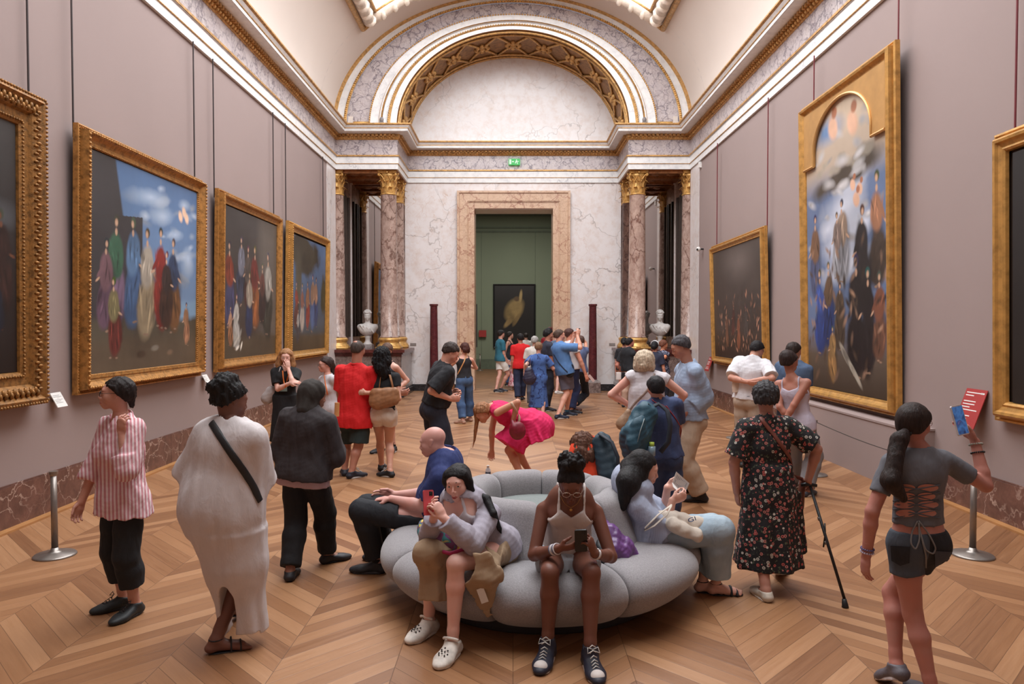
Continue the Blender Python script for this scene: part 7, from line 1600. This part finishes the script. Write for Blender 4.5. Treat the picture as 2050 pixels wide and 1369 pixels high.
# 38 woman in lavender tank
p = mk('short-haired woman in lavender tank top and grey trousers looking at the altarpiece', (1602, 992), 694, 42, near=1, res=.008, build=.98, neck=('px', 1585, 756, 0), head=('px', 1581, 724, .02), face=(66, 2, 0), pel=('px', 1598, 850, 0), skin=(170, 110, 88), hairc=(48, 34, 32), fl=('g', 1592, 975, 40), fr=('g', 1618, 992, 50), hl=('px', 1590, 850, -.1), hr=('px', 1566, 852, -.12), er=(.2, -1, 0))
p.pants(PL((130, 128, 132)), 1.93, grow=.03, i=.014, waist=.06); p.shirt(PL((186, 176, 190)), 0, -.06, .012, strap=(.445, .095, .03)); p.shoes((56, 56, 66)); p.hair('short', (48, 34, 32), .018, amp=.003, nape=-.05, extra=((0, -.05, .06, .085),))
p = mk('dark-haired man in blue t-shirt half hidden behind the woman in lavender', (1580, 940), 681, 48, fem=False, res=.01, neck=('px', 1590, 727, 0), head=('px', 1590, 703, .03), face=(62, 2, 0), skin=(190, 136, 112), hairc=(46, 34, 30), hl=('px', 1570, 830, 0), hr=('px', 1612, 830, 0)); p.pants(PL((50, 54, 70))); p.shirt(PL((74, 92, 120)), .7, -.05, .02, grow=.02); p.shoes(); p.hair('short', (46, 34, 30), .018, amp=.004)
# ---- people around the doorway
def far(label, at, top, yaw, shirt, pants, **k):
    o = {q: k.pop(q) for q in ('sl', 'hem', 'plen', 'hc', 'extra', 'locks', 'sh', 'i', 'strap', 'skirt', 'hamp', 'ht', 'sole', 'socks', 'patt') if q in k}
    hc = o.get('hc', (40, 30, 27)); p = mk(label, at, top, yaw, res=k.pop('res', .011), hairc=hc, **k)
    M = shirt if not isinstance(shirt, tuple) else PL(shirt); Pm = pants if not isinstance(pants, tuple) else PL(pants)
    if o.get('skirt'): a = o['skirt']; p.skirt(M, .98, a[0], .16, a[1], .98, (8, .04), 'dress', top=1, sleeve=o.get('sl', .5), i=.018, grow=.03)
    else: p.pants(Pm, o.get('plen', 1.93), grow=.03 if o.get('plen', 2) < 1.2 else .02, i=.016, name='trousers' if o.get('plen', 2) > 1.2 else 'shorts'); p.shirt(M, o.get('sl', .7), o.get('hem', -.05), o.get('i', .018), grow=.02, strap=o.get('strap'))
    p.shoes(o.get('sh', (40, 42, 50)), o.get('sole', (210, 206, 200)), k.get('kind', 'sneaker') if 0 else 'sneaker', socks=o.get('socks')); p.hair('short', hc, o.get('ht', .014), amp=o.get('hamp', .004), extra=o.get('extra', ()), locks=o.get('locks', ())); return p
p = far('bearded man in teal t-shirt, black cap and white shorts standing in the doorway', (1002, 783), 661, 70, (46, 108, 128), (214, 208, 200), fem=False, build=1.05, plen=.75, skin=(206, 150, 130), face=(58, -2, 0), fl=('g', 997, 785, 100), fr=('g', 1006, 783, 110), hr=('px', 1013, 725, -.1), hl=('px', 1016, 722, .2), sole=(190, 190, 190), ht=.012, hem=-.08)
p.add('cap', [ell(p.hp(0, -.01, .06), (.09, .108, .068), (p.HR, p.HF, p.HU)), cone(p.hp(-.03, .1, .045), p.hp(.03, .1, .045), .03, .03, .01, p.HR, .4), half(p.hp(0, 0, .035), -p.HU, lo=p.head - V(.2, .2, .2), hi=p.head + V(.2, .2, .2))], PL((30, 29, 32)))
far('woman with dark hair in black tank top and jeans behind the teal t-shirt man', (1020, 772), 664, 110, (26, 26, 32), cloth('denim', (50, 74, 112), (84, 112, 150)), skin=(204, 150, 128), face=(70, 0, 0), sl=0, strap=(.44, .1, .03), extra=((0, -.08, -.02, .05),), hl=('px', 1022, 725, 0), hr=('px', 1010, 720, -.1))
far('man in red shirt and navy trousers standing in front of the doorway', (1042, 802), 668, 355, RED, (34, 40, 66), fem=False, skin=(176, 116, 90), hc=(28, 25, 26), fl=('g', 1036, 803, -10), fr=('g', 1046, 800, 10), face=(340, 0, 0), hem=-.1, hl=('px', 1026, 738, 0))
far('child in pink and white patterned skirt half hidden behind the red shirt man', (1030, 783), 703, 340, PL((150, 160, 180)), None, skirt=(.15, .26), skin=(206, 150, 130), hc=(120, 84, 60)) if 0 else None
p = mk('small child in pink flowered dress half hidden between the red shirt man and blue dress', (1030, 780), 712, 200, skin=(206, 150, 130), hairc=(90, 64, 50), build=1.0); p.skirt(cloth('leafprint', (226, 196, 200), (206, 84, 110), 1.5), .98, .2, .18, .34, .98, (8, .04), 'dress', top=1, sleeve=.5); p.shoes((220, 214, 208)); p.hair('short', (90, 64, 50))
far('person in white t-shirt in the green room behind the red shirt man', (1053, 757), 667, 350, (206, 200, 196), (50, 54, 66), skin=(196, 140, 118), Y=26.0, fem=False)
far('grey-haired person in cream shirt beside the woman in the blue dress', (1070, 815), 673, 10, (206, 198, 190), (70, 70, 80), hc=(168, 164, 160), skin=(208, 156, 136), face=(20, 5, 0), i=.026)
p = far('older woman in long blue flowered dress carrying a navy handbag, seen from behind', (1078, 838), 686, 2, cloth('leafprint', (66, 96, 154), (36, 52, 100), .9), None, skirt=(.27, .22), skin=(214, 160, 140), hc=(132, 100, 76), build=1.12, near=1, face=(5, 8, 0), sl=.75, fl=('g', 1072, 838, -5), fr=('g', 1088, 840, 20), hl=('px', 1052, 742, -.02), hr=('px', 1108, 738, .25), extra=((0, -.05, .04, .085),))
NV = leather((40, 36, 58)); bag('shoulder_bag', 'navy leather handbag on the shoulder of the blue dress woman', [cone(P(1059, 744, 14.7), P(1060, 757, 14.7), .09, .14, side=V(1, 0, 0), asp=.5)], NV, P(1059, 752, 14.7), extra=[('handle', [P(1053, 745, 14.7), P(1057, 722, 14.75), P(1061, 716, 14.85), P(1062, 745, 14.7)], .014, leather((150, 120, 116)))])
far('young man with dark curls and dark t-shirt beside the blue dress woman', (1096, 832), 659, 75, (44, 46, 62), (30, 30, 40), fem=False, skin=(186, 126, 102), hc=(26, 23, 25), ht=.02, hamp=.01, face=(84, 4, 0), hr=('px', 1108, 742, -.1), hl=('px', 1112, 740, .1), extra=((0, .0, .09, .07),), Y=16.6)
p = far('man in slate blue t-shirt and grey shorts with white shoes near the doorway', (1112, 786), 664, 30, (96, 114, 138), (160, 152, 146), fem=False, build=1.1, plen=.8, skin=(214, 166, 150), hc=(80, 60, 50), fl=('g', 1104, 784, 20), fr=('g', 1118, 788, 60), sh=(214, 208, 204), face=(30, 0, 0))
far('person in dark red top and cap half hidden in the doorway crowd', (1100, 780), 655, 30, (140, 24, 36), (40, 40, 50), fem=False, hc=(120, 24, 34), skin=(190, 130, 110))
p = far('man in sky blue t-shirt and grey shorts raising a camera phone', (1130, 836), 655, 62, (84, 124, 176), (98, 92, 104), fem=False, near=1, res=.009, build=1.08, plen=.85, skin=(218, 158, 132), hc=(84, 64, 54), neck=('px', 1119, 690, 0), head=('px', 1121, 671, .02), face=(80, -4, 0), glasses=(50, 40, 40), fl=('g', 1123, 838, 75), fr=('g', 1140, 832, 80), hr=('px', 1156, 672, -.1), hl=('px', 1148, 676, .2), er=(.6, 0, -1), el=(0, .3, -1), hdr=(0, .3, 1), curl=.6, socks=(50, 110, 140), sh=(36, 44, 62), hem=-.1, sl=.85, i=.024)
p.bvh(); p.strap([(1108, 708), (1118, 725), (1128, 737), (1136, 745)], .012, PL((34, 40, 60)), 'bag_strap', .4); bag('camera_bag', 'black camera bag hanging at the waist of the sky blue t-shirt man', [cone(P(1141, 735, p.base.y - .15), P(1141, 748, p.base.y - .15), .08, .085, side=V(1, 0, 0), asp=.6)], PL((30, 30, 38)), P(1141, 742, p.base.y - .15))
phone(P(1160, 664, p.base.y - .05), V(.4, .9, 0), V(0, 0, 1), 'phone raised by the man in the sky blue t-shirt', (36, 36, 40))
p = far('young man with glasses and white t-shirt pointing down with a folded map', (1146, 828), 654, 60, (214, 208, 208), (44, 54, 92), fem=False, near=1, skin=(214, 142, 112), hc=(78, 46, 40), face=(84, -2, 0), glasses=(60, 40, 40), neck=('px', 1139, 688, 0), head=('px', 1141, 669, .02), hr=('px', 1172, 748, -.25), er=(.8, -.2, -.4), fl=('g', 1150, 828, 80), fr=('g', 1142, 826, 80), ht=.02, sl=.45)
tag(MB().box((-.03, -.004, -.09), (.03, .004, .09), Matrix.Translation(P(1184, 757, p.base.y - .25)) @ Matrix.Rotation(-.7, 4, 'Y')).build('folded_map', plain('folded map', (206, 176, 170), .7)), 'folded pale map in the lowered hand of the young man in white', 'paper')
far('woman in blue-grey top and black cropped leggings photographing near the red column', (1160, 820), 672, 330, (92, 104, 140), (30, 38, 50), near=1, skin=(216, 150, 118), hc=(86, 60, 50), plen=1.75, face=(300, -4, 0), fl=('g', 1153, 806, 130), fr=('g', 1152, 821, 120), hl=('px', 1153, 670, .2), hr=('px', 1160, 672, .2), er=(1, 0, -1), sh=(80, 46, 40), sl=.3, neck=('px', 1162, 697, 0))
# ---- right bay group
p = far('dark-haired man in black t-shirt looking up at the right bay bust', (1259, 815), 672, 50, (30, 31, 36), (184, 150, 130), fem=False, near=1, res=.01, skin=(206, 130, 110), hc=(30, 25, 27), face=(70, -4, 0), neck=('px', 1256, 703, 0), head=('px', 1261, 686, .02), hr=('px', 1278, 745, .1), fl=(-.1, 0, 0), fr=(.1, .05, 0), plen=1.9)
far('woman with tied dark hair standing just left of the black t-shirt man', (1249, 812), 676, 35, (30, 30, 36), (200, 150, 130), hc=(26, 22, 24), extra=((0, -.11, -.02, .05),), skin=(206, 140, 120), face=(20, 0, 0), Y=18.1, plen=.5)
bag('tote_bag', 'black and white striped patterned tote bag beside the black t-shirt man', [cone(P(1243, 745, 16.6), P(1243, 760, 16.6), .12, .12, side=V(1, 0, 0), asp=.35, flat=1)], cloth('stripe', (28, 28, 32), (210, 200, 196), .12), P(1243, 750, 16.6), amp=.002, extra=[('handle', [P(1238, 742, 16.6), P(1243, 722, 16.6), P(1248, 742, 16.6)], .014, PL((28, 28, 32)))])
p = far('woman with black hair and silver headband near the right bay bust', (1310, 822), 684, 30, (44, 46, 66), (40, 42, 56), hc=(24, 22, 25), skin=(206, 140, 112), extra=((0, -.08, -.02, .07),), face=(30, 4, 0), Y=16.4); MB().tube([p.hp(.098 * math.cos(a), -.035, .035 + .1 * math.sin(a)) for a in [PI * i / 12 for i in range(13)]], .012, 6).build('headband', plain('silver headband', (206, 206, 210), .3, .4), p.ro, True, p.base)
far('woman in dark spotted top with hand at her chin near the right bay', (1326, 818), 681, 60, cloth('leafprint', (30, 34, 56), (150, 150, 170), 3.0), (36, 38, 52), hc=(120, 74, 56), skin=(216, 140, 100), face=(75, 6, 0), Y=17.0, hr=('px', 1326, 712, -.1), sl=.3)
# ================================================================== busts
def bust(x, y, z, yaw, label, curls=1):
    ro = empty('marble_bust', (x, y, z), label=label, cat='bust'); B0 = V(x, y, z)
    class Q: pass
    q = Person.__new__(Person); q.k = dict(skin=(205, 200, 196)); q.b = 1; q.fem = False; q.sc = 1.0; q.hs = 1.05; q.label = label; q.up = V(0, 0, 1); q.HR, q.HF, q.HU = frame_of(yaw, 2); r, f, u = frame_of(yaw); q.head = B0 + V(0, 0, .80); q.neck = B0 + V(0, 0, .63) ; q.tr, q.tf = r, f
    pr = q.headprims(); pr += [cone(B0 + r * -.16 + V(0, 0, .53), B0 + r * .16 + V(0, 0, .53), .085, .085, .06, f, .9), ell(B0 + V(0, 0, .46) + f * .02, (.20, .12, .14), (r, f, u), .06), cone(B0 + V(0, 0, .42), B0 + V(0, 0, .30), .11, .045, .06), half(B0 + V(0, 0, .2), -u)]
    pr += [cone(B0 + r * (.16 - .3 * t) + f * (.10 + .03 * math.sin(t * 3)) + V(0, 0, .58 - .12 * t), B0 + r * (.08 - .3 * t) + f * .12 + V(0, 0, .47 - .1 * t), .022, .016, .02) for t in (0, .25, .5, .75)]
    sdf_obj('bust', pr, .0065, BUSTM, ro, B0, lambda X, Y, Z: .002 * nz3(X, Y, Z, 8)); k = q.hs; H = q.hp; hp_ = [ell(H(0, -.02, .04), (.088, .106, .09), (q.HR, q.HF, q.HU), .01)]; rr = random.Random(4)
    for i in range(120):
        a = rr.uniform(0, 2 * PI); t = rr.uniform(.0, 1.25); d = (math.sin(t) * math.cos(a), math.sin(t) * math.sin(a), math.cos(t))
        if d[1] > .1 and d[2] < .35: continue
        hp_.append(ell(H(d[0] * .09, -.02 + d[1] * .108, d[2] * .098 + .035), (.021,) * 3, None, .006))
    lo, hi = bb([q.head], .2); hp_.append(ell(H(0, .105, -.035), (.066, .075, .085), (q.HR, q.HF, q.HU), .01, op='sub'))
    sdf_obj('curly_hair', hp_, .0065, BUSTM, ro, B0)
    MB().lathe([(.11, 0.1), (.115, .115), (.085, .14), (.06, .18), (.055, .24), (.07, .28), (.075, .30)], n=24).build('socle', BUSTM, ro, True); ro.scale = (1.2, 1.2, 1.16); MB().box((-.13, -.13, 0), (.13, .13, .105)).build('block', PEDG, ro)
bust(P(736, 690, 20.6).x, 20.6, 1.3, 172, 'white marble bust of a curly-haired man in the left bay')
bust(P(1321, 690, 20.6).x, 20.6, 1.3, 190, 'white marble bust of a curly-haired man in the right bay')
for x, s_ in ((P(1345, 695, 20.1).x, 1), ): pass
